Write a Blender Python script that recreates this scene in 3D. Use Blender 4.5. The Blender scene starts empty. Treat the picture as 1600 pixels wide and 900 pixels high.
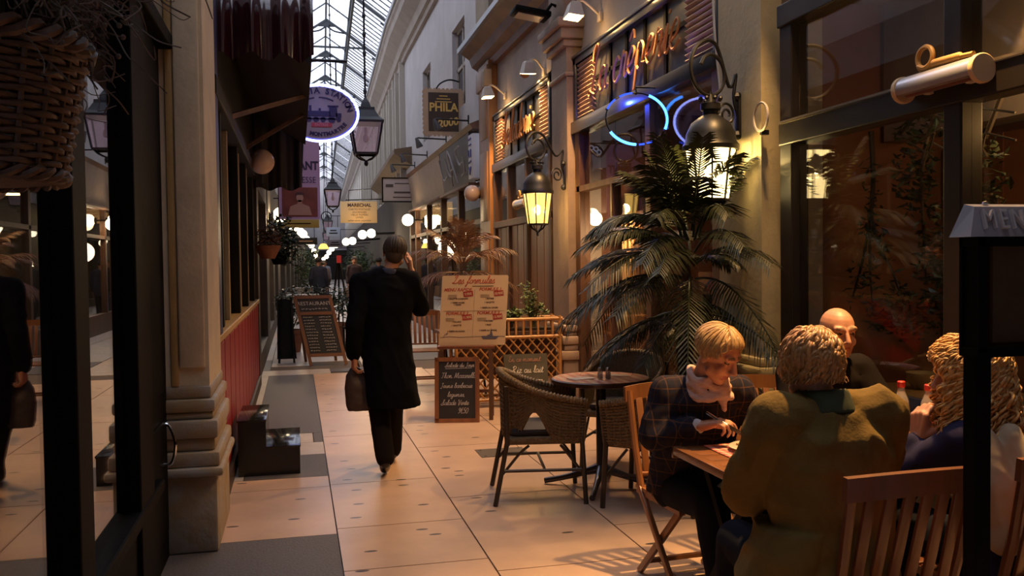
import bpy, bmesh, math, random
from math import pi, sin, cos, radians as R, atan2, sqrt
from mathutils import Vector, Matrix, Quaternion, noise as mnoise
random.seed(7)
SC = bpy.context.scene
COL = SC.collection
V = Vector

# ---------------------------------------------------------------- camera, sky, exposure
CAM_H = 1.55
cam_d = bpy.data.cameras.new('camera')
cam_d.lens = 31.5; cam_d.sensor_width = 36.0; cam_d.clip_start = .05; cam_d.clip_end = 400
cam = bpy.data.objects.new('camera', cam_d); COL.objects.link(cam)
CR = Matrix(((0.97216791, 0.01901735, -0.23351210), (-0.23395231, 0.02568616, -0.97190871), (-0.01248510, 0.99948915, 0.02942041)))
cam.matrix_world = Matrix.Translation((0, 0, CAM_H)) @ CR.to_4x4()
SC.camera = cam
SC.view_settings.view_transform = 'Standard'; SC.view_settings.look = 'None'
SC.view_settings.gamma = 1; SC.view_settings.use_curve_mapping = False
SC.view_settings.exposure = 0.0
SC.cycles.use_denoising = True
SC.cycles.max_bounces = 8; SC.cycles.transparent_max_bounces = 16
SC.cycles.sample_clamp_indirect = 4.0
SC.cycles.caustics_reflective = False; SC.cycles.caustics_refractive = False
w = bpy.data.worlds.new('dusk_sky'); SC.world = w; w.use_nodes = True
bg = w.node_tree.nodes['Background']
bg.inputs[0].default_value = (.80, .84, 1.0, 1); bg.inputs[1].default_value = 2.15
WARM = (1.0, .56, .2); AMBER = (1.0, .44, .13); YEL = (1.0, .70, .30)

def light(name, kind, loc, energy, color, parent=None, target=None, size=.1, spot=None, blend=.5):
    d = bpy.data.lights.new(name, kind); d.energy = energy; d.color = color
    if kind == 'AREA': d.size = size
    else: d.shadow_soft_size = size
    if kind == 'SPOT': d.spot_size = R(spot or 90); d.spot_blend = blend
    o = bpy.data.objects.new(name, d); COL.objects.link(o)
    o.location = loc
    if target is not None:
        o.rotation_euler = (V(target) - V(loc)).to_track_quat('-Z', 'Y').to_euler()
    if parent is not None:
        m = basis(parent).inverted() @ (Matrix.Translation(o.location) @ o.rotation_euler.to_matrix().to_4x4())
        o.parent = parent; o.matrix_basis = m
    return o

# ---------------------------------------------------------------- helpers
def basis(o):
    m = o.matrix_basis.copy()
    while o.parent is not None:
        o = o.parent; m = o.matrix_basis @ m
    return m

def lin(r, g=None, b=None):
    if g is None: r, g, b = r
    f = lambda c: (c / 255 / 12.92) if c / 255 <= .04045 else ((c / 255 + .055) / 1.055) ** 2.4
    return (f(r), f(g), f(b))

MATS = {}
def mat(name, base, rough=.55, metal=0., noise=None, bump=None, emit=None, coat=0., spec=.5, base2=None, stretch=(1, 1, 1), alpha=None, detail=4, trans=0):
    """procedural principled material; noise=(scale, amount) mottles base towards base2; bump=(scale, strength)"""
    if name in MATS: return MATS[name]
    m = bpy.data.materials.new(name); m.use_nodes = True
    nt = m.node_tree; p = nt.nodes['Principled BSDF']
    p.inputs['Base Color'].default_value = (*base, 1)
    p.inputs['Roughness'].default_value = rough; p.inputs['Metallic'].default_value = metal
    p.inputs['Specular IOR Level'].default_value = spec
    if coat: p.inputs['Coat Weight'].default_value = coat; p.inputs['Coat Roughness'].default_value = .12
    if trans: p.inputs['Transmission Weight'].default_value = trans
    if alpha is not None: p.inputs['Alpha'].default_value = alpha
    if emit:
        p.inputs['Emission Color'].default_value = (*emit[0], 1); p.inputs['Emission Strength'].default_value = emit[1]
    if noise or bump:
        tc = nt.nodes.new('ShaderNodeTexCoord'); mp = nt.nodes.new('ShaderNodeMapping')
        mp.inputs['Scale'].default_value = stretch
        nt.links.new(tc.outputs['Object'], mp.inputs['Vector'])
    if noise:
        t = nt.nodes.new('ShaderNodeTexNoise'); t.inputs['Scale'].default_value = noise[0]; t.inputs['Detail'].default_value = detail
        t.inputs['Roughness'].default_value = .6
        nt.links.new(mp.outputs[0], t.inputs['Vector'])
        r = nt.nodes.new('ShaderNodeValToRGB')
        b2 = base2 or tuple(c * (1 - noise[1]) for c in base)
        r.color_ramp.elements[0].position = .35; r.color_ramp.elements[1].position = .68
        r.color_ramp.elements[0].color = (*b2, 1); r.color_ramp.elements[1].color = (*base, 1)
        nt.links.new(t.outputs['Fac'], r.inputs[0]); nt.links.new(r.outputs[0], p.inputs['Base Color'])
    if bump:
        t = nt.nodes.new('ShaderNodeTexNoise'); t.inputs['Scale'].default_value = bump[0]; t.inputs['Detail'].default_value = 5
        nt.links.new(mp.outputs[0], t.inputs['Vector'])
        b = nt.nodes.new('ShaderNodeBump'); b.inputs['Strength'].default_value = bump[1]; b.inputs['Distance'].default_value = .02
        nt.links.new(t.outputs['Fac'], b.inputs['Height']); nt.links.new(b.outputs[0], p.inputs['Normal'])
    MATS[name] = m
    return m

def glow(name, color, strength):
    if name in MATS: return MATS[name]
    m = bpy.data.materials.new(name); m.use_nodes = True; nt = m.node_tree
    nt.nodes.remove(nt.nodes['Principled BSDF'])
    e = nt.nodes.new('ShaderNodeEmission'); e.inputs[0].default_value = (*color, 1); e.inputs[1].default_value = strength
    nt.links.new(e.outputs[0], nt.nodes['Material Output'].inputs[0]); MATS[name] = m
    return m

def glass(name, tint=(1, 1, 1), ior=1.5, rough=0.0, emit=None, boost=1.0):
    """thin pane: clear through, mirror by Fresnel"""
    if name in MATS: return MATS[name]
    m = bpy.data.materials.new(name); m.use_nodes = True; nt = m.node_tree
    nt.nodes.remove(nt.nodes['Principled BSDF'])
    t = nt.nodes.new('ShaderNodeBsdfTransparent'); t.inputs[0].default_value = (*tint, 1)
    g = nt.nodes.new('ShaderNodeBsdfGlossy'); g.inputs['Roughness'].default_value = rough
    g.inputs[0].default_value = (1, 1, 1, 1)
    f0 = ((ior - 1) / (ior + 1)) ** 2          # Schlick's curve, the same from both sides of the pane
    lw = nt.nodes.new('ShaderNodeLayerWeight'); lw.inputs[0].default_value = .5
    pw = nt.nodes.new('ShaderNodeMath'); pw.operation = 'POWER'; pw.inputs[1].default_value = 5.0
    mu = nt.nodes.new('ShaderNodeMath'); mu.operation = 'MULTIPLY_ADD'; mu.inputs[1].default_value = (1 - f0) * boost; mu.inputs[2].default_value = f0 * boost; mu.use_clamp = True
    nt.links.new(lw.outputs['Facing'], pw.inputs[0]); nt.links.new(pw.outputs[0], mu.inputs[0])
    mx = nt.nodes.new('ShaderNodeMixShader')
    nt.links.new(mu.outputs[0], mx.inputs[0]); nt.links.new(t.outputs[0], mx.inputs[1]); nt.links.new(g.outputs[0], mx.inputs[2])
    out = mx
    if emit:
        e = nt.nodes.new('ShaderNodeEmission'); e.inputs[0].default_value = (*emit[0], 1); e.inputs[1].default_value = emit[1]
        ad = nt.nodes.new('ShaderNodeAddShader'); nt.links.new(mx.outputs[0], ad.inputs[0]); nt.links.new(e.outputs[0], ad.inputs[1]); out = ad
    nt.links.new(out.outputs[0], nt.nodes['Material Output'].inputs[0]); MATS[name] = m
    return m

def frame(d, up=V((0, 0, 1))):
    d = V(d).normalized()
    if abs(d.dot(up)) > .999: up = V((0, 1, 0)) if abs(d.y) < .9 else V((1, 0, 0))
    x = up.cross(d).normalized(); y = d.cross(x)
    return Matrix((x, y, d)).transposed()        # columns x, y, d

def catmull(pts, n=6, closed=False):
    p = [V(q) for q in pts]; out = []
    m = len(p); rng = range(m if closed else m - 1)
    for i in rng:
        a = p[(i - 1) % m] if (closed or i > 0) else p[0] * 2 - p[1]
        b = p[i]; c = p[(i + 1) % m]
        d = p[(i + 2) % m] if (closed or i + 2 < m) else p[-1] * 2 - p[-2]
        for k in range(n):
            t = k / n
            out.append(.5 * ((2 * b) + (c - a) * t + (2 * a - 5 * b + 4 * c - d) * t * t + (3 * b - a - 3 * c + d) * t ** 3))
    if not closed: out.append(p[-1])
    return out

class MB:
    def __init__(s): s.bm = bmesh.new(); s.mi = 0
    def _new(s, verts, faces):
        vs = [s.bm.verts.new(v) for v in verts]
        for f in faces:
            try:
                fc = s.bm.faces.new([vs[i] for i in f]); fc.material_index = s.mi
            except ValueError: pass
        return vs
    def box(s, c, size, rot=None, bev=0.):
        c = V(c); hx, hy, hz = (q / 2 for q in size)
        M = rot if rot is not None else Matrix.Identity(3)
        if bev <= 0:
            pts = [c + M @ V((x * hx, y * hy, z * hz)) for x in (-1, 1) for y in (-1, 1) for z in (-1, 1)]
            s._new(pts, [(0, 1, 3, 2), (4, 6, 7, 5), (0, 4, 5, 1), (2, 3, 7, 6), (0, 2, 6, 4), (1, 5, 7, 3)])
        else:
            b2 = bmesh.new(); bmesh.ops.create_cube(b2, size=1)
            for v in b2.verts: v.co = V((v.co.x * 2 * hx, v.co.y * 2 * hy, v.co.z * 2 * hz))
            bmesh.ops.bevel(b2, geom=b2.edges[:], offset=min(bev, hx * .9, hy * .9, hz * .9), segments=2, affect='EDGES', profile=.5)
            b2.verts.ensure_lookup_table(); b2.verts.index_update()
            s._new([c + M @ v.co for v in b2.verts], [[v.index for v in f.verts] for f in b2.faces]); b2.free()
        return s
    def span(s, a, b, bev=0.):
        a, b = V(a), V(b)
        return s.box((a + b) / 2, [abs(q) for q in (b - a)], None, bev)
    def bar(s, a, b, w, h, up=V((0, 0, 1)), bev=0.):
        a, b = V(a), V(b)
        return s.box((a + b) / 2, (w, h, (b - a).length), frame(b - a, V(up)), bev)
    def tube(s, pts, r, n=8, closed=False):
        pts = [V(p) for p in pts]; m = len(pts)
        if m < 2: return s
        rr = r if isinstance(r, (list, tuple)) else [r] * m
        up = V((0.123, .31, .94)); verts = []; prevx = None
        for i, p in enumerate(pts):
            if closed: d = pts[(i + 1) % m] - pts[i - 1]
            else: d = pts[min(i + 1, m - 1)] - pts[max(i - 1, 0)]
            if d.length < 1e-9: d = V((0, 0, 1))
            d.normalize()
            if prevx is None: x = frame(d, up).col[0]
            else:
                x = prevx - d * prevx.dot(d)
                x = x.normalized() if x.length > 1e-6 else frame(d, up).col[0]
            prevx = x; y = d.cross(x)
            for k in range(n):
                a = 2 * pi * k / n
                verts.append(p + (x * cos(a) + y * sin(a)) * rr[i])
        faces = []
        for i in range(m if closed else m - 1):
            j = (i + 1) % m
            for k in range(n):
                faces.append((i * n + k, i * n + (k + 1) % n, j * n + (k + 1) % n, j * n + k))
        if not closed:
            faces.append(tuple(range(n - 1, -1, -1))); faces.append(tuple((m - 1) * n + k for k in range(n)))
        s._new(verts, faces); return s
    def lathe(s, prof, c=(0, 0, 0), n=24, rot=None, sx=1., sy=1., a0=0., capped=True):
        c = V(c); M = rot if rot is not None else Matrix.Identity(3); verts = []
        for r, z in prof:
            for k in range(n):
                a = 2 * pi * k / n + a0
                verts.append(c + M @ V((r * cos(a) * sx, r * sin(a) * sy, z)))
        faces = []; m = len(prof)
        for i in range(m - 1):
            for k in range(n):
                faces.append((i * n + k, i * n + (k + 1) % n, (i + 1) * n + (k + 1) % n, (i + 1) * n + k))
        if capped:
            faces.append(tuple(range(n - 1, -1, -1))); faces.append(tuple((m - 1) * n + k for k in range(n)))
        s._new(verts, faces); return s
    def sph(s, c, r, seg=16, rot=None):
        rr = r if isinstance(r, (tuple, list)) else (r, r, r); c = V(c)
        M = rot if rot is not None else Matrix.Identity(3)
        rings = max(4, seg // 2); verts = [c + M @ V((0, 0, -rr[2]))]
        for i in range(1, rings):
            t = pi * i / rings
            for k in range(seg):
                a = 2 * pi * k / seg
                verts.append(c + M @ V((rr[0] * sin(t) * cos(a), rr[1] * sin(t) * sin(a), -rr[2] * cos(t))))
        verts.append(c + M @ V((0, 0, rr[2]))); L = len(verts) - 1; faces = []
        for k in range(seg):
            faces.append((0, 1 + (k + 1) % seg, 1 + k)); faces.append((L, L - seg + k, L - seg + (k + 1) % seg))
        for i in range(rings - 2):
            for k in range(seg):
                a = 1 + i * seg
                faces.append((a + k, a + (k + 1) % seg, a + seg + (k + 1) % seg, a + seg + k))
        s._new(verts, faces); return s
    def cap(s, a, b, ra, rb, seg=12):
        """tapered capsule, closed"""
        a, b = V(a), V(b); d = b - a
        if d.length < 1e-6: return s.sph(a, max(ra, rb), seg)
        M = frame(d); L = d.length; prof = []
        for i in range(5): t = pi / 2 * i / 4; prof.append((max(ra * sin(t), 1e-4), -ra * cos(t)))
        for i in range(5): t = pi / 2 * i / 4; prof.append((max(rb * cos(t), 1e-4), L + rb * sin(t)))
        return s.lathe(prof, a, seg, M)
    def chain(s, pts, rs, seg=12):
        for i in range(len(pts) - 1): s.cap(pts[i], pts[i + 1], rs[i], rs[i + 1], seg)
        return s
    def prism(s, pts, o, ux, uy, th):
        """outline (2d) in the plane o+ux*x+uy*y, thickness th along ux x uy (centred)"""
        o, ux, uy = V(o), V(ux), V(uy); nrm = ux.cross(uy).normalized(); m = len(pts)
        A = [o + ux * x + uy * y - nrm * th / 2 for x, y in pts]; B = [p + nrm * th for p in A]
        s._new(A + B, [tuple(range(m - 1, -1, -1)), tuple(range(m, 2 * m))] + [(i, (i + 1) % m, m + (i + 1) % m, m + i) for i in range(m)])
        return s
    def quad(s, *pts):
        s._new([V(p) for p in pts], [tuple(range(len(pts)))]); return s
    def text(s, txt, o, ux, uy, size, depth=.003, align='CENTER', spacing=1., shear=0., bold=0., font_scale_x=1.):
        """typeset line as mesh, its baseline centre at o; ux, uy = reading and up directions"""
        cu = bpy.data.curves.new('typeset', 'FONT'); cu.body = txt; cu.size = size; cu.align_x = align
        cu.extrude = depth / 2; cu.space_character = spacing; cu.shear = shear; cu.offset = bold; cu.resolution_u = 3
        ob = bpy.data.objects.new('typeset', cu); COL.objects.link(ob)
        dg = bpy.context.evaluated_depsgraph_get(); me = bpy.data.meshes.new_from_object(ob.evaluated_get(dg))
        ux, uy, o = V(ux).normalized(), V(uy).normalized(), V(o); nz = ux.cross(uy)
        M = Matrix((ux * font_scale_x, uy, nz)).transposed()
        s._new([o + M @ v.co for v in me.vertices], [tuple(p.vertices) for p in me.polygons])
        bpy.data.objects.remove(ob); bpy.data.curves.remove(cu); bpy.data.meshes.remove(me)
        return s
    def build(s, name, m, parent=None, world=True, smooth=True, angle=38):
        me = bpy.data.meshes.new(name)
        bmesh.ops.recalc_face_normals(s.bm, faces=s.bm.faces[:])
        s.bm.to_mesh(me); s.bm.free()
        for q in (m if isinstance(m, (list, tuple)) else [m]): me.materials.append(q)
        if smooth:
            me.shade_smooth(); me.set_sharp_from_angle(angle=R(angle))
        o = bpy.data.objects.new(name, me); COL.objects.link(o)
        if parent is not None:
            if world: me.transform(basis(parent).inverted())
            o.parent = parent
        return o

def tag(o, label=None, cat=None, group=None, kind=None):
    if label: o['label'] = label
    if cat: o['category'] = cat
    if group: o['group'] = group
    if kind: o['kind'] = kind
    return o
def thing(name, label, cat, loc=(0, 0, 0), rz=0., group=None):
    o = bpy.data.objects.new(name, None); COL.objects.link(o)
    o.empty_display_size = .1
    o.location = loc; o.rotation_euler = (0, 0, rz)
    return tag(o, label, cat, group)
def struct(name, mb, m, **k):
    return tag(mb.build(name, m, **k), kind='structure')
def copy_tree(o, parent=None):
    c = o.copy(); COL.objects.link(c)
    if parent is not None: c.parent = parent
    for ch in list(o.children): copy_tree(ch, c)
    return c
def dup(o, loc, rz=0., label=None, group=None, scale=None):
    c = copy_tree(o); c.location = loc; c.rotation_euler = (0, 0, rz)
    if scale: c.scale = (scale,) * 3
    if label: c['label'] = label
    if group: c['group'] = group
    return c
def remesh(mb, voxel, smooth=3, noise_amp=0., noise_scale=8., folds=0.):
    """union of closed shapes in mb -> one continuous surface (returns MB)"""
    me = bpy.data.meshes.new('tmp'); bmesh.ops.recalc_face_normals(mb.bm, faces=mb.bm.faces[:]); mb.bm.to_mesh(me); mb.bm.free()
    ob = bpy.data.objects.new('tmp', me); COL.objects.link(ob)
    md = ob.modifiers.new('r', 'REMESH'); md.mode = 'VOXEL'; md.voxel_size = voxel
    if smooth:
        sm = ob.modifiers.new('s', 'SMOOTH'); sm.factor = .5; sm.iterations = smooth
    dg = bpy.context.evaluated_depsgraph_get(); m2 = bpy.data.meshes.new_from_object(ob.evaluated_get(dg))
    out = MB(); out.bm.from_mesh(m2)
    bpy.data.objects.remove(ob); bpy.data.meshes.remove(me); bpy.data.meshes.remove(m2)
    if folds:
        out.bm.normal_update()
        for v in out.bm.verts:
            c = v.co; n = mnoise.noise(V(((c.x + .5 * c.z) * 9, c.y * 7, (c.z - .7 * c.x) * 4.2)))
            v.co += v.normal * (max(0., .35 - abs(n)) * 2 - .3) * folds
    if noise_amp:
        out.bm.normal_update()
        for v in out.bm.verts:
            n = mnoise.noise(v.co * noise_scale) + .5 * mnoise.noise(v.co * noise_scale * 2.3)
            v.co += v.normal * n * noise_amp
    return out

# single-stroke cursive letters, x-height 1 (points smoothed later)
GL = {
'a': (1.05, [[(.85,.85),(.5,1),(.12,.75),(.1,.3),(.35,0),(.7,.3),(.87,.95),(.8,.25),(.95,0),(1.15,.15)]]),
'b': (.95, [[(0,.2),(.4,1.3),(.5,1.95),(.35,2.05),(.22,1.5),(.18,.2),(.5,0),(.8,.3),(.75,.8),(.5,.8),(1,.85)]]),
'c': (.9, [[(.8,.8),(.5,1),(.15,.7),(.15,.25),(.45,0),(.95,.25)]]),
'd': (1.05, [[(.85,.85),(.5,1),(.12,.75),(.1,.3),(.35,0),(.7,.3),(.98,2),(.82,.25),(.95,0),(1.15,.15)]]),
'e': (.9, [[(.05,.3),(.6,.5),(.75,.85),(.5,1.02),(.15,.7),(.15,.25),(.45,0),(.95,.25)]]),
'f': (.75, [[(0,.2),(.4,.9),(.75,1.8),(.6,2.05),(.42,1.7),(.3,.3),(.15,-.7),(0,-.85),(-.05,-.6),(.3,0),(.8,.3)]]),
'g': (1.05, [[(.85,.85),(.5,1),(.12,.75),(.1,.3),(.35,.05),(.7,.3),(.87,.95),(.7,-.6),(.4,-.9),(.2,-.6),(.6,-.1),(1.1,.2)]]),
'i': (.6, [[(.05,.2),(.33,1),(.26,.25),(.4,0),(.68,.2)], [(.42,1.35),(.45,1.48)]]),
'j': (.6, [[(.05,.2),(.38,1),(.25,-.5),(0,-.85),(-.1,-.6),(.6,.2)], [(.45,1.35),(.48,1.48)]]),
'l': (.6, [[(0,.2),(.4,1.2),(.5,1.95),(.35,2.05),(.22,1.5),(.2,.3),(.38,0),(.68,.2)]]),
'm': (1.6, [[(0,.3),(.2,1),(.17,.5),(.14,0),(.25,.7),(.48,1),(.6,.75),(.58,0),(.68,.7),(.92,1),(1.06,.75),(1.05,.2),(1.2,0),(1.65,.2)]]),
'n': (1.15, [[(0,.3),(.2,1),(.17,.5),(.14,0),(.25,.7),(.5,1),(.63,.75),(.62,.2),(.77,0),(1.2,.2)]]),
'o': (.95, [[(.5,1),(.15,.75),(.12,.25),(.42,0),(.75,.3),(.72,.8),(.5,1),(.75,.85),(1.05,.9)]]),
'p': (1.05, [[(.05,.3),(.3,1),(.22,.2),(.08,-.95),(.2,.5),(.5,1),(.82,.75),(.75,.2),(.45,0),(.25,.15)], [(.75,.2),(1.1,.15)]]),
'r': (.8, [[(0,.2),(.25,1.05),(.32,.9),(.62,.92),(.52,.3),(.65,0),(.88,.2)]]),
's': (.8, [[(0,.1),(.45,1.05),(.5,.75),(.65,.3),(.45,0),(.15,.1)], [(.45,0),(.85,.2)]]),
't': (.65, [[(.05,.2),(.42,1.7),(.28,.25),(.42,0),(.7,.2)], [(.1,1.15),(.7,1.2)]]),
'u': (1.1, [[(.05,.4),(.25,1),(.18,.25),(.4,0),(.7,.35),(.85,1),(.78,.25),(.92,0),(1.18,.2)]]),
'v': (.9, [[(.05,.8),(.2,1),(.35,0),(.45,0),(.75,1),(1,.85)]]),
'z': (.9, [[(.1,.9),(.45,1),(.75,.95),(.1,.05),(.5,.08),(.95,.15)]]),
'h': (1.05, [[(0,.2),(.42,1.3),(.45,2),(.3,2),(.15,0),(.25,.65),(.5,1),(.62,.75),(.6,.2),(.75,0),(1.1,.2)]]),
'L': (1.3, [[(.3,1.45),(.35,1.85),(.7,2.12),(.92,1.95),(.7,1.45),(.5,.8),(.32,.2),(.05,0),(-.1,.14),(.08,.26),(.45,.1),(.85,0),(1.25,.3)]]),
'M': (1.8, [[(.1,0),(.35,1.0),(.45,2),(.6,1),(.8,.1),(1.1,1.2),(1.4,2),(1.42,1),(1.5,0),(1.75,.2)]]),
'S': (1.25, [[(.1,.5),(.7,1.2),(1,1.9),(.85,2.15),(.62,1.9),(.7,1.3),(.85,.5),(.5,0),(.1,-.05),(-.15,.25),(.1,.35)], [(.6,.02),(1.3,.2)]]),
'R': (1.3, [[(.35,1.9),(.2,0)], [(0,1.6),(.5,2.05),(1,1.7),(.75,1.1),(.3,1),(.7,.4),(1.2,0)]]),
'T': (1.15, [[(0,1.8),(.3,2),(1.2,1.95)], [(.65,1.95),(.5,.3),(.3,0),(.05,.1)]]),
'J': (1.0, [[(.2,1.9),(.9,2)], [(.65,1.95),(.5,.2),(.2,-.3),(-.1,0)]]),
'E': (1.1, [[(.95,1.75),(.6,2.05),(.25,1.7),(.5,1.15),(.65,1.1),(.3,.95),(.1,.4),(.45,0),(1.05,.3)]]),
'V': (1.2, [[(0,1.7),(.2,2),(.45,0),(.55,0),(1.1,1.95)]]),
'9': (.9, [[(.75,1.55),(.45,1.95),(.12,1.5),(.35,1.05),(.72,1.35),(.75,1.7),(.55,.3),(.2,0)]]),
'5': (.9, [[(.8,1.9),(.3,1.9),(.2,1.1),(.6,1.2),(.75,.6),(.45,0),(.05,.15)]]),
'0': (.95, [[(.5,1.95),(.1,1.2),(.2,.2),(.55,0),(.85,.7),(.75,1.7),(.5,1.95)]]),
'€': (1.0, [[(.85,1.75),(.5,1.95),(.2,1.2),(.3,.2),(.7,0),(.95,.25)], [(-.02,1.2),(.7,1.25)], [(-.02,.8),(.65,.85)]]),
',': (.4, [[(.2,.05),(.1,-.25)]]), ' ': (.7, []),
'^': (0, [[(-.75,1.3),(-.45,1.65),(-.25,1.3)]]),
}
def script(mb, txt, o, ux, uy, xh, r, slant=.18, n=5, seg=6, wob=0., flat=None):
    """cursive line as round strokes; o = start of baseline"""
    o, ux, uy = V(o), V(ux).normalized(), V(uy).normalized(); x = 0
    for ch in txt:
        wd, strokes = GL[ch]
        for st in strokes:
            pts = [V((p[0] + x + p[1] * slant, p[1] + (random.uniform(-wob, wob) if wob else 0), 0)) for p in st]
            pts = catmull(pts, n) if len(pts) > 2 else pts
            mb.tube([o + ux * (p.x * xh) + uy * (p.y * xh) for p in pts], r, seg)
        x += wd
    return x * xh
def script_w(txt): return sum(GL[c][0] for c in txt)

# ================================================================ materials
plaster = mat('plaster', (.52, .49, .49), .85, noise=(1.3, .16), bump=(40, .15))
plaster_warm = mat('plaster_warm', (.44, .38, .33), .85, noise=(2.5, .2), bump=(30, .2))
stone = mat('pillar_stone', (.74, .61, .42), .75, noise=(3, .22), bump=(25, .2))
stone_grey = mat('grey_stone', (.30, .30, .31), .7, noise=(4, .3), bump=(20, .25))
ochre = mat('ochre_paint', (.52, .34, .13), .6, noise=(4, .25), bump=(20, .2))
black_paint = mat('black_paint', (.0028, .0025, .0025), .6, spec=.08, bump=(30, .05))
black_wood = mat('black_wood', (.012, .010, .009), .55, spec=.2, noise=(8, .4), stretch=(1, 1, .1))
iron = mat('black_iron', (.016, .016, .018), .42, metal=.4)
brown_wood = mat('brown_wood', (.12, .052, .024), .5, noise=(9, .45), stretch=(1, 1, .09), bump=(30, .06))
orange_wood = mat('orange_wood', (.33, .15, .055), .42, noise=(9, .4), stretch=(1, 1, .08), bump=(30, .06))
grey_wood = mat('grey_wood', (.18, .15, .14), .6, noise=(9, .3), stretch=(1, 1, .1))
copper_brown = mat('copper_brown', (.19, .095, .06), .5, noise=(3, .4))
red_lacquer = mat('red_lacquer', (.22, .009, .008), .36, spec=.12)
cream_paint = mat('cream_paint', (.62, .52, .33), .5)
blue_paint = mat('blue_paint', (.02, .03, .12), .4)
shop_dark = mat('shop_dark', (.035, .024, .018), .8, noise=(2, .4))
dark_red = mat('inner_red_brown', (.20, .075, .035), .6, noise=(2, .3))
zinc = mat('zinc', (.32, .33, .35), .35, metal=.7)
pane = glass('window_pane', (.93, .92, .90), 1.85)
pane_left = glass('shop_mirror_pane', (.75, .72, .70), 2.0, boost=1.2)
roof_glass = glass('roof_pane', (.97, .98, .99), 1.15)

def bend(y): return max(0., y - 25.) * .027
def bend_mb(mb):
    for v in mb.bm.verts: v.co.x += bend(v.co.y)
    return mb
def extr(mb, prof, y0, y1):
    """closed profile (x, z) swept along the passage"""
    cuts = [y0] + ([25.] if y0 < 25 < y1 else []) + [y1]
    for a, b in zip(cuts, cuts[1:]):
        m = len(prof); A = [V((x, a, z)) for x, z in prof]; B = [V((x, b, z)) for x, z in prof]
        mb._new(A + B, [tuple(range(m)), tuple(range(2 * m - 1, m - 1, -1))] + [(i, (i + 1) % m, m + (i + 1) % m, m + i) for i in range(m)])
def holed(mb, x0, x1, y0, y1, z0, z1, holes):
    ys = sorted({y0, y1, *[h[0] for h in holes], *[h[1] for h in holes]} | ({25.} if y0 < 25 < y1 else set()))
    zs = sorted({z0, z1, *[h[2] for h in holes], *[h[3] for h in holes]})
    for a, b in zip(ys, ys[1:]):
        for c, d in zip(zs, zs[1:]):
            my, mz = (a + b) / 2, (c + d) / 2
            if not any(h[0] < my < h[1] and h[2] < mz < h[3] for h in holes): mb.span((x0, a, c), (x1, b, d))

# ================================================================ floor
def floor_material():
    m = mat('stone_tiles', (.58, .40, .295), .30, noise=(1.7, .22), bump=(9, .05)); nt = m.node_tree
    p = nt.nodes['Principled BSDF']
    # black fossil flecks let into the slabs
    tc = nt.nodes.new('ShaderNodeTexCoord'); mp = nt.nodes.new('ShaderNodeMapping'); mp.inputs['Scale'].default_value = (2.6, 6.5, 1)
    vo = nt.nodes.new('ShaderNodeTexVoronoi'); vo.inputs['Randomness'].default_value = 1.0; vo.inputs['Scale'].default_value = 1.0; vo.voronoi_dimensions = '2D'
    nt.links.new(tc.outputs['Object'], mp.inputs[0]); nt.links.new(mp.outputs[0], vo.inputs['Vector'])
    lt = nt.nodes.new('ShaderNodeMath'); lt.operation = 'LESS_THAN'; lt.inputs[1].default_value = .095
    nt.links.new(vo.outputs['Distance'], lt.inputs[0])
    se = nt.nodes.new('ShaderNodeSeparateColor'); nt.links.new(vo.outputs['Color'], se.inputs[0])
    gt = nt.nodes.new('ShaderNodeMath'); gt.operation = 'GREATER_THAN'; gt.inputs[1].default_value = .76; nt.links.new(se.outputs[0], gt.inputs[0])
    mu = nt.nodes.new('ShaderNodeMath'); mu.operation = 'MULTIPLY'; nt.links.new(lt.outputs[0], mu.inputs[0]); nt.links.new(gt.outputs[0], mu.inputs[1])
    mx = nt.nodes.new('ShaderNodeMix'); mx.data_type = 'RGBA'; mx.inputs[7].default_value = (.06, .05, .05, 1)
    src = p.inputs['Base Color'].links[0].from_socket
    nt.links.new(mu.outputs[0], mx.inputs[0]); nt.links.new(src, mx.inputs[6]); nt.links.new(mx.outputs[2], p.inputs['Base Color'])
    return m
tiles = floor_material()
slab_dark = mat('dark_slab', (.105, .095, .10), .55, noise=(60, .35), bump=(80, .2))
slab_light = mat('pale_slab', (.46, .40, .37), .4, noise=(3, .2))
grout = mat('grout', (.10, .08, .07), .9)
mb = MB()
mb.mi = 0; bendable = mb
def tile(x0, x1, y0, y1, mi, g=.005):
    mb.mi = mi; mb.box(((x0 + x1) / 2, (y0 + y1) / 2, -.02), (x1 - x0 - g, y1 - y0 - g, .04))
colB = [-.5, .9, 1.9, 2.9, 3.75, 4.55, 5.3, 6.38, 8.17, 9.6, 11.6, 12.9]
colC = [-.5, .8, 1.7, 2.6, 3.5, 4.35, 5.8, 7.45, 8.6, 9.9, 11.4, 13.2]
colD = [-.5, 1.2, 2.3, 3.2, 4.1, 4.93, 5.9, 6.93, 8.3, 9.6, 11, 13]
for ys, x0, x1 in ((colB, .2, .95), (colC, .95, 1.78), (colD, 1.78, 2.6), (colC, 2.6, 3.1)):
    for a, b in zip(ys, ys[1:]): tile(x0, x1, a, b, 0, .009)
tile(-1.0, .2, -.5, 5.2, 1); tile(-1.0, .2, 5.2, 6.34, 0, .008); tile(-1.0, .2, 6.34, 6.66, 0, .008)
tile(-.4, .2, 6.66, 7.45, 1); tile(0, .2, 7.45, 7.95, 2); tile(0, .12, 7.95, 8.4, 2, .012); tile(.12, .2, 7.95, 8.4, 1)
tile(-.4, .2, 8.4, 12.9, 1); tile(-.4, 0, 7.45, 8.4, 1); tile(-1.0, -.4, 6.66, 12.9, 2)
tile(-1.0, .45, 12.9, 13.5, 2); tile(.45, .95, 13.1, 13.5, 1)
y = 13.5; k = 0
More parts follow.
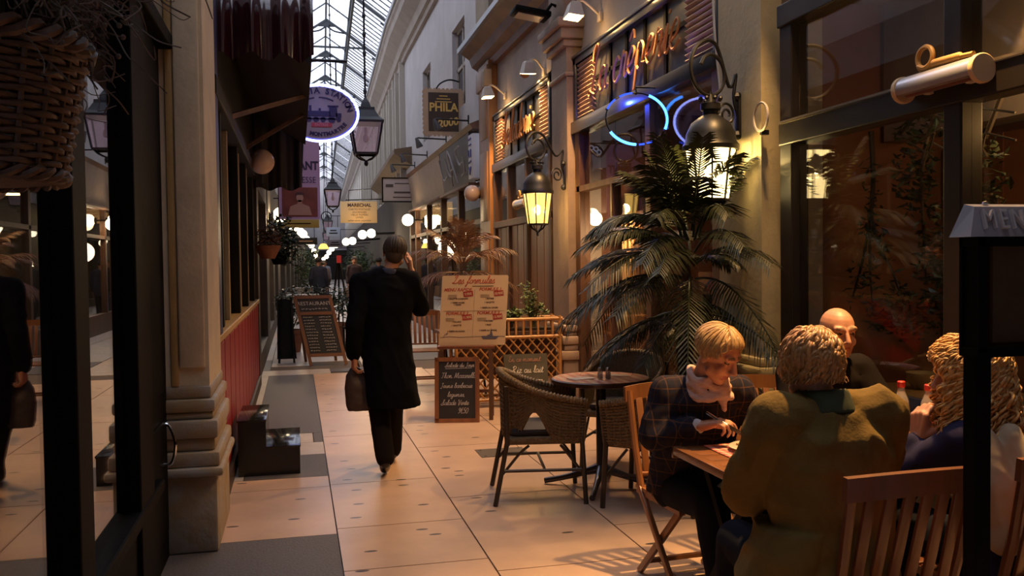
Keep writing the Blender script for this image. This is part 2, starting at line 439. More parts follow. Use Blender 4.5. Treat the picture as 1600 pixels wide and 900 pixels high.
while y < 92:
    st = 1.5 if y < 40 else 4
    for q, (x0, x1) in enumerate(((-1.2, -.4), (-.4, .2), (.2, .95), (.95, 1.7), (1.7, 2.6), (2.6, 3.2))):
        sh = ((q * 37) % 5) * .25
        tile(x0, x1, y + sh, y + st + sh, 2 if (q + k) % 4 else 1 if (k % 5 == 0) else 0, .012)
    y += st; k += 1
mb.mi = 3; mb.box((1.2, 46, -.035), (5, 94, .05))
bend_mb(mb)
struct('floor', mb, [tiles, slab_dark, slab_light, grout], smooth=False)

# ================================================================ wall_right : masonry
XR = 3.1
mb = MB()
holed(mb, 3.1, 3.35, 14.6, 90, 3.9, 8.0, [(16.4, 17.75, 4.5, 6.12), (20.7, 22.0, 4.5, 6.2)] + [(26 + i * 2.6, 27.3 + i * 2.6, 4.9, 6.9) for i in range(24)])
struct('wall_right', bend_mb(mb), plaster, smooth=False)
mb = MB()
mb.span((3.1, -1, 3.12), (3.3, 5.2, 5.3)); mb.span((3.1, 5.95, 3.8), (3.3, 9.45, 5.3)); mb.span((3.1, 9.45, 0), (3.3, 10.35, 5.3)); mb.span((3.1, 10.35, 3.82), (3.3, 13.6, 5.2)); mb.span((3.1, 13.6, 0), (3.3, 14.6, 5.2))
mb.span((3.1, 5.15, 0), (3.3, 5.95, 5.3))
struct('wall_right_fascia', mb, plaster_warm, smooth=False)
# boarded upper storey above the gutter
mb = MB(); mb.span((3.05, -1.2, 5.2), (3.2, 14.6, 8.0))
for i in range(52):
    mb.box((3.04, -.9 + i * .3, 6.5), (.02, .012, 2.6))
for z in (5.9, 6.7, 7.4): mb.box((3.035, 6.7, z), (.03, 15.8, .03))
struct('wall_right_boarding', mb, grey_wood, smooth=False)
mb = MB(); mb.span((2.98, 13.75, 5.05), (3.12, 14.75, 8.0))
struct('wall_right_pier', mb, mat('pier_stone', (.36, .28, .19), .8, noise=(4, .25), bump=(25, .2)), smooth=False)
# cornices
mb = MB()
extr(mb, [(3.1, 7.25), (3.02, 7.25), (3.0, 7.35), (2.93, 7.38), (2.9, 7.5), (2.88, 7.55), (2.62, 7.78), (2.6, 7.95), (2.55, 8.0), (2.55, 8.1), (3.3, 8.1), (3.3, 7.25)], -1.2, 90)
struct('trim_1', bend_mb(mb), mat('cornice', (.36, .30, .25), .8, noise=(2, .2)), smooth=False)
mb = MB(); extr(mb, [(2.5, 8.1), (2.5, 8.22), (2.62, 8.22), (2.62, 8.1)], -1.2, 90)
struct('trim_2', bend_mb(mb), zinc, smooth=False)
mb = MB()
extr(mb, [(3.1, 4.62), (3.02, 4.62), (3.0, 4.72), (2.9, 4.78), (2.86, 4.9), (2.72, 5.0), (3.1, 5.0)], 6.2, 14.75)
struct('trim_3', mb, copper_brown, smooth=False)
mb = MB(); extr(mb, [(2.66, 5.0), (2.66, 5.08), (3.1, 5.1), (3.1, 5.0)], 6.2, 14.78)
struct('trim_4', mb, zinc, smooth=False)
mb = MB()
extr(mb, [(3.1, 4.2), (3.0, 4.25), (2.7, 4.45), (2.62, 4.5), (2.62, 4.62), (3.1, 4.7)], 24.3, 36)
struct('trim_5', bend_mb(mb), mat('eave_brown', (.17, .11, .065), .7, noise=(2, .3)), smooth=False)
mb = MB(); extr(mb, [(3.1, 3.82), (2.95, 3.82), (2.9, 3.9), (3.1, 3.98)], 15.0, 24.2)
struct('trim_6', mb, copper_brown, smooth=False)
# upper windows of the white house
def sash_window(n, y0, y1, z0, z1, label_x=3.22):
    fr = MB()
    for a, b in ((y0, y0 + .07), (y1 - .07, y1), ((y0 + y1) / 2 - .035, (y0 + y1) / 2 + .035)): fr.span((label_x - .03, a, z0), (label_x + .03, b, z1))
    for z in (z0, (z0 + z1) / 2, z1 - .07): fr.span((label_x - .03, y0, z), (label_x + .03, y1, z + .07))
    o = struct('window_%d' % n, bend_mb(fr), plaster_warm if n < 3 else cream_paint, smooth=False)
    g = MB(); g.span((label_x - .005, y0, z0), (label_x + .005, y1, z1)); g = bend_mb(g).build('pane', mat('dark_pane', (.02, .022, .026), .12), o)
    return o
sash_window(1, 16.4, 17.75, 4.5, 6.12); sash_window(2, 20.7, 22.0, 4.5, 6.2)
for i in range(10): sash_window(3 + i, 26 + i * 2.6, 27.3 + i * 2.6, 4.9, 6.9)
mb = MB()
for i in range(24):
    for d in (-.75, .75): mb.box((3.02, 26.65 + i * 2.6 + d, 5.6), (.16, .16, 3.4))
struct('trim_7', bend_mb(mb), mat('bay_paint', (.46, .42, .36), .7), smooth=False)
# back of the far right shops
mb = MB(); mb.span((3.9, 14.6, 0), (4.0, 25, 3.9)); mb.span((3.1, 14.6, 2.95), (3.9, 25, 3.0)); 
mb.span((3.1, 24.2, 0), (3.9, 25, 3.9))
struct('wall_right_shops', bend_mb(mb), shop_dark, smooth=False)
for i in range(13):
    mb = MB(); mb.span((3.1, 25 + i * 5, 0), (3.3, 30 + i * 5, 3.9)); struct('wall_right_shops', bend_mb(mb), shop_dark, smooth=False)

# pillars of the two fronts (moulded caps and plinths)
def pillar(mb, x0, x1, y0, y1, ztop, bulge=-1):
    """x1 is the wall side; mouldings step out towards the passage"""
    mb.span((x0, y0, 0), (x1, y1, ztop))
    def ring(z0, z1, out, bev=.02):
        mb.span((x0 + bulge * out, y0 - out, z0), (x1, y1 + out, z1), bev)
    for z0, z1, out in ((0, .46, .10), (.46, .56, .13), (.56, .63, .09), (.63, .72, .11), (.72, .77, .05), (.77, .84, .075), (.84, .90, .03)): ring(z0, z1, out)
    for z0, z1, out in ((ztop - .62, ztop - .57, .03), (ztop - .3, ztop - .22, .05), (ztop - .22, ztop - .1, .09), (ztop - .1, ztop, .13)): ring(z0, z1, out)
mb = MB(); pillar(mb, 2.93, 3.12, 9.5, 10.1, 4.2); mb.span((2.9, 9.5, 4.2), (3.1, 10.1, 4.7), .02)
struct('pillar', mb, mat('pillar_paint', (.36, .25, .17), .6, noise=(4, .25), bump=(30, .15)))
mb = MB(); pillar(mb, 2.95, 3.12, 5.3, 5.9, 5.2)
struct('pillar', mb, mat('pillar_cream', (.50, .42, .25), .6, noise=(4, .2), bump=(30, .15)))
mb = MB(); mb.span((2.96, 13.72, 0), (3.1, 14.5, 4.7)); mb.span((2.9, 13.68, 0), (3.1, 14.54, .5), .02); mb.span((2.92, 13.68, 4.3), (3.1, 14.54, 4.62), .02)
for z in (.9, 2.2, 3.5): mb.span((2.945, 13.84, z), (3.0, 14.38, z + 1.1), .01)
struct('pillar', mb, orange_wood)

# ================================================================ terrace glazing (restaurant window beside the diners)
mb = MB()
for y0, y1 in ((5.02, 5.16), (3.56, 3.68), (2.1, 2.22), (.6, .72), (-1, -.9)): mb.span((3.0, y0, 0), (3.12, y1, 3.12), .008)
for z0, z1, x in ((2.26, 2.40, 2.99), (3.0, 3.14, 2.98), (.42, .5, 2.98), (0, .1, 3.0)): mb.span((x, -1, z0), (3.12, 5.16, z1), .008)
mb.span((3.04, -1, .08), (3.1, 5.1, .44))
struct('window_frame', mb, mat('terrace_frame', (.016, .011, .008), .38), smooth=False)
mb = MB(); mb.box((2.985, 2.1, 2.405), (.012, 6.1, .012)); struct('trim_8', mb, mat('brass_strip', (.5, .42, .3), .3, metal=.9), smooth=False)
for n, (y0, y1) in enumerate(((3.68, 5.02), (2.22, 3.56), (.72, 2.1))):
    mb = MB(); mb.span((3.055, y0, .5), (3.062, y1, 2.26)); mb.span((3.055, y0, 2.4), (3.062, y1, 3.0))
    struct('window_%d' % (20 + n), mb, pane, smooth=False)
# ---- rooms behind the right-hand glass
mb = MB()
mb.span((5.6, -1, 0), (5.7, 9.6, 3.2)); mb.span((3.3, -1.05, 0), (5.7, -1, 3.2)); mb.span((3.3, 9.55, 0), (5.7, 9.6, 3.2)); mb.span((3.3, 5.2, 0), (4.3, 5.3, 3.2))
struct('wall_restaurant', mb, dark_red, smooth=False)
mb = MB(); mb.span((3.1, -1, 3.2), (5.7, 9.6, 3.26)); struct('ceiling_restaurant', mb, mat('inner_ceiling', (.22, .15, .10), .8), smooth=False)
mb = MB(); mb.span((3.1, -1, -.02), (5.7, 9.6, .0)); struct('floor_restaurant', mb, mat('inner_floor', (.07, .04, .028), .5), smooth=False)
mb = MB(); mb.span((3.75, -1, 2.42), (3.8, 5.15, 3.2)); mb.span((3.75, -1, 2.3), (3.95, 5.15, 2.42)); struct('trim_9', mb, mat('bulkhead', (.34, .29, .28), .75, noise=(2, .25)), smooth=False)
# Saladerie room
mb = MB(); mb.span((4.6, 9.6, 0), (4.7, 13.7, 3.9)); mb.span((3.3, 13.65, 0), (4.7, 13.7, 3.9)); mb.span((3.1, 9.65, 3.86), (4.7, 13.7, 3.9)); mb.span((3.1, 9.6, -.02), (4.7, 13.7, 0))
struct('wall_saladerie', mb, dark_red, smooth=False)

# ================================================================ left side
mb = MB(); holed(mb, -1.2, -1.0, -1, 90, 3.5, 8.0, [(24 + i * 2.6, 25.3 + i * 2.6, 4.6, 6.6) for i in range(24)])
struct('wall_left', bend_mb(mb), plaster, smooth=False)
mb = MB(); extr(mb, [(-1.0, 7.3), (-.9, 7.4), (-.6, 7.8), (-.55, 8.1), (-1.2, 8.1), (-1.2, 7.3)], -1, 90)
struct('trim_10', bend_mb(mb), plaster_warm, smooth=False)
mb = MB()   # black shopfront beside the camera
for y0, y1 in ((-1, -.8), (1.0, 1.1), (2.93, 3.12), (4.0, 4.36)): mb.span((-.72, y0, 0), (-.65, y1, 3.4), .008)
for z0, z1 in ((0, .5), (2.75, 3.5)): mb.span((-.8, -1, z0), (-.67, 4.6, z1))
mb.span((-.8, -1, .46), (-.64, 4.6, .52), .01); mb.span((-.8, -1, 2.7), (-.62, 5.1, 2.78), .01); mb.span((-.8, -1, 3.45), (-.6, 5.1, 3.6), .02)
struct('shopfront_wall_left', mb, black_paint, smooth=False)
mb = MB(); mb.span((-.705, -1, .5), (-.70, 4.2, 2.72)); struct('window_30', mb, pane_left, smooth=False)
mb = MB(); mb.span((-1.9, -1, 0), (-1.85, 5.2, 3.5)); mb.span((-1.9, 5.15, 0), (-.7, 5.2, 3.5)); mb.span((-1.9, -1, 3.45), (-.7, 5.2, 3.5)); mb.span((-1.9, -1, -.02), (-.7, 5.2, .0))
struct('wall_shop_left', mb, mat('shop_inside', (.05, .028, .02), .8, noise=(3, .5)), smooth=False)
mb = MB(); mb.span((-.74, 4.38, 0), (-.69, 5.08, 2.72)); mb.span((-.70, 4.46, .9), (-.68, 5.0, 2.6), .008); mb.span((-.70, 4.46, .15), (-.68, 5.0, .75), .008)
d1 = struct('door_1', mb, black_paint, smooth=False)
mb = MB(); mb.tube(catmull([(-.69, 4.86, .74), (-.65, 4.86, .73), (-.62, 4.85, .64), (-.64, 4.86, .54), (-.69, 4.86, .53)], 6), .009, 8)
mb.build('handle', mat('chrome', (.7, .7, .7), .15, metal=1), d1)
# cream pillar with stepped plinth
mb = MB(); mb.span((-.75, 5.1, 0), (-.47, 5.86, 3.6)); mb.span((-.62, 5.075, 1.0), (-.49, 5.2, 3.6), .01)
struct('pillar_left', mb, stone)
mb = MB(); mb.span((-.665, 5.085, .9), (-.625, 5.12, 3.6), .008); struct('pillar_left_bead', mb, ochre)
mb = MB()
for z0, z1, o in ((0, .42, .05), (.42, .47, .10), (.47, .55, .075), (.55, .62, .04), (.62, .72, .065), (.72, .76, .03), (.76, .83, .045), (.83, .9, .015)):
    mb.span((-.76, 5.1 - o, z0), (-.47 + o * .7, 5.86 + o * .4, z1), .018)
struct('pillar_left_plinth', mb, mat('plinth_stone', (.36, .34, .33), .7, noise=(6, .3), base2=(.34, .24, .13), bump=(20, .25)))
# red lacquered shopfront
mb = MB(); mb.span((-.9, 5.86, .1), (-.5, 12.0, 1.08))
y = 5.95
while y < 11.9:
    mb.span((-.5, y, .14), (-.487, y + .46, 1.04), .006); y += .5
struct('wall_left_panelling', mb, red_lacquer, smooth=False)
mb = MB(); mb.span((-.9, 5.86, 0), (-.465, 12.0, .12)); mb.span((-.9, 11.95, 0), (-.48, 12.1, 3.5)); struct('baseboard_left', mb, mat('dark_plinth', (.03, .016, .012), .5), smooth=False)
mb = MB(); mb.span((-.9, 5.86, 1.06), (-.47, 12.0, 1.11), .008); mb.span((-.5, 5.87, .1), (-.478, 5.93, 1.1)); struct('trim_11', mb, mat('gilt_line', (.42, .26, .09), .4), smooth=False)
mb = MB()
for y0 in (5.87,): mb.span((-.6, y0, 1.11), (-.47, y0 + .2, 3.5))
struct('trim_12', mb, blue_paint, smooth=False)
mb = MB()
for y0 in (7.5, 9.0, 10.4): mb.span((-.56, y0, 1.11), (-.52, y0 + .06, 2.64), .008)
struct('trim_13', mb, mat('dull_cream', (.34, .25, .13), .6), smooth=False)
mb = MB()
for y0 in (6.6, 8.5, 9.9, 11.4): mb.span((-.6, y0, 1.11), (-.5, y0 + .07, 2.7), .01)
mb.span((-.62, 5.86, 2.62), (-.46, 12.0, 2.74), .01); mb.span((-.7, 5.86, 2.72), (-.5, 12.0, 3.55)); mb.span((-1.05, -1, 3.5), (-.6, 90, 3.62))
struct('trim_14', mb, black_wood, smooth=False)
mb = MB(); mb.span((-.56, 5.9, 1.11), (-.555, 12, 2.62)); struct('window_31', mb, glass('red_shop_pane', (.8, .8, .8), 1.7), smooth=False)
mb = MB(); mb.span((-1.6, 5.9, 0), (-1.55, 12.1, 3.5)); mb.span((-1.6, 12, 0), (-.9, 12.1, 3.5)); mb.span((-1.6, 5.9, 3.4), (-.7, 12.1, 3.45)); struct('wall_red_shop', mb, mat('red_shop_inside', (.16, .10, .05), .7), smooth=False)
# far left shop fronts
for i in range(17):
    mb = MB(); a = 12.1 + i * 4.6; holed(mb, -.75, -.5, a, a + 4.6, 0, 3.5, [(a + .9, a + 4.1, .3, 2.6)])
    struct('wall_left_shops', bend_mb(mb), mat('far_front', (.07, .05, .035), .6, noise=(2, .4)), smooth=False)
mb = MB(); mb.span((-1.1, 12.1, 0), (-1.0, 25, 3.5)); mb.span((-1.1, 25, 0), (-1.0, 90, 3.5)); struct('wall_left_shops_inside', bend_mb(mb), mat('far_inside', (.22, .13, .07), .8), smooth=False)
# end of the passage
mb = MB(); mb.span((-1.2, 90, 2.9), (3.4, 90.3, 10)); bend_mb(mb)
struct('wall_end', mb, plaster, smooth=False)
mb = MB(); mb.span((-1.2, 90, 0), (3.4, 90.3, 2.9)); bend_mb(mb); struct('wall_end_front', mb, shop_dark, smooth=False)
# upper floor over the entrance, carried above the camera
mb = MB(); mb.span((-1.2, -1.3, 0), (3.3, -1.2, 8.2)); struct('wall_entrance', mb, mat('entrance_wall', (.16, .12, .10), .85), smooth=False)

# ================================================================ glass roof
XC, ZR, ZE, ZM = .97, 9.5, 8.1, 9.1
gb = MB(); bars = MB()
ys = [-1.3] + [-.8 + 4.4 * i for i in range(22)]
mons = {}
for i, (a, b) in enumerate(zip(ys, ys[1:])):
    for s in (-1, 1):
        xe, xm = XC + s * 1.98, XC + s * .72
        gb.quad((xe + bend(a), a, ZE), (xe + bend(b), b, ZE), (xm + bend(b), b, ZM - .1), (xm + bend(a), a, ZM - .1))
        # glazing bars
        k = 0.
        nb = 10
        for j in range(1, nb):
            y = a + (b - a) * j / nb; bx = bend(y)
            bars.bar((xe + bx, y, ZE + .01), (xm + bx, y, ZM - .09), .022, .03)
        bars.bar((xe + bend(a), a, ZE + .1), (xe + bend(b), b, ZE + .1), .06, .05)
        bars.bar((xm + bend(a), a, ZM - .1), (xm + bend(b), b, ZM - .1), .07, .07)
        # raised monitor over the ridge
        bars.bar((xm + bend(a), a, ZM + .45), (xm + bend(b), b, ZM + .45), .06, .06)
        gb.quad((xm + bend(a), a, ZM + .45), (xm + bend(b), b, ZM + .45), (XC + bend(b), b, ZM + .95), (XC + bend(a), a, ZM + .95))
    bars.bar((XC + bend(a), a, ZM + .95), (XC + bend(b), b, ZM + .95), .06, .06)
struct('ceiling_glass', gb, roof_glass, smooth=False)
struct('ceiling_glazing_bars', bars, mat('roof_iron', (.025, .03, .035), .5), smooth=False)
for i, y in enumerate(ys):
    if y > 45 and i % 2: continue
    tr = MB(); bx = bend(y); c = V((XC + bx, y, 0))
    for s in (-1, 1):
        e, m_, t = c + V((s * 2.0, 0, ZE)), c + V((s * .72, 0, ZM - .08)), c + V((0, 0, ZR))
        tr.bar(e, m_, .08, .12, (0, 1, 0)); tr.bar(m_, t, .06, .09, (0, 1, 0))
        tr.bar(m_ + V((0, 0, -.05)), m_ + V((0, 0, .55)), .09, .09)
        tr.tube(catmull([e + V((0, 0, -.45)), e + V((-s * .12, 0, -.1)), e + V((-s * .55, 0, .22))], 6), .03, 6)     # curved bracket
        tr.tube(catmull([t + V((s * .62, 0, -.42)), t + V((s * .25, 0, -.36)), t + V((0, 0, -.2))], 6), .025, 6)
        tr.prism([(0, 0), (s * .3, -.2), (0, -.2)], t + V((0, 0, -.02)), V((1, 0, 0)), V((0, 0, 1)), .05)
        tr.bar(m_ + V((0, 0, .53)), c + V((0, 0, ZM + .95)), .035, .05, (0, 1, 0))
    if i % 2 == 0 and y < 45: tr.bar(c + V((-1.3, 0, 8.62)), c + V((1.3, 0, 8.62)), .04, .06)
    struct('roof_truss_trim_%d' % (20 + i), tr, MATS['roof_iron'], smooth=False)

# ================================================================ RIGHT: shop fronts and their lamps
LEFTW, UP, OUT = V((0, -1, 0)), V((0, 0, 1)), V((-1, 0, 0))     # reading direction on the right-hand wall
sign_glass = mat('sign_panel', (.035, .035, .03), .35, noise=(2, .4))
letter_cream = mat('letter_cream', (.50, .25, .13), .75, spec=.1)
slat_m = mat('louvre_paint', (.50, .34, .27), .55)
lamp_white = mat('lamp_housing', (.55, .48, .40), .5)

def front_sign(name, label, y0, y1, z0, z1, txt, ytxt, ztxt, xh, lw, group=None):
    t = thing(name, label, 'sign', (3.1, (y0 + y1) / 2, z0), 0, group)
    f = MB()
    for a, b in ((y0, y0 + .09), (y1 - .09, y1)): f.span((3.0, a, z0), (3.11, b, z1), .006)
    f.span((3.0, y0, z1 - .07), (3.11, y1, z1), .006); f.span((2.97, y0, z0 - .1), (3.11, y1, z0 + .03), .006); f.span((2.985, y0, z1), (3.11, y1, z1 + .03), .006)
    f.build('frame', mat('sign_frame', (.022, .022, .025), .35, coat=.2), t)
    p = MB(); p.span((3.06, y0 + .05, z0), (3.1, y1 - .05, z1)); p.build('panel', sign_glass, t)
    q = MB()
    for i in range(1, 5):
        yy = y0 + lw + (y1 - y0 - 2 * lw) * i / 5; q.span((3.045, yy - .025, z0 + .03), (3.06, yy + .025, z1 - .07))
    q.span((3.045, y0 + lw, z0 + .38), (3.06, y1 - lw, z0 + .42)); q.build('muntins', black_paint, t)
    for a in (y0 + .1, y1 - .1 - lw + .1):
        l = MB(); n = 13
        for i in range(n):
            z = z0 + .06 + (z1 - z0 - .16) * i / (n - 1)
            l.box((3.035, a + (lw - .1) / 2, z), (.05, lw - .12, .008), Matrix.Rotation(R(38), 3, 'Y'))
        l.build('louvre_panel', slat_m, t)
    l = MB(); script(l, txt, (2.995, ytxt, ztxt), LEFTW, UP, xh, .012, slant=.26, n=5, seg=6)
    l.build('lettering', letter_cream, t, angle=60)
    return t
# ê : the circumflex glyph follows the e
front_sign('shop_sign', 'long dark sign board with cream script and louvred ends beside the neon ring', 6.0, 9.5, 3.04, 3.76, 'La cre^perie', 8.92, 3.25, .226, .62)
front_sign('shop_sign', 'smaller dark sign board with glowing script above the orange wooden panels', 10.42, 13.62, 3.02, 3.78, 'Saladerie', 12.98, 3.24, .222, .55)

# storefront of the creperie under the sign
mb = MB()
for y0, y1, x in ((9.3, 9.45, 3.0), (7.35, 7.47, 3.02), (5.98, 6.12, 3.0)): mb.span((x, y0, 0), (3.12, y1, 2.96), .008)
mb.span((3.0, 6.0, 2.3), (3.1, 9.4, 2.36)); mb.span((3.0, 6.0, 0), (3.12, 7.4, .5), .01); mb.span((3.0, 8.28, 0), (3.1, 8.33, 2.3), .006)
struct('shopfront_frame', mb, brown_wood, smooth=False)
mb = MB(); mb.span((3.06, 6.1, .5), (3.066, 7.36, 2.94)); mb.span((3.06, 7.46, .1), (3.066, 9.3, 2.94)); struct('window_24', mb, glass('creperie_pane', (.93, .92, .90), 1.12), smooth=False)
# Saladerie front: panels below, transom lights above
mb = MB()
for y0, y1 in ((10.4, 10.52), (11.55, 11.65), (12.6, 12.7), (13.5, 13.62)): mb.span((2.99, y0, 0), (3.1, y1, 2.95), .008)
mb.span((2.98, 10.4, 2.06), (3.1, 13.6, 2.16), .01); mb.span((2.98, 10.4, .0), (3.1, 13.6, .2), .01)
struct('saladerie_front_frame', mb, brown_wood, smooth=False)
mb = MB()
y = 10.52
while y < 13.45:
    mb.span((3.03, y, .15), (3.08, y + .33, 2.08), .012); y += .345
struct('saladerie_front_panels', mb, orange_wood, smooth=False)
mb = MB(); mb.span((3.05, 10.5, 2.16), (3.056, 13.55, 2.92)); struct('window_25', mb, pane, smooth=False)

# ---------------------------------------------------------------- floodlights over the signs
face_glow = glow('lamp_face', (1.0, .62, .24), 26)
def flood(loc, label, aim, energy, group='floodlights over the shop signs', spot=110, vis=True):
    loc = V(loc); t = thing('floodlight', label, 'lamp', loc, 0, group)
    d = (V(aim) - loc).normalized(); M = frame(d, V((1, 0, .2)))
    b = MB(); b.lathe([(.05, -.12), (.075, -.1), (.115, .02), (.12, .035)], loc, 4, M, 1.25, 1., pi / 4); b.build('housing', lamp_white, t, smooth=False)
    f = MB(); f.box(loc + d * .037, (.185, .15, .004), M); f.build('lamp_face', face_glow, t, smooth=False)
    k = MB(); a = loc - d * .1; k.tube(catmull([a, a + V((.1, .03, .05)), V((3.1, loc.y + .05, loc.z + .0))], 5), .014, 8); k.box((3.08, loc.y + .05, loc.z), (.04, .1, .1), None, .01); k.build('bracket', lamp_white, t)
    light('flood_beam', 'SPOT', loc + d * .06, energy, WARM, t, V(aim), .06, spot, .7)
    if loc.y > 6: light('flood_spill', 'POINT', loc + d * .1 + V((.1, 0, -.02)), 2.2, WARM, t, size=.03)
    return t
flood((2.80, 13.05, 4.02), 'lit floodlight above the near end of the orange wooden pilaster', (3.0, 13.0, 1.6), 420)
flood((2.86, 10.9, 3.93), 'lit floodlight above the glowing script of the smaller sign', (2.9, 11.4, 1.2), 330)
flood((2.78, 8.75, 4.05), 'lit floodlight above the first letter of the long cream script', (2.45, 8.6, 1.0), 420)
flood((2.84, 7.35, 3.95), 'lit floodlight over the middle of the long script sign', (2.4, 7.1, 1.0), 260)
flood((2.75, 4.75, 3.95), 'assumed unseen floodlight over the terrace, shining down on the wicker armchairs', (1.7, 5.6, .4), 270, spot=70)  # lamp out of view, assumed from the warm light on the armchairs
flood((2.6, 3.4, 4.0), 'assumed unseen floodlight over the terrace, shining down on the diners', (2.1, 2.95, .8), 1150, spot=62)  # no lamp is seen here; assumed to give the diners their warm light

# ---------------------------------------------------------------- wall lanterns
lantern_pane = glass('lantern_pane', (1, .9, .6), 1.3, .2, emit=((1.0, .62, .16), 1.15))
lantern_pane_hot = glass('lantern_pane_bright', (1, .95, .7), 1.3, .2, emit=((1.0, .72, .30), 5.))
bulb_m = glow('bulb', (1.0, .80, .42), 30)
def wall_lantern(label, x, y, zt, h, rt, rb, xw, yw, zw, pane_m, energy, sc=1.0):
    t = thing('wall_lantern', label, 'lantern', (xw, yw, zw), 0, 'bracket lanterns on the pillars')
    c = V((x, y, 0)); n = 8
    cap = MB(); cap.lathe([(rt * 1.12, zt - .01), (rt * 1.14, zt + .02), (rt * 1.02, zt + .05), (rt * .98, zt + .1), (rt * .78, zt + .17), (rt * .45, zt + .21), (rt * .3, zt + .225), (rt * .3, zt + .25), (rt * .4, zt + .26), (rt * .4, zt + .30), (rt * .2, zt + .31), (rt * .12, zt + .36)], c, 24)
    for k in range(8):
        a = 2 * pi * k / 8; cap.sph(c + V((cos(a) * rt * .42, sin(a) * rt * .42, zt + .33)), .016, 8)
    cap.build('cap', iron, t)
    g = MB(); g.lathe([(rb, zt - h), (rt, zt)], c, n, a0=pi / 8, capped=False); g.build('glass', pane_m, t, smooth=False)
    f = MB()
    for k in range(n):
        a = 2 * pi * k / n + pi / 8; d = V((cos(a), sin(a), 0))
        f.bar(c + d * rb + V((0, 0, zt - h)), c + d * rt + V((0, 0, zt)), .012, .012)
    f.lathe([(rb * 1.04, zt - h - .015), (rb * 1.06, zt - h), (rb * .9, zt - h + .004)], c, n, a0=pi / 8)
    f.build('cage', iron, t)
    fin = MB()
    for k in range(4):
        a = pi / 4 + k * pi / 2; d = V((cos(a), sin(a), 0)); b = c + V((0, 0, zt - h))
        fin.tube(catmull([b + d * rb * .9, b + d * rb * .6 + V((0, 0, -.05)), b + d * rb * .3 + V((0, 0, -.07)), b + V((0, 0, -.1))], 5), .009, 6)
    fin.sph(c + V((0, 0, zt - h - .11)), (.018, .018, .028), 8); fin.build('finial', iron, t)
    bu = MB(); bu.sph(c + V((0, 0, zt - h * .55)), (.035, .035, .055), 10); bu.build('bulb', bulb_m, t)
    # scrolled bracket
    s = MB(); top = c + V((0, 0, zt + .36)); w = V((xw, yw, zw)); out = (V((x, y, 0)) - V((xw, yw, 0))); L = out.length; o = out.normalized()
    P = lambda a, z: V((xw, yw, zw)) + o * a + V((0, 0, z))
    zt2 = top.z - zw
    Rr = .17 * sc
    pts = [P(.0, -.02), P(.05, .12), P(.03, .28), P(L * .35, zt2 * .75 + .1), P(L * .75, zt2 + Rr * 1.55)]
    for k in range(0, 13):
        a = pi * .45 - k * pi / 5.2; rr = Rr * (1 - k * .045)
        pts.append(P(L, zt2 + Rr * .75) + o * cos(a) * rr * -1 * -1 + V((0, 0, sin(a) * rr)))
    s.tube(catmull(pts, 5), .013, 8)
    sp = []
    for k in range(15):
        a = k * pi / 4.5; rr = .085 - k * .0045
        sp.append(P(.12, .0) + o * cos(a) * rr + V((0, 0, sin(a) * rr)))
    s.tube(catmull(sp, 3), .009, 6)
    s.tube([P(L, zt2 + Rr * .1), P(L, zt2 - .02)], .012, 6)
    s.box(w + o * -.005, (.05, .07, .3), None, .01); s.sph(P(.02, .13), .035, 8); s.sph(P(.02, -.13), .035, 8)
    s.build('bracket', iron, t)
    light('lantern_light', 'POINT', c + V((0, 0, zt - h * .5)), energy, YEL, t, size=.05)
    return t
wall_lantern('yellow lit lantern on the scrolled bracket in front of the orange panels', 2.56, 9.42, 2.29, .33, .157, .112, 2.93, 9.6, 2.5, lantern_pane, 36)
wall_lantern('dazzling lit lantern hanging above the big palm', 2.69, 5.5, 2.28, .33, .165, .118, 2.95, 5.6, 2.52, lantern_pane_hot, 95, 1.2)

# ---------------------------------------------------------------- neon ring
t = thing('neon_ring', 'oval blue neon tube hanging under the long script sign', 'neon sign', (3.05, 7.1, 2.72))
r_ = MB()
def arc(a0, a1, n=20): return [V((2.80 + .275 * cos(a), 7.1, 2.735 + .215 * sin(a))) for a in [a0 + (a1 - a0) * i / n for i in range(n + 1)]]
r_.tube(arc(R(-22), R(66)), .011, 8); r_.tube(arc(R(212), R(268)), .011, 8)
r_.build('lit_tube', glow('neon_blue', (.04, .22, 1.0), 9), t)
r_ = MB()
for a, b in ((98, 124), (134, 160), (274, 284), (288, 300)): r_.tube(arc(R(a), R(b), 8), .008, 8)
r_.build('dim_tube', glow('neon_dim', (.03, .08, 1.0), 2.2), t)
r_ = MB(); r_.tube(arc(0, 2 * pi, 40)[:-1], .006, 6, True)
for a in (20, 90, 160, 230, 300): r_.sph(arc(R(a), R(a) + .01, 1)[0] + V((0, .012, 0)), .014, 8)
r_.tube([(2.8, 7.11, 2.95), (2.8, 7.11, 3.0), (3.05, 7.11, 3.0)], .008, 6); r_.tube([(3.07, 7.11, 2.735), (3.1, 7.11, 2.735)], .008, 6)
r_.build('support_frame', iron, t)
light('neon_light', 'POINT', (2.88, 7.9, 3.0), 10, (.04, .08, 1.0), t, size=.02)

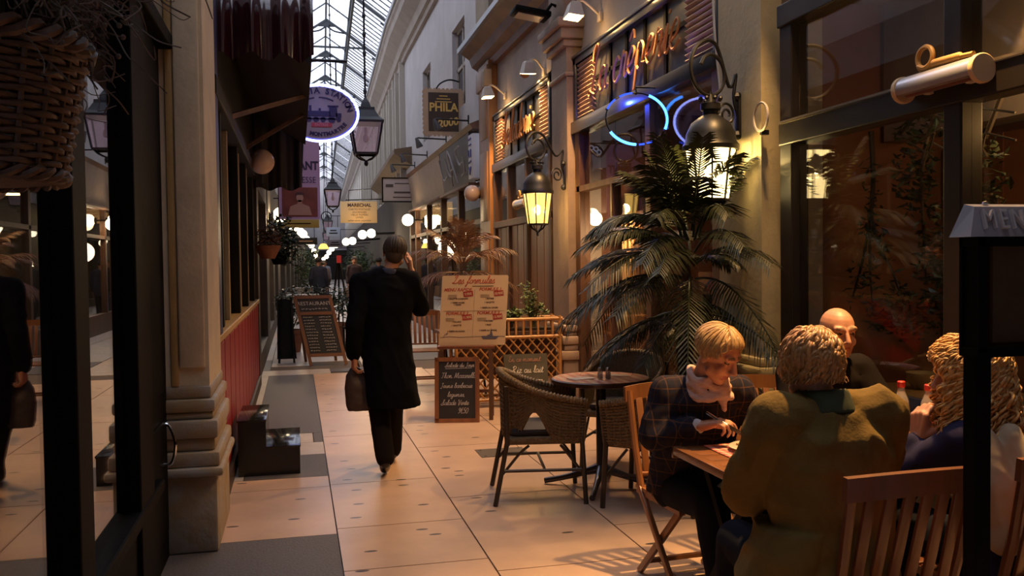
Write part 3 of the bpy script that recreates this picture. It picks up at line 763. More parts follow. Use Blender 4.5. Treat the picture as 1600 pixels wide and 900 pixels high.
# ---------------------------------------------------------------- infrared tube heaters
def tube_heater(label, y0, y1, x=2.93, z=2.37, cordcol=None, group='tube heaters on the transoms'):
    t = thing('tube_heater', label, 'heater', (3.0, (y0 + y1) / 2, z), 0, group)
    M = frame((0, 1, 0)); b = MB()
    pr = []
    for k in range(15):
        a = R(-30) + R(240) * k / 14; pr.append((cos(a) * .06, sin(a) * .06))
    b.prism(pr, (x, (y0 + y1) / 2, z), V((1, 0, 0)), V((0, 0, 1)), y1 - y0); b.build('reflector_shell', mat('aluminium', (.62, .60, .64), .3, metal=.75), t, angle=60)
    for yy in (y0, y1):
        c = MB(); c.lathe([(.062, -.012), (.066, -.008), (.066, .012), (.058, .016)], (x, yy, z), 24, M); c.build('end_cap', mat('heater_cap', (.60, .42, .24), .5), t)
    c = MB(); c.tube([(x, y0 + .03, z - .03), (x, y1 - .03, z - .03)], .012, 8); c.build('element', mat('quartz_dark', (.16, .06, .05), .3), t)
    
    for yy in (y1 - .12, y0 + .12): c = MB(); c.box((2.985, yy, z), (.05, .04, .08), None, .005); c.build('mount', lamp_white, t)
    yc = y1 - .16
    c = MB(); loop = [(x, y0 + .05, z + .075), (x, y0 + .22, z + .085), (x, yc - .1, z + .08)]
    for k in range(10):
        a = -pi / 2 + k * 2 * pi / 8; loop.append((x - .01 * k / 10, yc + cos(a) * .055, z + .125 + sin(a) * .05))
    loop.append((x, yc + .02, z + .062))
    c.tube(catmull(loop, 5), .012, 8); c.cap((x, y0 + .14, z + .083), (x, y0 + .3, z + .087), .019, .019); c.build('cord', mat('yellow_cord', (.55, .30, .08), .5), t)
tube_heater('silver tube heater with coiled yellow cord over the restaurant window', 3.35, 3.87)
tube_heater('pale tube heater with a looped cord over the orange panels', 11.3, 11.85, z=2.32)

# small fixings on the wall
t = thing('wall_speaker', 'small beige box on the wall above the lit floodlight by the white house', 'speaker', (3.0, 13.67, 4.3)); b = MB(); b.box((2.93, 13.67, 4.4), (.12, .13, .26), None, .01); b.build('cabinet', mat('beige_box', (.45, .33, .2), .6), t); b = MB(); b.box((2.868, 13.67, 4.4), (.006, .1, .2)); b.build('grille', mat('beige_grille', (.36, .26, .16), .8), t)
t = thing('flood_lamp', 'unlit flat black lamp on an arm above the painted pillar', 'lamp', (3.1, 9.75, 4.35)); b = MB(); b.box((2.62, 9.85, 4.34), (.42, .3, .07), Matrix.Rotation(R(8), 3, 'Y'), .02); b.build('housing', black_paint, t); b = MB(); b.tube([(2.8, 9.8, 4.37), (2.85, 9.78, 4.44), (2.9, 9.78, 4.42)], .018, 8); b.build('arm', black_paint, t); b = MB(); b.box((2.60, 9.85, 4.30), (.3, .22, .01), Matrix.Rotation(R(8), 3, 'Y')); b.build('lens', zinc, t)
t = thing('wall_spotlight', 'small unlit brown spotlight on the plaster above the smaller sign', 'lamp', (3.1, 11.4, 4.05)); b = MB(); b.lathe([(.02, 0), (.05, .02), (.065, .12), (.06, .13)], (3.0, 11.4, 4.05), 16, frame((-.6, -.5, -.5))); b.build('head', copper_brown, t); b = MB(); b.tube([(3.0, 11.4, 4.05), (3.05, 11.5, 4.07), (3.1, 11.55, 4.07)], .015, 8); b.sph((3.09, 11.55, 4.07), .04, 10); b.build('arm', copper_brown, t)
t = thing('cable', 'pale cable running down the dark edge of the long sign', 'cable', (3.1, 5.93, 3.9)); b = MB(); b.tube(catmull([(2.93, 5.95, 3.9), (2.93, 5.94, 3.4), (2.92, 5.86, 2.95), (2.93, 5.8, 2.6), (2.93, 5.78, 2.3)], 6), .008, 6); b.build('sheath', lamp_white, t)
t = thing('hose_reel_loop', 'thin pale ring of cable on the cream pillar beside the window', 'cable', (2.95, 5.35, 2.4)); b = MB(); b.tube([V((2.92, 5.25 + .09 * cos(a), 2.46 + .09 * sin(a))) for a in [2 * pi * k / 24 for k in range(24)]], .008, 6, True); b.build('coil', lamp_white, t); b = MB(); b.box((2.945, 5.25, 2.36), (.05, .03, .03)); b.build('hook', iron, t)

# ---------------------------------------------------------------- far part of the right-hand side
t = thing('hanging_sign', 'brown stamp-shaped sign with yellow capital letters hanging from the white house', 'sign', (3.1, 17, 4.9))
b = MB(); pts = []
W2, H2 = .37, .425
for k in range(9): pts += [(-W2 + 2 * W2 * (k + q) / 9, -H2 - d) for q, d in ((.0, 0), (.3, .03), (.7, .03))]
for k in range(10): pts += [(W2 + d, -H2 + 2 * H2 * (k + q) / 10) for q, d in ((.0, 0), (.3, .03), (.7, .03))]
for k in range(9): pts += [(W2 - 2 * W2 * (k + q) / 9, H2 + d) for q, d in ((.0, 0), (.3, .03), (.7, .03))]
for k in range(10): pts += [(-W2 - d, H2 - 2 * H2 * (k + q) / 10) for q, d in ((.0, 0), (.3, .03), (.7, .03))]
SX, SZ = V((1, 0, 0)), V((0, 0, 1)); oc = V((2.78, 17, 4.41))
b.prism(pts, oc, SX, SZ, .05); b.build('board', mat('stamp_board', (.50, .34, .22), .7), t)
b = MB(); b.prism([(-.29, -.36), (.29, -.36), (.29, .37), (-.29, .37)], oc + V((0, -.028, 0)), SX, SZ, .008); b.build('dark_field', mat('stamp_field', (.05, .03, .02), .5), t)
b = MB(); b.text('PHILA', oc + V((-.0, -.035, .02)), SX, SZ, .22, .006, bold=.006, font_scale_x=.95); b.text('2000', oc + V((.09, -.035, -.26)), SX * .98 + SZ * .16, SZ, .2, .006, bold=.006)

for z, w_ in ((.305, .16), (.25, .26), (.195, .32)): b.box(oc + V((0, -.034, z)), (w_, .006, .016))
b.build('lettering', mat('sign_yellow', (.75, .48, .13), .5), t)
b = MB(); b.tube(catmull([(3.1, 17, 5.0), (2.9, 17, 5.03), (2.72, 17, 4.95), (2.62, 17, 4.8)], 5), .016, 6); b.tube([(3.1, 17, 4.72), (3.15, 17, 4.72)], .014, 6); b.tube([(3.1, 17, 4.2), (3.15, 17, 4.2)], .014, 6); b.build('bracket', iron, t)

def panel_sign(label, y0, y1, m, marks):
    t = thing('fascia_sign', label, 'sign', (3.1, (y0 + y1) / 2, 2.95)); b = MB()
    b.prism([(0, 0), (.0, .86), (-.12, .86)][::-1] if False else [(0, 0), (-.02, 0), (-.14, .87), (0, .87)], (3.1, (y0 + y1) / 2, 2.95), V((1, 0, 0)), V((0, 0, 1)), y1 - y0); b.build('board', m, t, smooth=False)
    if marks:
        l = MB(); ux, uy = LEFTW, V((-.14, 0, 1)).normalized()
        for y, pts in marks: l.tube(catmull([V((3.06 - .12 * q, y, 2.95)) + ux * p + uy * q for p, q in pts], 3), .016, 6)
        l.build('lettering', mat('sign_pale', (.4, .4, .42), .6), t)
    b = MB(); b.span((2.95, y0, 2.9), (3.1, y1, 2.95), .005); b.build('lower_rail', copper_brown, t)
panel_sign('long dark fascia with pale pictograms beside the orange pilaster', 15.45, 18.7, mat('dark_fascia', (.085, .075, .075), .5, noise=(3, .3)), [(18.3, [(0, .7), (0, .3), (.5, .32)]), (17.6, [(0, .65), (.03, .35), (.3, .3), (.4, .65)]), (17.5, [(.0, .1), (.35, .75), (.6, .1)]), (17.3, [(.0, .38), (.3, .4)]), (16.4, [(.4, .7), (0, .65), (.05, .4), (.35, .42)]), (16.4, [(0, .2), (.4, .25), (.5, .5)])])
panel_sign('plain beige fascia board under the row of arm lamps', 18.8, 24.1, mat('beige_fascia', (.36, .26, .19), .65, noise=(5, .15)), None)
t = thing('plaque', 'narrow white plaque with blue strokes beside the dark fascia', 'sign', (3.0, 15.2, 2.95)); b = MB(); b.span((2.94, 15.0, 2.98), (3.1, 15.36, 3.74), .01); b.build('board', mat('white_enamel', (.55, .55, .6), .4), t)
b = MB()
for pts in ([(.06, .68), (.28, .68)], [(.06, .58), (.28, .58)], [(.08, .5), (.08, .38), (.26, .38), (.26, .5)], [(.06, .28), (.28, .3)], [(.1, .2), (.17, .08), (.26, .2)]): b.tube([V((2.935, 15.36, 2.98)) + LEFTW * p + UP * q for p, q in pts], .016, 6)
b.build('lettering', mat('blue_stroke', (.05, .06, .25), .5), t)
for i, (y, where) in enumerate(((16.1, 'nearest the stamp-shaped sign'), (18.6, 'above the joint of the dark and beige fascias'), (21.4, 'above the middle of the beige fascia'), (23.7, 'above the far end of the beige fascia'))):
    t = thing('arm_lamp', 'unlit black arm lamp ' + where, 'lamp', (3.1, y, 4.12), 0, 'arm lamps over the fascias'); b = MB(); b.tube([(3.1, y, 4.12), (2.5, y, 4.14), (2.46, y, 4.12)], .016, 6); b.box((3.09, y, 4.14), (.02, .05, .16)); b.build('arm', iron, t)
    b = MB(); b.lathe([(.025, .02), (.03, 0), (.075, -.17), (.07, -.19)], (2.47, y, 4.12), 14, Matrix.Rotation(R(-22), 3, 'Y')); b.build('shade', mat('lamp_grey', (.09, .09, .1), .4), t)

opal_lit = glow('opal_lit', (1.0, .82, .55), 7); opal_off = mat('opal_off', (.55, .40, .33), .25)
def globe(label, c, r, lit, wall, group=None, e=0):
    c = V(c); t = thing('globe_lamp', label, 'lamp', wall, 0, group)
    b = MB(); b.sph(c, r, 20); b.build('globe', opal_lit if lit else opal_off, t)
    b = MB(); d = V(wall) - c; b.tube([c + d.normalized() * r * .9, V(wall)], .018, 8); b.lathe([(r * .45, -.03), (r * .45, .03)], c + d.normalized() * r * .97, 12, frame(d)); b.build('arm', black_paint, t)
    if e: light('globe_light', 'POINT', c + V((-.0, -r - .05, -.1)), e, (1, .7, .38), t, size=r)
    return t
globe('unlit pinkish globe lamp beside the orange pilaster', (2.83, 14.5, 2.68), .135, False, (3.1, 14.62, 2.64))
globe('bright globe lamp in front of the dark shop under the beige fascia', (2.8, 23, 2.65), .15, True, (3.1, 23, 2.65), e=40)

t = thing('hanging_sign', 'white rectangular sign board at the end of the beige fascia', 'sign', (3.1, 24.15, 3.2)); b = MB(); b.span((2.28, 24.12, 3.18), (3.08, 24.18, 3.84), .005); b.build('board', mat('pale_board', (.42, .36, .37), .6), t)
b = MB()
for z0, z1, a, c_ in ((3.18, 3.21, 2.26, 3.1), (3.81, 3.84, 2.26, 3.1)): b.span((a, 24.1, z0), (c_, 24.2, z1))
for a in (2.26, 3.07): b.span((a, 24.1, 3.18), (a + .03, 24.2, 3.84))
b.build('frame', black_paint, t)
b = MB()
for z, w_, h_ in ((3.44, .44, .05), (3.31, .5, .03), (3.68, .4, .025)): b.box((2.80, 24.115, z), (w_, .006, h_))
b.span((2.36, 24.11, 3.58), (2.56, 24.118, 3.66)); b.build('lettering', mat('sign_ink', (.07, .05, .05), .7), t)
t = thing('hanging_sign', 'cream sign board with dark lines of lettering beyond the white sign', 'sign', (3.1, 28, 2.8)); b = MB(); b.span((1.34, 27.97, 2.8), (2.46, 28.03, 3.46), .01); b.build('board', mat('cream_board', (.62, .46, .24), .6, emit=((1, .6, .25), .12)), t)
b = MB(); b.text('MARECHAL', (1.92, 27.965, 3.3), SX, SZ, .14, .004, bold=.005)
for z, s in ((3.19, 'CARTES POSTALES'), (3.1, 'ANCIENNES'), (3.02, 'VIEUX PAPIERS'), (2.94, 'LIVRES'), (2.85, 'achat vente expertise')): b.text(s, (1.92, 27.965, z), SX, SZ, .08, .004)
b.build('lettering', mat('sign_ink', (.07, .05, .05), .7), t); b = MB(); b.tube([(1.5, 28, 3.5), (3.2, 28, 3.55)], .02, 6); b.tube([(1.6, 28, 3.46), (1.6, 28, 3.8), (2.3, 28, 3.85), (2.3, 28, 3.5)], .015, 6); b.build('bracket', iron, t)
light('sign_wash', 'POINT', (1.9, 27.4, 2.9), 10, WARM, None, size=.1)  # bare light without a fixture, added to brighten the cream sign

# dark shop door-ways on the far right
mb = MB()
for y0, y1 in ((14.6, 14.75), (16.8, 16.95), (18.9, 19.05), (21, 21.15), (23.1, 23.25), (24.15, 24.4)): mb.span((3.02, y0, 0), (3.15, y1, 2.95), .008)
mb.span((3.0, 14.6, 0), (3.15, 24.3, .45)); mb.span((3.02, 14.6, 2.2), (3.14, 24.3, 2.28))
struct('far_shopfront_frame', mb, brown_wood, smooth=False)
mb = MB(); mb.span((3.08, 14.7, .4), (3.086, 24.2, 2.95)); struct('window_26', mb, pane, smooth=False)
light('shop_fill', 'AREA', (3.5, 17.5, 2.85), 30, YEL, None, (3.5, 17.5, 0), .5); light('shop_fill', 'AREA', (3.5, 21.5, 2.85), 30, YEL, None, (3.5, 21.5, 0), .5)  # area lights without fixtures, added to brighten the shop interiors
for i, (y, z, r) in enumerate(((22.2, 2.62, .12), (18.0, 1.7, .05), (18.3, 1.62, .05), (16.2, 1.75, .08), (15.9, 1.66, .06), (19.6, 1.6, .05))):
    b = MB(); b.lathe([(r * .6, r), (r, -r), (r * .9, -r * 1.05)], (3.4, y, z), 14); o = b.build('shop_lamp', opal_lit); tag(o, 'small glowing shade lamp inside the shop window under the fascias', 'lamp', 'lamps in the shop windows')
    b = MB(); b.tube([(3.4, y, z + r), (3.4, y, 2.96)], .006, 5); b.build('cord', iron, o)

# ---------------------------------------------------------------- inside the restaurant (seen through the glass)
for i, (x, y) in enumerate(((3.75, 7.15), (4.1, 8.4), (4.7, 6.9), (4.5, 2.8), (4.6, 4.4))):
    b = MB(); b.lathe([(.07, 0), (.075, -.012), (.055, -.014)], (x, y, 3.2), 18); o = b.build('downlight', black_paint if False else lamp_white); tag(o, 'round recessed spotlight in the restaurant ceiling', 'lamp', 'spotlights in the restaurant ceiling')
    b = MB(); b.lathe([(.05, 0), (.001, 0)], (x, y, 3.184), 14); b.build('lens', glow('downlight_lens', (1, .72, .45), 10), o)
    light('downlight_beam', 'SPOT', (x, y, 3.17), 34 if y > 6 else 5, WARM, o, (x, y, 0), .04, 115, .8)
light('curtain_lamp', 'POINT', (3.22, 8.75, 1.86), 34, (1, .66, .34), None, size=.03)
b = MB(); b.tube([(3.22, 8.75, 3.2), (3.22, 8.75, 2.05)], .006, 6); o = thing('pendant_lamp', 'small shade lamp hanging in front of the straw screen', 'lamp', (3.22, 8.75, 3.2)); b.build('cord', iron, o); b = MB(); b.lathe([(.03, 2.06), (.04, 2.04), (.1, 1.94), (.095, 1.94)], (3.22, 8.75, 0), 18, capped=False); b.build('shade', mat('paper_shade', (.7, .5, .3), .7), o)
t = thing('straw_screen', 'golden straw screen standing inside the window behind the palm', 'screen', (3.45, 8.85, 0)); b = MB()
for k in range(230):
    y = random.uniform(8.45, 9.25); x = 3.42 + random.uniform(-.04, .04); l = random.uniform(.4, 1.9); z = random.uniform(.02, 1.95 - l + .1)
    b.tube([(x, y, z), (x + random.uniform(-.03, .03), y + random.uniform(-.06, .06), z + l)], random.uniform(.004, .009), 5)
b.span((3.48, 8.45, 0.02), (3.5, 9.25, 1.9)); b.build('straw', mat('straw', (.46, .29, .12), .7), t); b = MB()
for y in (8.42, 9.28): b.span((3.39, y - .02, 0), (3.5, y + .02, 2.05), .005)
b.span((3.39, 8.4, 1.98), (3.5, 9.3, 2.05), .005); b.build('frame', brown_wood, t)
# brown partition, pale niche, counter
t = thing('wood_partition', 'tall plain red-brown partition inside the window behind the bald man', 'partition', (4.2, 4.7, 0)); b = MB(); b.span((4.2, 4.2, 0), (4.26, 5.15, 2.3), .004); b.span((4.19, 4.62, 0), (4.2, 4.66, 2.3)); b.build('panel', dark_red, t)
t = thing('sideboard', 'brown counter with a pale top inside the window', 'counter', (4.6, 3.9, 0)); b = MB(); b.span((4.4, 3.2, 0), (5.0, 4.3, .98), .01); b.build('body', brown_wood, t); b = MB(); b.span((4.35, 3.15, .98), (5.05, 4.35, 1.03), .008); b.build('top', mat('pale_top', (.35, .24, .15), .4), t); b = MB(); b.span((4.385, 3.3, .1), (4.4, 3.75, .9), .005); b.build('door', dark_red, t)
t = thing('bread_bin', 'pale box standing on the counter inside the window', 'box', (4.6, 3.95, 1.03)); b = MB(); b.box((4.62, 3.98, 1.13), (.3, .36, .2), None, .02); b.build('body', mat('pale_bin', (.42, .36, .27), .5), t); b = MB(); b.box((4.62, 3.98, 1.24), (.32, .38, .03), None, .01); b.build('lid', mat('pale_bin', (.42, .36, .27), .5), t)
t = thing('vase', 'round dark clay pot with dry twigs on the counter', 'vase', (4.55, 3.55, 1.03)); b = MB(); b.lathe([(.06, 0), (.11, .06), (.12, .13), (.07, .21), (.06, .24), (.07, .25)], (4.55, 3.55, 1.03), 20); b.build('pot', mat('clay', (.14, .06, .035), .4), t); b = MB()
for k in range(26):
    a = random.uniform(0, 6.28); r = random.uniform(.1, .3); p = V((4.55, 3.55, 1.26)); b.tube(catmull([p, p + V((cos(a) * r * .4, sin(a) * r * .4, .2)), p + V((cos(a) * r, sin(a) * r, random.uniform(.3, .5)))], 4), .004, 5)
b.build('twigs', mat('twig', (.12, .08, .05), .7), t)

# upper-window spot washing the bulkhead
o = thing('picture_spot', 'small spotlight at the top of the upper window by the silver heater', 'lamp', (3.62, 3.85, 3.2)); b = MB(); b.lathe([(.025, .1), (.035, .08), (.05, 0), (.045, 0)], (3.62, 3.85, 3.08), 16); b.build('head', lamp_white, o); b = MB(); b.lathe([(.04, 0), (.001, 0)], (3.62, 3.85, 3.083), 12); b.build('lens', glow('downlight_lens', (1, .72, .45), 10), o); light('spot_beam', 'SPOT', (3.62, 3.85, 3.07), 26, WARM, o, (3.72, 3.85, 2.4), .02, 60, .5)
light('dining_room_fill', 'POINT', (3.5, 3.4, 2.22), 15, WARM, None, size=.05); light('dining_room_fill', 'POINT', (4.9, 3.0, 2.5), 9, WARM, None, size=.1)  # unseen fill lights without fixtures, added to brighten the room behind the glass

# ================================================================ LEFT side and hanging things
wicker_brown = mat('willow', (.12, .055, .03), .55, noise=(60, .5))
t = thing('basket', 'woven willow basket hanging beside the black shopfront', 'basket', (-.53, 1.6, 1.68))
bc = V((-.53, 1.6, 0)); NS = 26
def brad(z): return .158 + (z - 1.69) / .25 * .045
b = MB()
for k in range(NS):
    a = 2 * pi * k / NS; b.tube([bc + V((cos(a) * brad(z), sin(a) * brad(z), z)) for z in (1.69, 1.76, 1.83, 1.90)], .0045, 6)
b.build('stakes', wicker_brown, t)
b = MB()
for r_i in range(19):
    z = 1.703 + r_i * .0104; pts = []
    for k in range(NS * 4):
        a = 2 * pi * k / (NS * 4); off = .0055 * cos(a * NS / 2 + pi * r_i)
        pts.append(bc + V((cos(a) * (brad(z) + off), sin(a) * (brad(z) + off), z + .0015 * sin(a * 5 + r_i))))
    b.tube(pts, .0052, 6, True)
tag(b.build('weave', wicker_brown, t), kind='stuff')
for nm, z, rr, nst in (('rim', 1.905, .016, 3), ('foot_border', 1.697, .012, 3)):
    b = MB()
    for q in range(nst):
        pts = []
        for k in range(90):
            a = 2 * pi * k / 90; tw = a * 11 + q * 2 * pi / nst
            pts.append(bc + V((cos(a) * (brad(z) + rr * .7 * cos(tw)), sin(a) * (brad(z) + rr * .7 * cos(tw)), z + rr * .7 * sin(tw))))
        b.tube(pts, rr * .55, 6, True)
    b.build(nm, wicker_brown, t)
b = MB(); b.lathe([(.152, 1.69), (.152, 1.70)], bc, 24); b.build('base', wicker_brown, t)
b = MB()
for k in range(3):
    a = 2 * pi * k / 3 + .5; b.tube([bc + V((cos(a) * .2, sin(a) * .2, 1.91)), bc + V((-.03, 0, 2.5))], .004, 5)
b.tube([bc + V((-.03, 0, 2.5)), bc + V((-.03, 0, 2.56)), V((-.68, 1.6, 2.6))], .008, 6); b.build('hanger', iron, t)
b = MB(); rnd = random.Random(3)
for k in range(1300):
    a = rnd.uniform(0, 2 * pi); r0 = rnd.uniform(0, .16); p = bc + V((cos(a) * r0, sin(a) * r0, 1.88 + rnd.uniform(0, .1)))
    d = V((cos(a), sin(a), 0)) * rnd.uniform(.02, .15); pts = [p]
    q = p + V((0, 0, rnd.uniform(.05, .26))) + d * .4; pts.append(q)
    for s in range(7):
        q = q + V((rnd.uniform(-.032, .032), rnd.uniform(-.032, .032), rnd.uniform(-.042, .022))) + d * .12; pts.append(q)
    b.tube(catmull(pts, 4), rnd.uniform(.0007, .0019), 4)
for k in range(40):
    a = rnd.uniform(-1.5, .3); p = bc + V((.17 * cos(a), .17 * sin(a), 1.97 + rnd.uniform(0, .1))); pts = [p]
    for s in range(4): p = p + V((rnd.uniform(.0, .03), rnd.uniform(-.02, .02), rnd.uniform(-.04, .012))); pts.append(p)
    b.tube(catmull(pts, 4), .0018, 4); b.sph(pts[-1], .005, 6)
o = b.build('dried_moss', mat('dry_moss', (.15, .11, .09), .9, noise=(30, .4))); tag(o, 'tangle of dry grey-brown moss spilling over the willow basket', 'plant')

# plastic awning and dark awning
def drape(mb, x0, x1, y, z0, z1, nx, amp, waves, th=.006, seed=0., slant=0., bulge=0.):
    rows = []
    for j in range(11):
        v = j / 10; row = []
        for i in range(nx + 1):
            u = i / nx; A = amp * (v ** .8)
            yy = y - A * (sin(u * waves * 2 * pi + seed) + .35 * sin(u * waves * 4.7 * pi + 1 + seed)) - .02 * v - bulge * min(1, v / .42) ** 1.1
            row.append(V((x0 + (x1 - x0) * u + slant * v * u, yy, z1 + (z0 - z1) * v + .02 * sin(u * waves * 2 * pi) * v)))
        rows.append(row)
    for s in (0, th):
        vs = [p + V((0, s, 0)) for r in rows for p in r]; fs = []
        for j in range(10):
            for i in range(nx):
                a = j * (nx + 1) + i; fs.append((a, a + 1, a + nx + 2, a + nx + 1))
        mb._new(vs, fs)
burg = mat('burgundy_plastic', (.035, .004, .009), .2, coat=1.0)
dark_cloth = mat('dark_cloth', (.014, .008, .011), .6)
t = thing('awning', 'shiny burgundy plastic awning bunched over the red shopfront', 'awning', (-.5, 6.6, 3.7))
b = MB(); drape(b, -.56, .15, 6.95, 3.02, 3.70, 60, .05, 3.2, bulge=.33); b.build('valance', burg, t, angle=80)
b = MB(); b._new([V(p) for p in ((-.6, 6.98, 4.3), (.16, 6.98, 3.55), (.16, 11.6, 3.55), (-.6, 11.6, 4.3), (-.6, 6.98, 3.5), (.14, 6.98, 3.05), (.14, 11.6, 3.05), (-.6, 11.6, 3.5))], [(0, 1, 2, 3), (4, 5, 6, 7), (0, 1, 5, 4), (1, 2, 6, 5), (2, 3, 7, 6), (0, 4, 7, 3)]); b.build('canopy', dark_cloth, t, smooth=False)

for p, q in (((-.55, 7.2, 2.66), (.1, 8.4, 3.08)), ((-.55, 9.3, 2.66), (.1, 9.4, 3.08))): b = MB(); b.bar(p, q, .03, .04); b.build('arm', brown_wood, t)
t = thing('awning', 'black cloth awning hanging low behind the unlit globe', 'awning', (-.5, 11.6, 3.5))
b = MB(); drape(b, -.5, .09, 11.7, 2.5, 4.2, 50, .03, 2.3, slant=.0); b.build('valance', dark_cloth, t, angle=80)
b = MB(); b._new([V(p) for p in ((-.55, 11.72, 4.2), (.18, 11.72, 4.1), (.1, 14.5, 4.1), (-.55, 14.5, 4.2), (-.55, 11.72, 2.7), (.09, 11.72, 2.6), (.05, 14.5, 3.3), (-.55, 14.5, 3.3))], [(0, 1, 2, 3), (4, 5, 6, 7), (0, 1, 5, 4), (1, 2, 6, 5), (2, 3, 7, 6), (0, 4, 7, 3)]); b.build('canopy', dark_cloth, t, smooth=False)

globe('unlit globe lamp in front of the black cloth awning', (-.36, 10.6, 2.72), .142, False, (-.5, 10.6, 2.69))
globe('bright globe lamp below the purple banner', (-.3, 19, 2.57), .15, True, (-.5, 19, 2.57), e=45)

# stepped block
t = thing('step_block', 'glossy black two-step block against the red panels', 'steps', (-.2, 7.1, 0)); b = MB()
b.prism([(-.44, 0), (0, 0), (0, .2), (-.24, .2), (-.24, .4), (-.44, .4)], (0, 7.15, 0), V((1, 0, 0)), V((0, 0, 1)), .72)
b.build('body', mat('black_granite', (.006, .006, .007), .2), t, smooth=False)
b = MB(); b.span((-.245, 6.78, .2), (.006, 7.52, .215), .004); b.span((-.445, 6.78, .4), (-.235, 7.52, .415), .004); b.build('tread', mat('step_tread', (.012, .012, .013), .12), t)

# hanging passage lanterns
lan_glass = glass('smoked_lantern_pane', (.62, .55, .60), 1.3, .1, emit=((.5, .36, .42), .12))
def passage_lantern(y, label):
    x = XC + bend(y); t = thing('hanging_lantern', label, 'lantern', (x, y, 9.4), 0, 'lanterns hung from the glass roof'); c = V((x, y, -.12))
    b = MB(); b.lathe([(.325, 3.60), (.33, 3.63), (.25, 3.68), (.17, 3.78), (.165, 3.82), (.10, 3.83), (.07, 3.9), (.02, 3.96)], c, 4, a0=pi / 4); b.build('roof', iron, t, smooth=False)
    g = MB(); g.lathe([(.205, 3.2), (.30, 3.6)], c, 4, a0=pi / 4, capped=False); g.build('glass', lan_glass, t, smooth=False)
    b = MB()
    for k in range(4):
        a = pi / 4 + k * pi / 2; d = V((cos(a), sin(a), 0)); b.bar(c + d * .207 + V((0, 0, 3.19)), c + d * .302 + V((0, 0, 3.61)), .02, .02)
        b.tube(catmull([c + d * .2 + V((0, 0, 3.19)), c + d * .12 + V((0, 0, 3.13)), c + d * .03 + V((0, 0, 3.1))], 4), .012, 5)
    b.lathe([(.215, 3.17), (.22, 3.2), (.19, 3.2), (.19, 3.17)], c, 4, a0=pi / 4); b.sph(c + V((0, 0, 3.06)), (.03, .03, .045), 8); b.build('cage', iron, t, smooth=False)
    b = MB(); b.tube([c + V((0, 0, 3.95)), c + V((0, 0, 10.05 + .12))], .014, 6)
    for k in range(20): b.sph(c + V((0, 0, 4.05 + k * .26)), (.026, .026, .05), 6)
    b.build('rod', iron, t)
    b = MB(); b.tube([c + V((0, 0, 3.55)), c + V((0, 0, 3.42))], .02, 6); b.sph(c + V((0, 0, 3.4)), (.04, .04, .06), 8); b.build('bulb', opal_off, t)
passage_lantern(12.6, 'big smoked-glass lantern hanging in front of the oval neon sign')
passage_lantern(24.2, 'medium dark lantern hanging beside the purple banner')
passage_lantern(42, 'small far lantern hanging beyond the purple banner')
passage_lantern(58, 'tiny lantern hanging deepest in the passage')

# oval neon sign
t = thing('hanging_sign', 'oval sign with a locomotive ringed by white-blue neon', 'sign', (-.9, 12, 4.0))
oc = V((.335, 12, 3.515)); A_, B_ = .455, .335
def ell(a, b, n=64, y=0.): return [(a * cos(2 * pi * k / n), b * sin(2 * pi * k / n)) for k in range(n)]
b = MB(); b.prism(ell(A_, B_), oc, SX, SZ, .06); b.build('board', mat('oval_board', (.33, .27, .30), .5), t)
b = MB(); b.prism(ell(A_ * 1.02, B_ * 1.025), oc + V((0, .01, 0)), SX, SZ, .05); b.build('back_rim', mat('oval_rim', (.03, .03, .22), .4, emit=((.03, .03, .9), .5)), t)
b = MB(); b.tube([oc + V((x * 1, -.02, z)) for x, z in ell(A_ * 1.08, B_ * 1.09)], .017, 8, True); b.build('neon_tube', glow('neon_white_blue', (.30, .36, 1.0), 7), t)
ink = mat('oval_ink', (.03, .02, .09), .6); b = MB()
def arc_text(mb, txt, a0, a1, ra, rb, size, flip=False):
    n = len(txt)
    for i, ch in enumerate(txt):
        a = a0 + (a1 - a0) * i / max(1, n - 1); p = oc + V((ra * cos(a), -.035, rb * sin(a)))
        up = V((cos(a) * rb, 0, sin(a) * ra)).normalized() * (-1 if flip else 1); mb.text(ch, p, V((up.z, 0, -up.x)), up, size, .004, bold=.004)
arc_text(b, 'VICTORIA STATION', R(168), R(12), A_ * .78, B_ * .76, .105)
arc_text(b, 'BOUL MONTMARTRE', R(212), R(328), A_ * .86, B_ * .9, .07, True)
for a0, a1 in ((128, 104), (92, 52)):
    b.tube([oc + V((A_ * .62 * cos(R(a0 + (a1 - a0) * k / 8)), -.034, B_ * .6 * sin(R(a0 + (a1 - a0) * k / 8)))) for k in range(9)], .010, 5)
b.build('lettering', ink, t)
b = MB(); L0 = oc + V((0, -.036, -.03))
def q2(x, z): return L0 + V((x, 0, z))
for x, z, w_, h_ in ((-.02, .02, .30, .07), (.17, .05, .1, .13), (.17, .12, .14, .02), (-.12, .09, .03, .07), (0, .075, .03, .03), (.24, .0, .07, .06), (-.02, -.045, .46, .02)): b.box(q2(x, z), (w_, .006, h_))
for x, r in ((-.14, .035), (-.05, .035), (.04, .035), (.15, .045), (.24, .03), (-.2, .022)): b.lathe([(r, -.003), (r, .003)], q2(x, -.055), 16, frame((0, 1, 0)))
b.prism([(-.2, -.06), (-.26, -.09), (-.19, -.09)], q2(0, 0), SX, SZ, .006); b.build('locomotive', ink, t)
b = MB(); b.box(oc + V((.02, -.036, -.155)), (.26, .008, .055)); b.build('red_plate', mat('red_plate', (.45, .05, .08), .5), t)
b = MB(); b.text('ENTREE', oc + V((.02, -.043, -.172)), SX, SZ, .05, .003); b.build('plate_lettering', mat('plate_pink', (.62, .3, .33), .5), t)
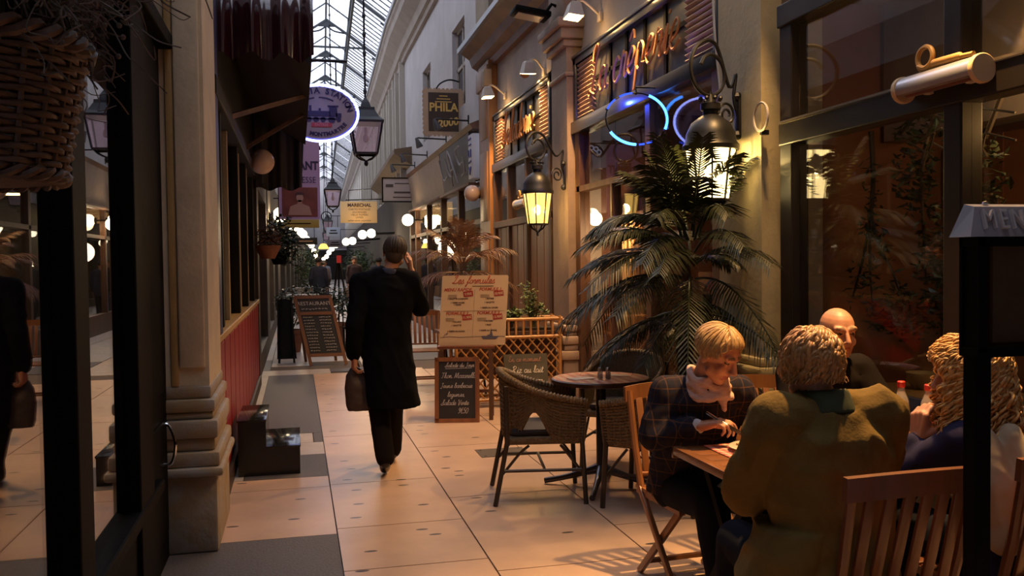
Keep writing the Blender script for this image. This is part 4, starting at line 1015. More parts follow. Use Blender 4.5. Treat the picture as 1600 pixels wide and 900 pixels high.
b = MB(); b.tube([(-1.0, 12, 4.2), (.7, 12, 4.2)], .02, 6); b.tube([(.1, 12, 4.2), (.1, 12, 3.88)], .01, 6); b.tube([(.55, 12, 4.2), (.55, 12, 3.86)], .01, 6); b.tube([(-1.0, 12, 4.6), (.2, 12, 4.2)], .012, 6); b.build('bracket', iron, t)
light('neon_wash', 'POINT', oc + V((0, -.45, .1)), 1.6, (.25, .28, 1), t, size=.03)

# purple banner with a portrait
t = thing('banner', 'lilac vertical banner with dark lettering and a reddish portrait', 'banner', (-.9, 16, 3.8))
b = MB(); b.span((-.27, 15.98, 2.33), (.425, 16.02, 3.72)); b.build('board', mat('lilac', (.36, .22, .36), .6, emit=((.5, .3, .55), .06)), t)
b = MB(); b.text('RESTAURANT', (.40, 15.975, 3.19), SX, SZ, .2, .004, 'RIGHT', bold=.008, font_scale_x=.8); b.text('HONGROISE', (.36, 15.975, 2.0 + .97), SX, SZ, .15, .004, 'RIGHT', font_scale_x=.8) if False else b.text('JEUNESSE', (.36, 15.975, 2.96), SX, SZ, .15, .004, 'RIGHT', font_scale_x=.85); b.build('lettering', mat('banner_ink', (.03, .015, .06), .6), t)
b = MB(); b.span((-.22, 15.972, 2.37), (.38, 15.98, 2.88)); b.build('portrait_field', mat('portrait_red', (.26, .06, .05), .6, noise=(6, .35)), t)
b = MB(); pc = V((.08, 15.966, 2.6))
b.prism([(.06 * cos(a) , .10 + .075 * sin(a)) for a in [2 * pi * k / 20 for k in range(20)]], pc, SX, SZ, .006); b.prism([(-.03, .06), (.03, .06), (.04, .0), (.16, -.05), (.2, -.2), (-.2, -.2), (-.16, -.05), (-.04, 0)], pc, SX, SZ, .006); b.build('portrait_figure', mat('portrait_skin', (.46, .25, .2), .6), t)
b = MB(); b.prism([(.085 * cos(a), .15 + .05 * sin(a)) for a in [pi * k / 14 for k in range(15)]], pc + V((0, -.003, 0)), SX, SZ, .006); b.build('portrait_hair', mat('portrait_dark', (.09, .03, .04), .6), t)
b = MB(); b.tube([(-1.0, 16, 3.78), (.5, 16, 3.78)], .018, 6)
for x in (-.2, .36): b.tube([(x, 16, 3.78), (x, 16, 3.71)], .01, 5)
b.build('bracket', iron, t)
t = thing('fan_sign', 'round dark sign with white rosettes above the lilac banner', 'sign', (-.9, 17.5, 4.0)); b = MB()
b.prism([(.27 * cos(a), .22 * sin(a)) for a in [pi * k / 20 for k in range(21)]], (.22, 17.5, 3.72), SX, SZ, .04); b.build('board', black_paint, t)
b = MB()
for k in range(5):
    a = R(20 + 35 * k); b.tube([V((.22 + .17 * cos(a) + .045 * cos(q), 17.47, 3.72 + .13 * sin(a) + .045 * sin(q))) for q in [2 * pi * i / 12 for i in range(12)]], .012, 6, True)
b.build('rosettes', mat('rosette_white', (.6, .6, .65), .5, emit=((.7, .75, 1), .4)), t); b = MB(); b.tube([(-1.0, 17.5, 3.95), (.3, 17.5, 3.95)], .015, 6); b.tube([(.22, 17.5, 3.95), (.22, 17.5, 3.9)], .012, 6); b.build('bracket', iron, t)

# more small signs deep in the passage
for lab, x0, x1, y, z0, z1, m, name in (
    ('long dull yellow board below the purple banner', -.42, .55, 22, 2.42, 2.62, mat('dull_yellow', (.34, .22, .04), .6), 'hanging_sign'),
    ('pale blue board with faint lines hanging deep in the passage', 1.3, 1.9, 40, 2.75, 3.15, mat('pale_blue_board', (.42, .5, .66), .6), 'hanging_sign'),
    ('grey board hanging under the pale blue one', 1.45, 2.2, 44, 2.35, 2.7, mat('grey_board', (.2, .16, .17), .6), 'hanging_sign'),
    ('dark board with gold lettering under the bluish rosette', -.05, .75, 33, 2.25, 2.5, black_wood, 'hanging_sign')):
    t = thing(name, lab, 'sign', (x0, y, z1 + .3)); b = MB(); b.span((x0, y - .03, z0), (x1, y + .03, z1), .01); b.build('board', m, t)
    b = MB()
    for x in (x0 + .1, x1 - .1): b.tube([(x, y, z1), (x, y, z1 + .5)], .012, 5)
    b.tube([(x0 - 1.2 if x0 < 1 else x0, y, z1 + .5), (x1 if x0 < 1 else 3.6, y, z1 + .5)], .015, 5); b.build('bracket', iron, t)
    b = MB(); hh = z1 - z0
    for q in range(1 if hh < .3 else 2): b.box(((x0 + x1) / 2, y - .034, z0 + hh * (.5 if hh < .3 else .35 + .3 * q)), ((x1 - x0) * (.6 - .15 * q), .006, hh * .12))
    b.build('lettering', letter_cream if 'gold' in lab else black_paint, t)
t = thing('wall_clock', 'round white clock on the end wall of the passage', 'clock', (2.9, 89.95, 6.2)); cx = 3.45; b = MB(); M = frame((0, 1, 0)); b.lathe([(.45, -.05), (.45, .04)], (cx - .5, 89.9, 6.2), 28, M); b.build('dial', mat('dial', (.6, .6, .58), .5), t); b = MB(); b.tube([V((cx - .5 + .47 * cos(a), 89.86, 6.2 + .47 * sin(a))) for a in [2 * pi * k / 28 for k in range(28)]], .05, 6, True); b.bar((cx - .5, 89.82, 6.2), (cx - .5, 89.82, 6.5), .04, .02); b.bar((cx - .5, 89.82, 6.2), (cx - .28, 89.82, 6.3), .04, .02); b.build('rim', black_paint, t)

# rows of far lamps
for i, (x, y, z, r) in enumerate(((-.05, 26, 2.62, .15), (.25, 32, 2.6, .14), (.42, 37, 2.55, .14), (.72, 44, 2.45, .14), (.98, 52, 2.3, .14), (1.28, 62, 2.15, .13), (1.55, 72, 2.05, .13), (.15, 28.5, 2.55, .12), (.5, 40, 2.5, .12))):
    globe('small bright globe lamp in the row on the near side of the far shops', (x, y, z), r, True, (-.5 + bend(y), y, z + .1), 'far globe lamps along the bookshop side', e=14 if i % 2 == 0 else 0)
for i, (x, y, z, r) in enumerate(((2.18, 30.5, 2.52, .15), (2.45, 30.2, 2.55, .15))):
    globe(('inner' if i == 0 else 'outer') + ' one of the twin bright globes under the cream sign', (x, y, z), r, True, (3.25, y, z + .03), e=26)
for i, (x, y, z, r) in enumerate(((2.3, 38, 2.5, .16), (2.05, 38.3, 2.47, .16), (1.95, 46, 2.5, .16), (1.98, 52, 2.42, .16), (2.1, 60, 2.3, .16), (2.2, 68, 2.1, .16), (2.15, 74, 1.95, .15))):
    globe('small bright globe lamp in the row along the far terrace', (x, y, z), r, True, (3.1 + bend(y), y, z + .1), 'far globe lamps along the terrace side', e=14 if i % 2 == 0 else 0)
t = thing('pendant_lamp', 'yellow glowing dome lamp low in the middle of the far passage', 'lamp', (1.0, 36, 9)); b = MB(); b.lathe([(.05, 2.35), (.12, 2.32), (.19, 2.2), (.2, 2.14)], (1.05, 36, 0), 20, capped=False); b.build('shade', glow('yellow_shade', (1.0, .62, .12), 2.2), t); b = MB(); b.tube([(1.05, 36, 2.34), (1.25, 36, 10.0)], .01, 5); b.build('cord', iron, t)
for x, y, z in ((1.2, 30, 2.0), (1.2, 48, 2.4), (1.4, 66, 2.4)): light('far_glow', 'POINT', (x, y, z), 30, (1, .75, .5), None, size=.3)  # unseen fill lights with no lamps, added to brighten the far passage

# foliage helpers
def leaf_cloud(mb, c, rad, n, size, rnd, flat=.8):
    c = V(c)
    for k in range(n):
        d = V((rnd.gauss(0, 1), rnd.gauss(0, 1), rnd.gauss(0, 1))); d.normalize(); rr = rnd.random() ** .45
        p = c + V((d.x * rad[0], d.y * rad[1], d.z * rad[2])) * rr
        a = V((rnd.uniform(-1, 1), rnd.uniform(-1, 1), rnd.uniform(-.5, .6))).normalized(); s = size * rnd.uniform(.6, 1.25)
        b_ = a.cross(V((rnd.uniform(-1, 1), rnd.uniform(-1, 1), 1))).normalized(); nrm = a.cross(b_)
        mb._new([p - a * s, p - b_ * s * .42 + nrm * s * .12, p + a * s, p + b_ * s * .42 + nrm * s * .12, p - nrm * s * .05], [(0, 1, 4), (1, 2, 4), (2, 3, 4), (3, 0, 4)])
leaf_dark = mat('leaf_dark', (.030, .055, .020), .45, noise=(8, .5)); leaf_mid = mat('leaf_mid', (.10, .15, .035), .45, noise=(12, .5)); leaf_far = mat('leaf_far', (.06, .10, .04), .6, noise=(6, .5))
terracotta = mat('terracotta', (.22, .08, .04), .7, noise=(8, .3)); soil = mat('soil', (.03, .02, .014), .95)
def potted(name, label, c, pot_r, pot_h, rad, up, n, size, m, seed, group=None, cat='plant'):
    t = thing(name, label, cat, c, 0, group); c = V(c); rnd = random.Random(seed)
    b = MB(); b.lathe([(pot_r * .72, 0), (pot_r * .95, pot_h * .8), (pot_r * 1.05, pot_h * .82), (pot_r * 1.05, pot_h), (pot_r * .92, pot_h), (pot_r * .9, pot_h * .93)], c, 20); b.build('pot', terracotta, t)
    b = MB(); b.lathe([(pot_r * .9, pot_h * .9), (.001, pot_h * .93)], c, 16); b.build('soil', soil, t)
    b = MB(); cc = c + V((0, 0, up))
    for k in range(9):
        a = rnd.uniform(0, 6.28); b.tube(catmull([c + V((0, 0, pot_h * .9)), c + V((cos(a) * rad[0] * .3, sin(a) * rad[1] * .3, pot_h * .4 + up * .5)), cc + V((cos(a) * rad[0] * .7, sin(a) * rad[1] * .7, rnd.uniform(-.2, .8) * rad[2]))], 4), .006, 5)
    b.build('stems', mat('twig', (.12, .08, .05), .7), t)
    b = MB(); leaf_cloud(b, cc, rad, n, size, rnd); b.build('leaves', m, t, smooth=False)
    return t
t = thing('hanging_plant', 'dark bushy plant in a hanging pot before the lamps of the far shops', 'plant', (-.25, 15, 2.1)); b = MB(); leaf_cloud(b, (-.22, 15, 1.95), (.3, .3, .42), 420, .06, random.Random(5)); b.build('leaves', leaf_dark, t, smooth=False); b = MB(); b.lathe([(.1, 0), (.17, .16), (.18, .2)], (-.26, 15, 1.55), 16); b.build('pot', black_paint, t); b = MB(); b.tube([(-.26, 15, 1.75), (-.26, 15, 3.3), (-.55, 15, 3.35)], .008, 5); b.build('cord', iron, t)
t = thing('hanging_plant', 'reddish hanging flower basket by the window of the red shopfront', 'plant', (-.35, 11, 2.0)); b = MB(); leaf_cloud(b, (-.33, 11.2, 1.86), (.16, .16, .2), 200, .04, random.Random(8)); b.build('leaves', mat('leaf_rust', (.12, .05, .025), .6, noise=(9, .4)), t, smooth=False); b = MB(); b.lathe([(.08, 0), (.14, .12), (.15, .16)], (-.33, 11.2, 1.62), 16); b.build('pot', terracotta, t); b = MB(); b.tube([(-.33, 11.2, 1.75), (-.33, 11.2, 2.5), (-.48, 11.2, 2.62)], .006, 5); b.build('cord', iron, t)
for i, (x, y, lab) in enumerate(((-.1, 16.3, 'low dark shrub in a pot behind the tall menu board, nearest the wall'), (.32, 17.1, 'low dark shrub in a pot directly behind the tall menu board'), (.72, 17.9, 'low dark shrub in a pot behind the tall menu board, nearest the walkway'))):
    potted('potted_shrub', lab, (x, y, 0), .2, .4, (.32, .3, .36), .82, 420, .05, leaf_dark, 20 + i, 'shrubs behind the tall menu board')
for i, (x, y) in enumerate(((2.4, 33, ), (2.5, 37), (2.6, 43), (.35, 30))):
    potted('potted_shrub', ('green shrub in a pot under the twin globes', 'green shrub in a pot beyond the cream sign', 'green shrub farthest down the terrace side', 'green shrub in a pot below the string of far lamps')[i], (x, y, 0), .26, .5, (.5, .5, .75), 1.45, 380, .09, leaf_far, 40 + i, 'shrubs deep in the passage')
# chalk boards by the shrubs
def chalk_lines(mb, o, ux, uy, w_, rows, dz, size, rnd):
    for r_i in range(rows):
        x = 0.
        while x < w_:
            l = rnd.uniform(.3, 1.) * size * 2.2
            pts = [V(o) + V(ux) * (x + l * k / 6) + V(uy) * (-r_i * dz + rnd.uniform(-.5, .5) * size) for k in range(7)]
            mb.tube(pts, .0045, 4); x += l + size * .8
t = thing('menu_board', 'tall wooden A-board with a chalk menu standing by the dark shrubs', 'sign', (.35, 14.1, 0))
ux, uy = V((1, 0, 0)), V((-.215, .17, 1.0)).normalized(); o_ = V((.19, 13.98, .0)); W_, H_ = .53, 1.1
f = MB(); nn = ux.cross(uy)
for a, b_ in (((0, 0), (0, H_)), ((W_, 0), (W_, H_)), ((0, H_ - .02), (W_, H_ - .02)), ((0, .82), (W_, .82)), ((0, .16), (W_, .16))):
    f.bar(o_ + ux * a[0] + uy * a[1], o_ + ux * b_[0] + uy * b_[1], .05, .03, nn)
f.build('frame', mat('board_wood', (.20, .085, .035), .5), t)
p = MB(); p.box(o_ + ux * W_ / 2 + uy * .49, (W_, .012, .66), Matrix((ux, -nn, uy)).transposed()); p.box(o_ + ux * W_ / 2 + uy * .95, (W_, .012, .24), Matrix((ux, -nn, uy)).transposed()); p.build('slate', mat('slate', (.02, .02, .02), .6), t)
l = MB(); l.text('RESTAURANT', o_ + ux * W_ / 2 + uy * .95 + nn * .012, ux, uy, .082, .003); chalk_lines(l, o_ + ux * .06 + uy * .89 + nn * .012, ux, uy, .36, 1, .05, .02, random.Random(2))
for cx in (.05, .29): chalk_lines(l, o_ + ux * cx + uy * .76 + nn * .012, ux, uy, .15, 12, .048, .014, random.Random(int(cx * 100)))
l.build('lettering', mat('chalk', (.55, .52, .48), .9), t, smooth=False)
g = MB()
for x in (.03, W_ - .03): g.bar(o_ + ux * x + uy * (H_ - .05) + V((0, .04, 0)), o_ + ux * (x - .1) + V((0, .62, 0)), .04, .025)
g.build('rear_leg', mat('board_wood', (.20, .085, .035), .5), t)
t = thing('menu_board', 'dark folded board leaning beside the tall chalk menu', 'sign', (-.1, 14.5, 0)); b = MB(); b.prism([(0, 0), (.3, 0), (.26, .95), (.06, .95)], (-.32, 14.55, .06), V((1, 0, 0)), V((-.05, .2, 1)).normalized(), .03); b.build('panel', black_wood, t); b = MB(); b.bar((-.29, 14.5, 0), (-.24, 14.72, 1.0), .03, .03); b.bar((-.06, 14.5, 0), (-.09, 14.72, 1.0), .03, .03); b.build('leg', black_wood, t)
t = thing('easel', 'tall dark folding easel with a small red sign beyond the shrubs', 'easel', (1.0, 22, 0)); b = MB(); b.bar((.75, 21.9, 0), (1.0, 22.05, 1.75), .04, .03); b.bar((1.25, 21.9, 0), (1.0, 22.05, 1.75), .05, .03); b.bar((1.0, 22.6, 0), (1.0, 22.05, 1.7), .04, .03); b.build('leg', black_wood, t); b = MB(); b.box((1.0, 21.98, 1.66), (.11, .03, .18)); b.build('sign', mat('red_sign', (.45, .02, .02), .5, emit=((1, .05, .03), .12)), t)
b = MB(); b.bar((.87, 21.95, .7), (1.13, 21.95, .7), .05, .03); b.build('tray', black_wood, t)
# iron cafe chair beside the board
t = thing('iron_chair', 'black iron café chair behind the tall chalk menu', 'chair', (.95, 15.6, 0)); b = MB()
for x in (-.18, .18):
    b.tube([(.95 + x, 15.4, 0), (.95 + x, 15.42, .45)], .012, 6); b.tube(catmull([(.95 + x, 15.82, 0), (.95 + x, 15.78, .45), (.95 + x, 15.84, .9)], 5), .012, 6)
b.build('frame', iron, t); b = MB(); b.lathe([(.2, .44), (.205, .46), (.2, .47)], (.95, 15.6, 0), 20); b.build('seat', black_paint, t); b = MB(); b.tube(catmull([(.77, 15.84, .9), (.95, 15.86, .98), (1.13, 15.84, .9)], 6), .014, 6); b.tube([V((.95 + .11 * cos(a), 15.82, .72 + .11 * sin(a))) for a in [2 * pi * k / 20 for k in range(20)]], .008, 6, True); b.tube(catmull([(.78, 15.8, .62), (.95, 15.81, .58), (1.12, 15.8, .62)], 5), .008, 6); b.build('backrest', iron, t)
# far cafe tables with cloths
for i, (x, y, lab) in enumerate(((.15, 24, 'far café table with a white cloth beyond the shrubs'), (.35, 31, 'farther café table with a white cloth under the string of lamps'))):
    t = thing('cafe_table', lab, 'table', (x, y, 0)); b = MB(); b.box((x, y, .735), (.8, .7, .03), None, .01); b.build('tabletop', brown_wood, t); b = MB(); b.span((x - .41, y - .36, .755), (x + .41, y + .36, .762)); b.span((x - .412, y - .362, .5), (x + .412, y - .356, .76)); b.build('tablecloth', mat('white_cloth', (.6, .55, .5), .8), t)
    for dx in (-.35, .35):
        for dy in (-.3, .3): b = MB(); b.bar((x + dx, y + dy, 0), (x + dx, y + dy, .73), .04, .04); b.build('leg', brown_wood, t)

# ================================================================ TERRACE furniture
teak = mat('teak', (.30, .115, .04), .38, noise=(10, .4), stretch=(1, 1, .12), coat=.15)
teak_dark = mat('teak_dark', (.19, .062, .024), .34, noise=(10, .4), stretch=(1, 1, .12), coat=.2)
bamboo = mat('bamboo', (.46, .22, .07), .4, noise=(14, .35))
chalk = mat('chalk', (.55, .52, .48), .9)

# ---------------------------------------------------------------- big palms
def frond(mb, base, d, L, droop, n, ll, rnd, lw=.011):
    d = V(d).normalized(); side = d.cross(V((0, 0, 1)))
    side = side.normalized() if side.length > .1 else V((1, 0, 0))
    pts = []
    for k in range(13):
        s = k / 12; pts.append(V(base) + d * L * s + V((0, 0, -1)) * droop * L * s ** 2.1)
    mb.tube(pts, [.009 * (1 - .8 * k / 12) + .0015 for k in range(13)], 5)
    for k in range(n):
        s = .2 + .8 * k / n; i = min(11, int(s * 12)); f = s * 12 - i; p = pts[i].lerp(pts[i + 1], f); t = (pts[i + 1] - pts[i]).normalized()
        up = side.cross(t)
        for sg in (-1, 1):
            l = ll * (1 - .55 * abs(s - .45) / .55) * rnd.uniform(.85, 1.1)
            dirv = (side * sg * .85 + t * (.55 + .5 * s) + up * rnd.uniform(-.12, .15)).normalized()
            m1 = p + dirv * l * .5 + V((0, 0, -.10 * l)); e = p + dirv * l + V((0, 0, -.42 * l)); w_ = t * lw
            mb._new([p - w_ * .6, p + w_ * .6, m1 + w_, m1 - w_, e], [(0, 1, 2, 3), (3, 2, 4)])
def palm(name, label, c, trunk_h, specs, m, seed, pot=True, pr=.22, lw=.009, nl=32):
    rnd = random.Random(seed); c = V(c); t = thing(name, label, 'plant', c)
    b = MB(); b.lathe([(pr * .75, 0), (pr, .3), (pr * 1.08, .32), (pr * 1.08, .38), (pr * .92, .38), (pr * .9, .35)], c, 24); b.build('pot', mat('dark_pot', (.045, .028, .02), .5), t)
    b = MB(); b.lathe([(pr * .9, .34), (.001, .36)], c, 20); b.build('soil', soil, t)
    for q in range(3):
        a = q * 2.1 + seed; b = MB(); off = V((cos(a), sin(a), 0)); pts = [c + off * .06 + V((0, 0, .33))]
        hh = trunk_h * (1 - .18 * q)
        for k in range(1, 9): pts.append(c + off * (.06 + .05 * k / 8) + V((rnd.uniform(-.01, .01), rnd.uniform(-.01, .01), .33 + (hh - .33) * k / 8)))
        b.tube(pts, [.03 if k % 2 else .034 for k in range(9)], 8); b.build('trunk', mat('palm_trunk', (.045, .03, .018), .8, bump=(40, .4)), t)
    for az, el, L, zb, droop in specs:
        a = R(az + rnd.uniform(-8, 8)); e = R(el + rnd.uniform(-6, 6)); b = MB()
        frond(b, c + V((cos(a) * .06, sin(a) * .06, zb)), (cos(a) * cos(e), sin(a) * cos(e), sin(e)), L * rnd.uniform(.92, 1.08), droop * rnd.uniform(.75, 1.3), nl, .27 * (L / .85) ** .5, rnd, lw)
        b.build('frond', m, t, smooth=False)
    return t
sp = []
for i in range(9): sp.append((i * 40 + 10, 62, .74, 1.75, .3))
for i in range(7): sp.append((i * 51, 76, .8, 1.7, .2))
for i in range(11): sp.append((i * 33, 34, .85, 1.6, .55))
for i in range(11): sp.append((i * 33 + 16, 12, .92, 1.42, .6))
for i in range(10): sp.append((i * 36 + 5, 2, .85 if not 80 < (i * 36 + 5) < 270 else .62, 1.18, .45))
for a in (-75, -50, -28, -5, 20): sp.append((a - 20, 8, .72, .86, .5))
for i in range(9): sp.append((i * 40 + 25, 48, .85, 1.68, .5))
for i in range(10): sp.append((i * 36 + 18, 24, .9, 1.52, .5))
sp = [s for s in sp if not (-66 < ((s[0] + 180) % 360 - 180) < 66 and s[1] < 55)]       # the wall side is kept short
sp += [(s, e, .30, z, .6) for s in (-50, -20, 15, 50) for e, z in ((25, 1.55), (5, 1.25))]
palm('potted_palm', 'big dark green palm in a pot in front of the long script sign', (2.60, 5.62, 0), 1.6, sp, mat('palm_leaf', (.034, .040, .013), .45, noise=(9, .45), spec=.35), 4)
sp2 = [(i * 40, 62, .66, 1.62, .4) for i in range(9)] + [(i * 33 + 12, 36, .7, 1.55, .55) for i in range(11)] + [(i * 33 + 4, 10, .66, 1.42, .5) for i in range(11)] + [(i * 60, 80, .62, 1.62, .25) for i in range(6)]
palm('potted_palm', 'rust-coloured smaller palm behind the printed menu board', (1.98, 10.85, 0), 1.62, sp2, mat('palm_rust', (.17, .075, .035), .5, noise=(9, .4)), 9, lw=.0055, nl=20)

# ---------------------------------------------------------------- bamboo planter
t = thing('bamboo_planter', 'bamboo lattice planter box in front of the orange panels', 'planter', (2.2, 9.45, 0))
x0, x1, y0, y1 = 1.62, 2.76, 9.3, 9.62
b = MB()
for x, y in ((x0, y0), (x1, y0), (x0, y1), (x1, y1)): b.tube([(x, y, 0), (x, y, .96)], .02, 8)
for y in (y0, y1):
    for z in (.93, .74, .08): b.tube([(x0 - .03, y, z), (x1 + .03, y, z)], .019, 8)
for x in (x0, x1):
    for z in (.93, .74, .08): b.tube([(x, y0, z), (x, y1, z)], .017, 8)
b.build('frame', bamboo, t)
b = MB()
for i in range(1, 14): b.tube([(x0 + (x1 - x0) * i / 14, y0, .74), (x0 + (x1 - x0) * i / 14, y0, .93)], .013, 6)
b.build('rail_bars', bamboo, t)
b = MB(); n = 11; st = (x1 - x0) / n
for i in range(-5, n + 1):
    for sg in (1, -1):
        pts = []
        xa = x0 + i * st if sg > 0 else x0 + (i + 5) * st
        xb = xa + sg * 5 * st * .66 / .6
        # clip to the frame
        za, zb = .08, .74; dx = xb - xa
        ts = [0, 1]
        t0 = max(0, (x0 - xa) / dx if dx > 0 else (x1 - xa) / dx); t1 = min(1, (x1 - xa) / dx if dx > 0 else (x0 - xa) / dx)
        if t1 - t0 > .05: b.tube([(xa + dx * t0, y0 + .006 * sg, za + (zb - za) * t0), (xa + dx * t1, y0 + .006 * sg, za + (zb - za) * t1)], .009, 6)
b.build('lattice', bamboo, t)
b = MB(); b.span((x0 + .03, y0 + .04, .3), (x1 - .03, y1 - .03, .8), .01); b.build('trough', mat('trough', (.07, .03, .015), .7), t); b = MB(); b.span((x0 + .05, y0 + .06, .79), (x1 - .05, y1 - .05, .83)); b.build('soil', soil, t)
def box_plant(label, x, spread, hgt, n, seed, size):
    t = thing('leafy_plant', label, 'plant', (x, 9.46, .83)); rnd = random.Random(seed); s = MB(); l = MB()
    for k in range(n):
        a = rnd.uniform(0, 6.28); r = spread * rnd.random() ** .6; p = V((x + rnd.uniform(-.04, .04), 9.46, .82)); e = p + V((cos(a) * r, sin(a) * min(r, .12), hgt * rnd.uniform(.35, 1)))
        pts = catmull([p, p.lerp(e, .5) + V((0, 0, .05)), e], 5); s.tube(pts, .004, 5)
        for q in range(9):
            w_ = pts[min(len(pts) - 1, 3 + q)]; leaf_cloud(l, w_, (.04, .03, .035), 2, size, rnd)
    s.build('stems', mat('green_stem', (.10, .09, .03), .6), t); l.build('leaves', leaf_mid, t, smooth=False)
box_plant('low round leafy plant at the menu board end of the bamboo planter', 2.22, .22, .22, 20, 3, .038)
box_plant('tall small-leaved plant standing up from the bamboo planter by the painted pillar', 2.52, .17, .50, 17, 6, .03)

# ---------------------------------------------------------------- boards in front of the planter
rz = R(-14); ux = V((cos(rz), sin(rz), 0)); fr = V((sin(rz), -cos(rz), 0))      # fr points to the viewer
O = V((1.345, 8.72, 0))
t = thing('side_stand', 'dark wooden stand carrying the printed menu board', 'table', O + ux * .27)
b = MB(); b.box(O + ux * .27 - fr * .1 + V((0, 0, .715)), (.56, .3, .03), Matrix.Rotation(rz, 3, 'Z'), .006); b.build('top', teak_dark, t)
for a in (.03, .51):
    for d in (.03, -.22): b = MB(); b.bar(O + ux * a + fr * d, O + ux * a + fr * d + V((0, 0, .70)), .04, .035, fr); b.build('leg', mat('stand_leg', (.10, .045, .02), .5), t)
b = MB(); b.bar(O + ux * .03 - fr * .22 + V((0, 0, .25)), O + ux * .51 - fr * .22 + V((0, 0, .25)), .03, .03); b.build('stretcher', teak_dark, t)
# slate with chalk writing leaning against it
t = thing('chalkboard', 'red-framed black chalkboard standing on the floor under the printed menu', 'sign', O + fr * .12)
uy = (V((0, 0, 1)) - fr * .13).normalized(); nn = ux.cross(uy); Oc = O + fr * .165 + V((0, 0, .0)) - ux * .03; W_, H_ = .43, .63
b = MB()
for p, q in (((0, .02), (W_, .02)), ((0, H_ - .02), (W_, H_ - .02)), ((.018, 0), (.018, H_)), ((W_ - .018, 0), (W_ - .018, H_))): b.bar(Oc + ux * p[0] + uy * p[1], Oc + ux * q[0] + uy * q[1], .04, .025, nn)
b.build('frame', teak, t)
b = MB(); b.box(Oc + ux * W_ / 2 + uy * H_ / 2 - nn * .004, (W_ - .02, .01, H_ - .02), Matrix((ux, -nn, uy)).transposed()); b.build('slate', mat('slate', (.02, .02, .02), .6), t)
b = MB()
for s, xx, zz, h in (('Salade du Jour', .10, .535, .021), ('Thon Mozarella', .06, .43, .025), ('Jeune barbecue', .055, .335, .023), ('legumes,', .12, .25, .023), ('Salade Verte', .06, .17, .024), ('9€50', .22, .09, .026)):
    script(b, s, Oc + ux * xx + uy * zz + nn * .004, ux, uy, h, .0022, .25, 4, 5) if all(c in GL for c in s) else None
b.tube([Oc + ux * .1 + uy * .52 + nn * .004, Oc + ux * .36 + uy * .525 + nn * .004], .002, 5)
b.build('chalk_writing', chalk, t, smooth=False)
# printed board
t = thing('menu_board', 'cream printed menu board headed in red script on the dark stand', 'sign', O + V((0, 0, .73)))
uy = (V((0, 0, 1)) - fr * .10 + ux * .06).normalized(); nn = ux.cross(uy).normalized(); Ob = O + V((0, 0, .732)) + ux * .0 - fr * .02; W_, H_ = .655, .69
b = MB()
rr = .018; out = []
for cx, cy, a0 in ((W_ - rr, rr, -90), (W_ - rr, H_ - rr, 0), (rr, H_ - rr, 90), (rr, rr, 180)): out += [(cx + rr * cos(R(a0 + 90 * k / 4)), cy + rr * sin(R(a0 + 90 * k / 4))) for k in range(5)]
b.prism(out, Ob, ux, uy, .016); b.build('board', mat('menu_cream', (.66, .46, .24), .45), t, smooth=False)
pt = lambda x, y: Ob + ux * (x * W_) + uy * (y * H_) + nn * .0095
red_ink = mat('red_ink', (.42, .055, .02), .6); brown_ink = mat('brown_ink', (.10, .045, .02), .7)
b = MB(); script(b, 'Les formules', pt(.16, .885), ux, uy, .037, .0035, .28, 5, 5)
for s, x, y in (('MENU RAPIDE', .245, .775), ('FORMULE 1', .735, .78), ('FORMULE 2', .25, .435), ('FORMULE 3', .72, .44)): b.text(s, pt(x, y), ux, uy, .043, .002, shear=.2, bold=.001)
b.build('headings', red_ink, t, smooth=False)
ry = (uy + ux * -.16).normalized(); rx = ry.cross(nn)
for x, y, s in ((.405, .735, '9.90€'), (.865, .74, '10.90€'), (.405, .40, '11.90€'), (.865, .405, '13.90€')):
    k = MB(); k.box(pt(x, y), (.095, .004, .052), Matrix((rx, -nn, ry)).transposed()); k.text(s, pt(x, y) - ry * .014 + nn * .003, rx, ry, .034, .002, bold=.001) if False else None
    o = k.build('price_tag', mat('tag_red', (.38, .03, .015), .5), t, smooth=False)
    k = MB(); k.text(s, pt(x, y) - ry * .013 + nn * .003, rx, ry, .036, .002, bold=.001, font_scale_x=.85); k.build('price', mat('menu_cream', (.66, .46, .24), .45), o, smooth=False)
b = MB()
for x, rows in ((.25, ((.655, '1 GALETTE COMPLETE'), (.60, '1 CREPE SUCRE'), (.57, '1 CIDRE'))), (.73, ((.655, '1 ENTREE'), (.60, '1 GALETTE'), (.525, '1 CREPE AU CHOIX'))), (.25, ((.325, '1 SALADE'), (.275, '1 GALETTE'), (.19, '1 CREPE AU CHOIX'))), (.73, ((.335, '1 ENTREE'), (.28, '1 PLAT'), (.20, '1 CREPE AU CHOIX')))):
    for y, s in rows: b.text(s, pt(x, y), ux, uy, .02, .0015, bold=.0008)
for x, y in ((.14, .72), (.63, .72), (.12, .385), (.6, .385)):
    for q in range(3): b.box(pt(x + .03, y - q * .018), (.09, .002, .0022), Matrix((ux, -nn, uy)).transposed())
b.box(pt(.5, .49), (.6, .002, .0016), Matrix((ux, -nn, uy)).transposed()); b.box(pt(.5, .45), (.0016, .002, .48), Matrix((ux, -nn, uy)).transposed()); b.box(pt(.62, .845), (.21, .002, .006), Matrix((ux, -nn, uy)).transposed())
b.build('small_print', brown_ink, t, smooth=False)
b = MB(); b.tube([pt(x, y) for x, y in ((.02, .115), (.15, .125), (.3, .115), (.5, .12), (.7, .13), (.98, .12))], .002, 5); b.prism([(0, 0), (.13, .0), (.16, .03), (.1, .026), (.09, .045), (.05, .045), (.03, .026), (-.02, .03)], pt(.66, .085), ux, uy, .003); b.tube([pt(.76, .14), pt(.775, .21)], .002, 5); b.prism([(0, 0), (.03, .0), (.012, .07)], pt(.76, .14), ux, uy, .003)
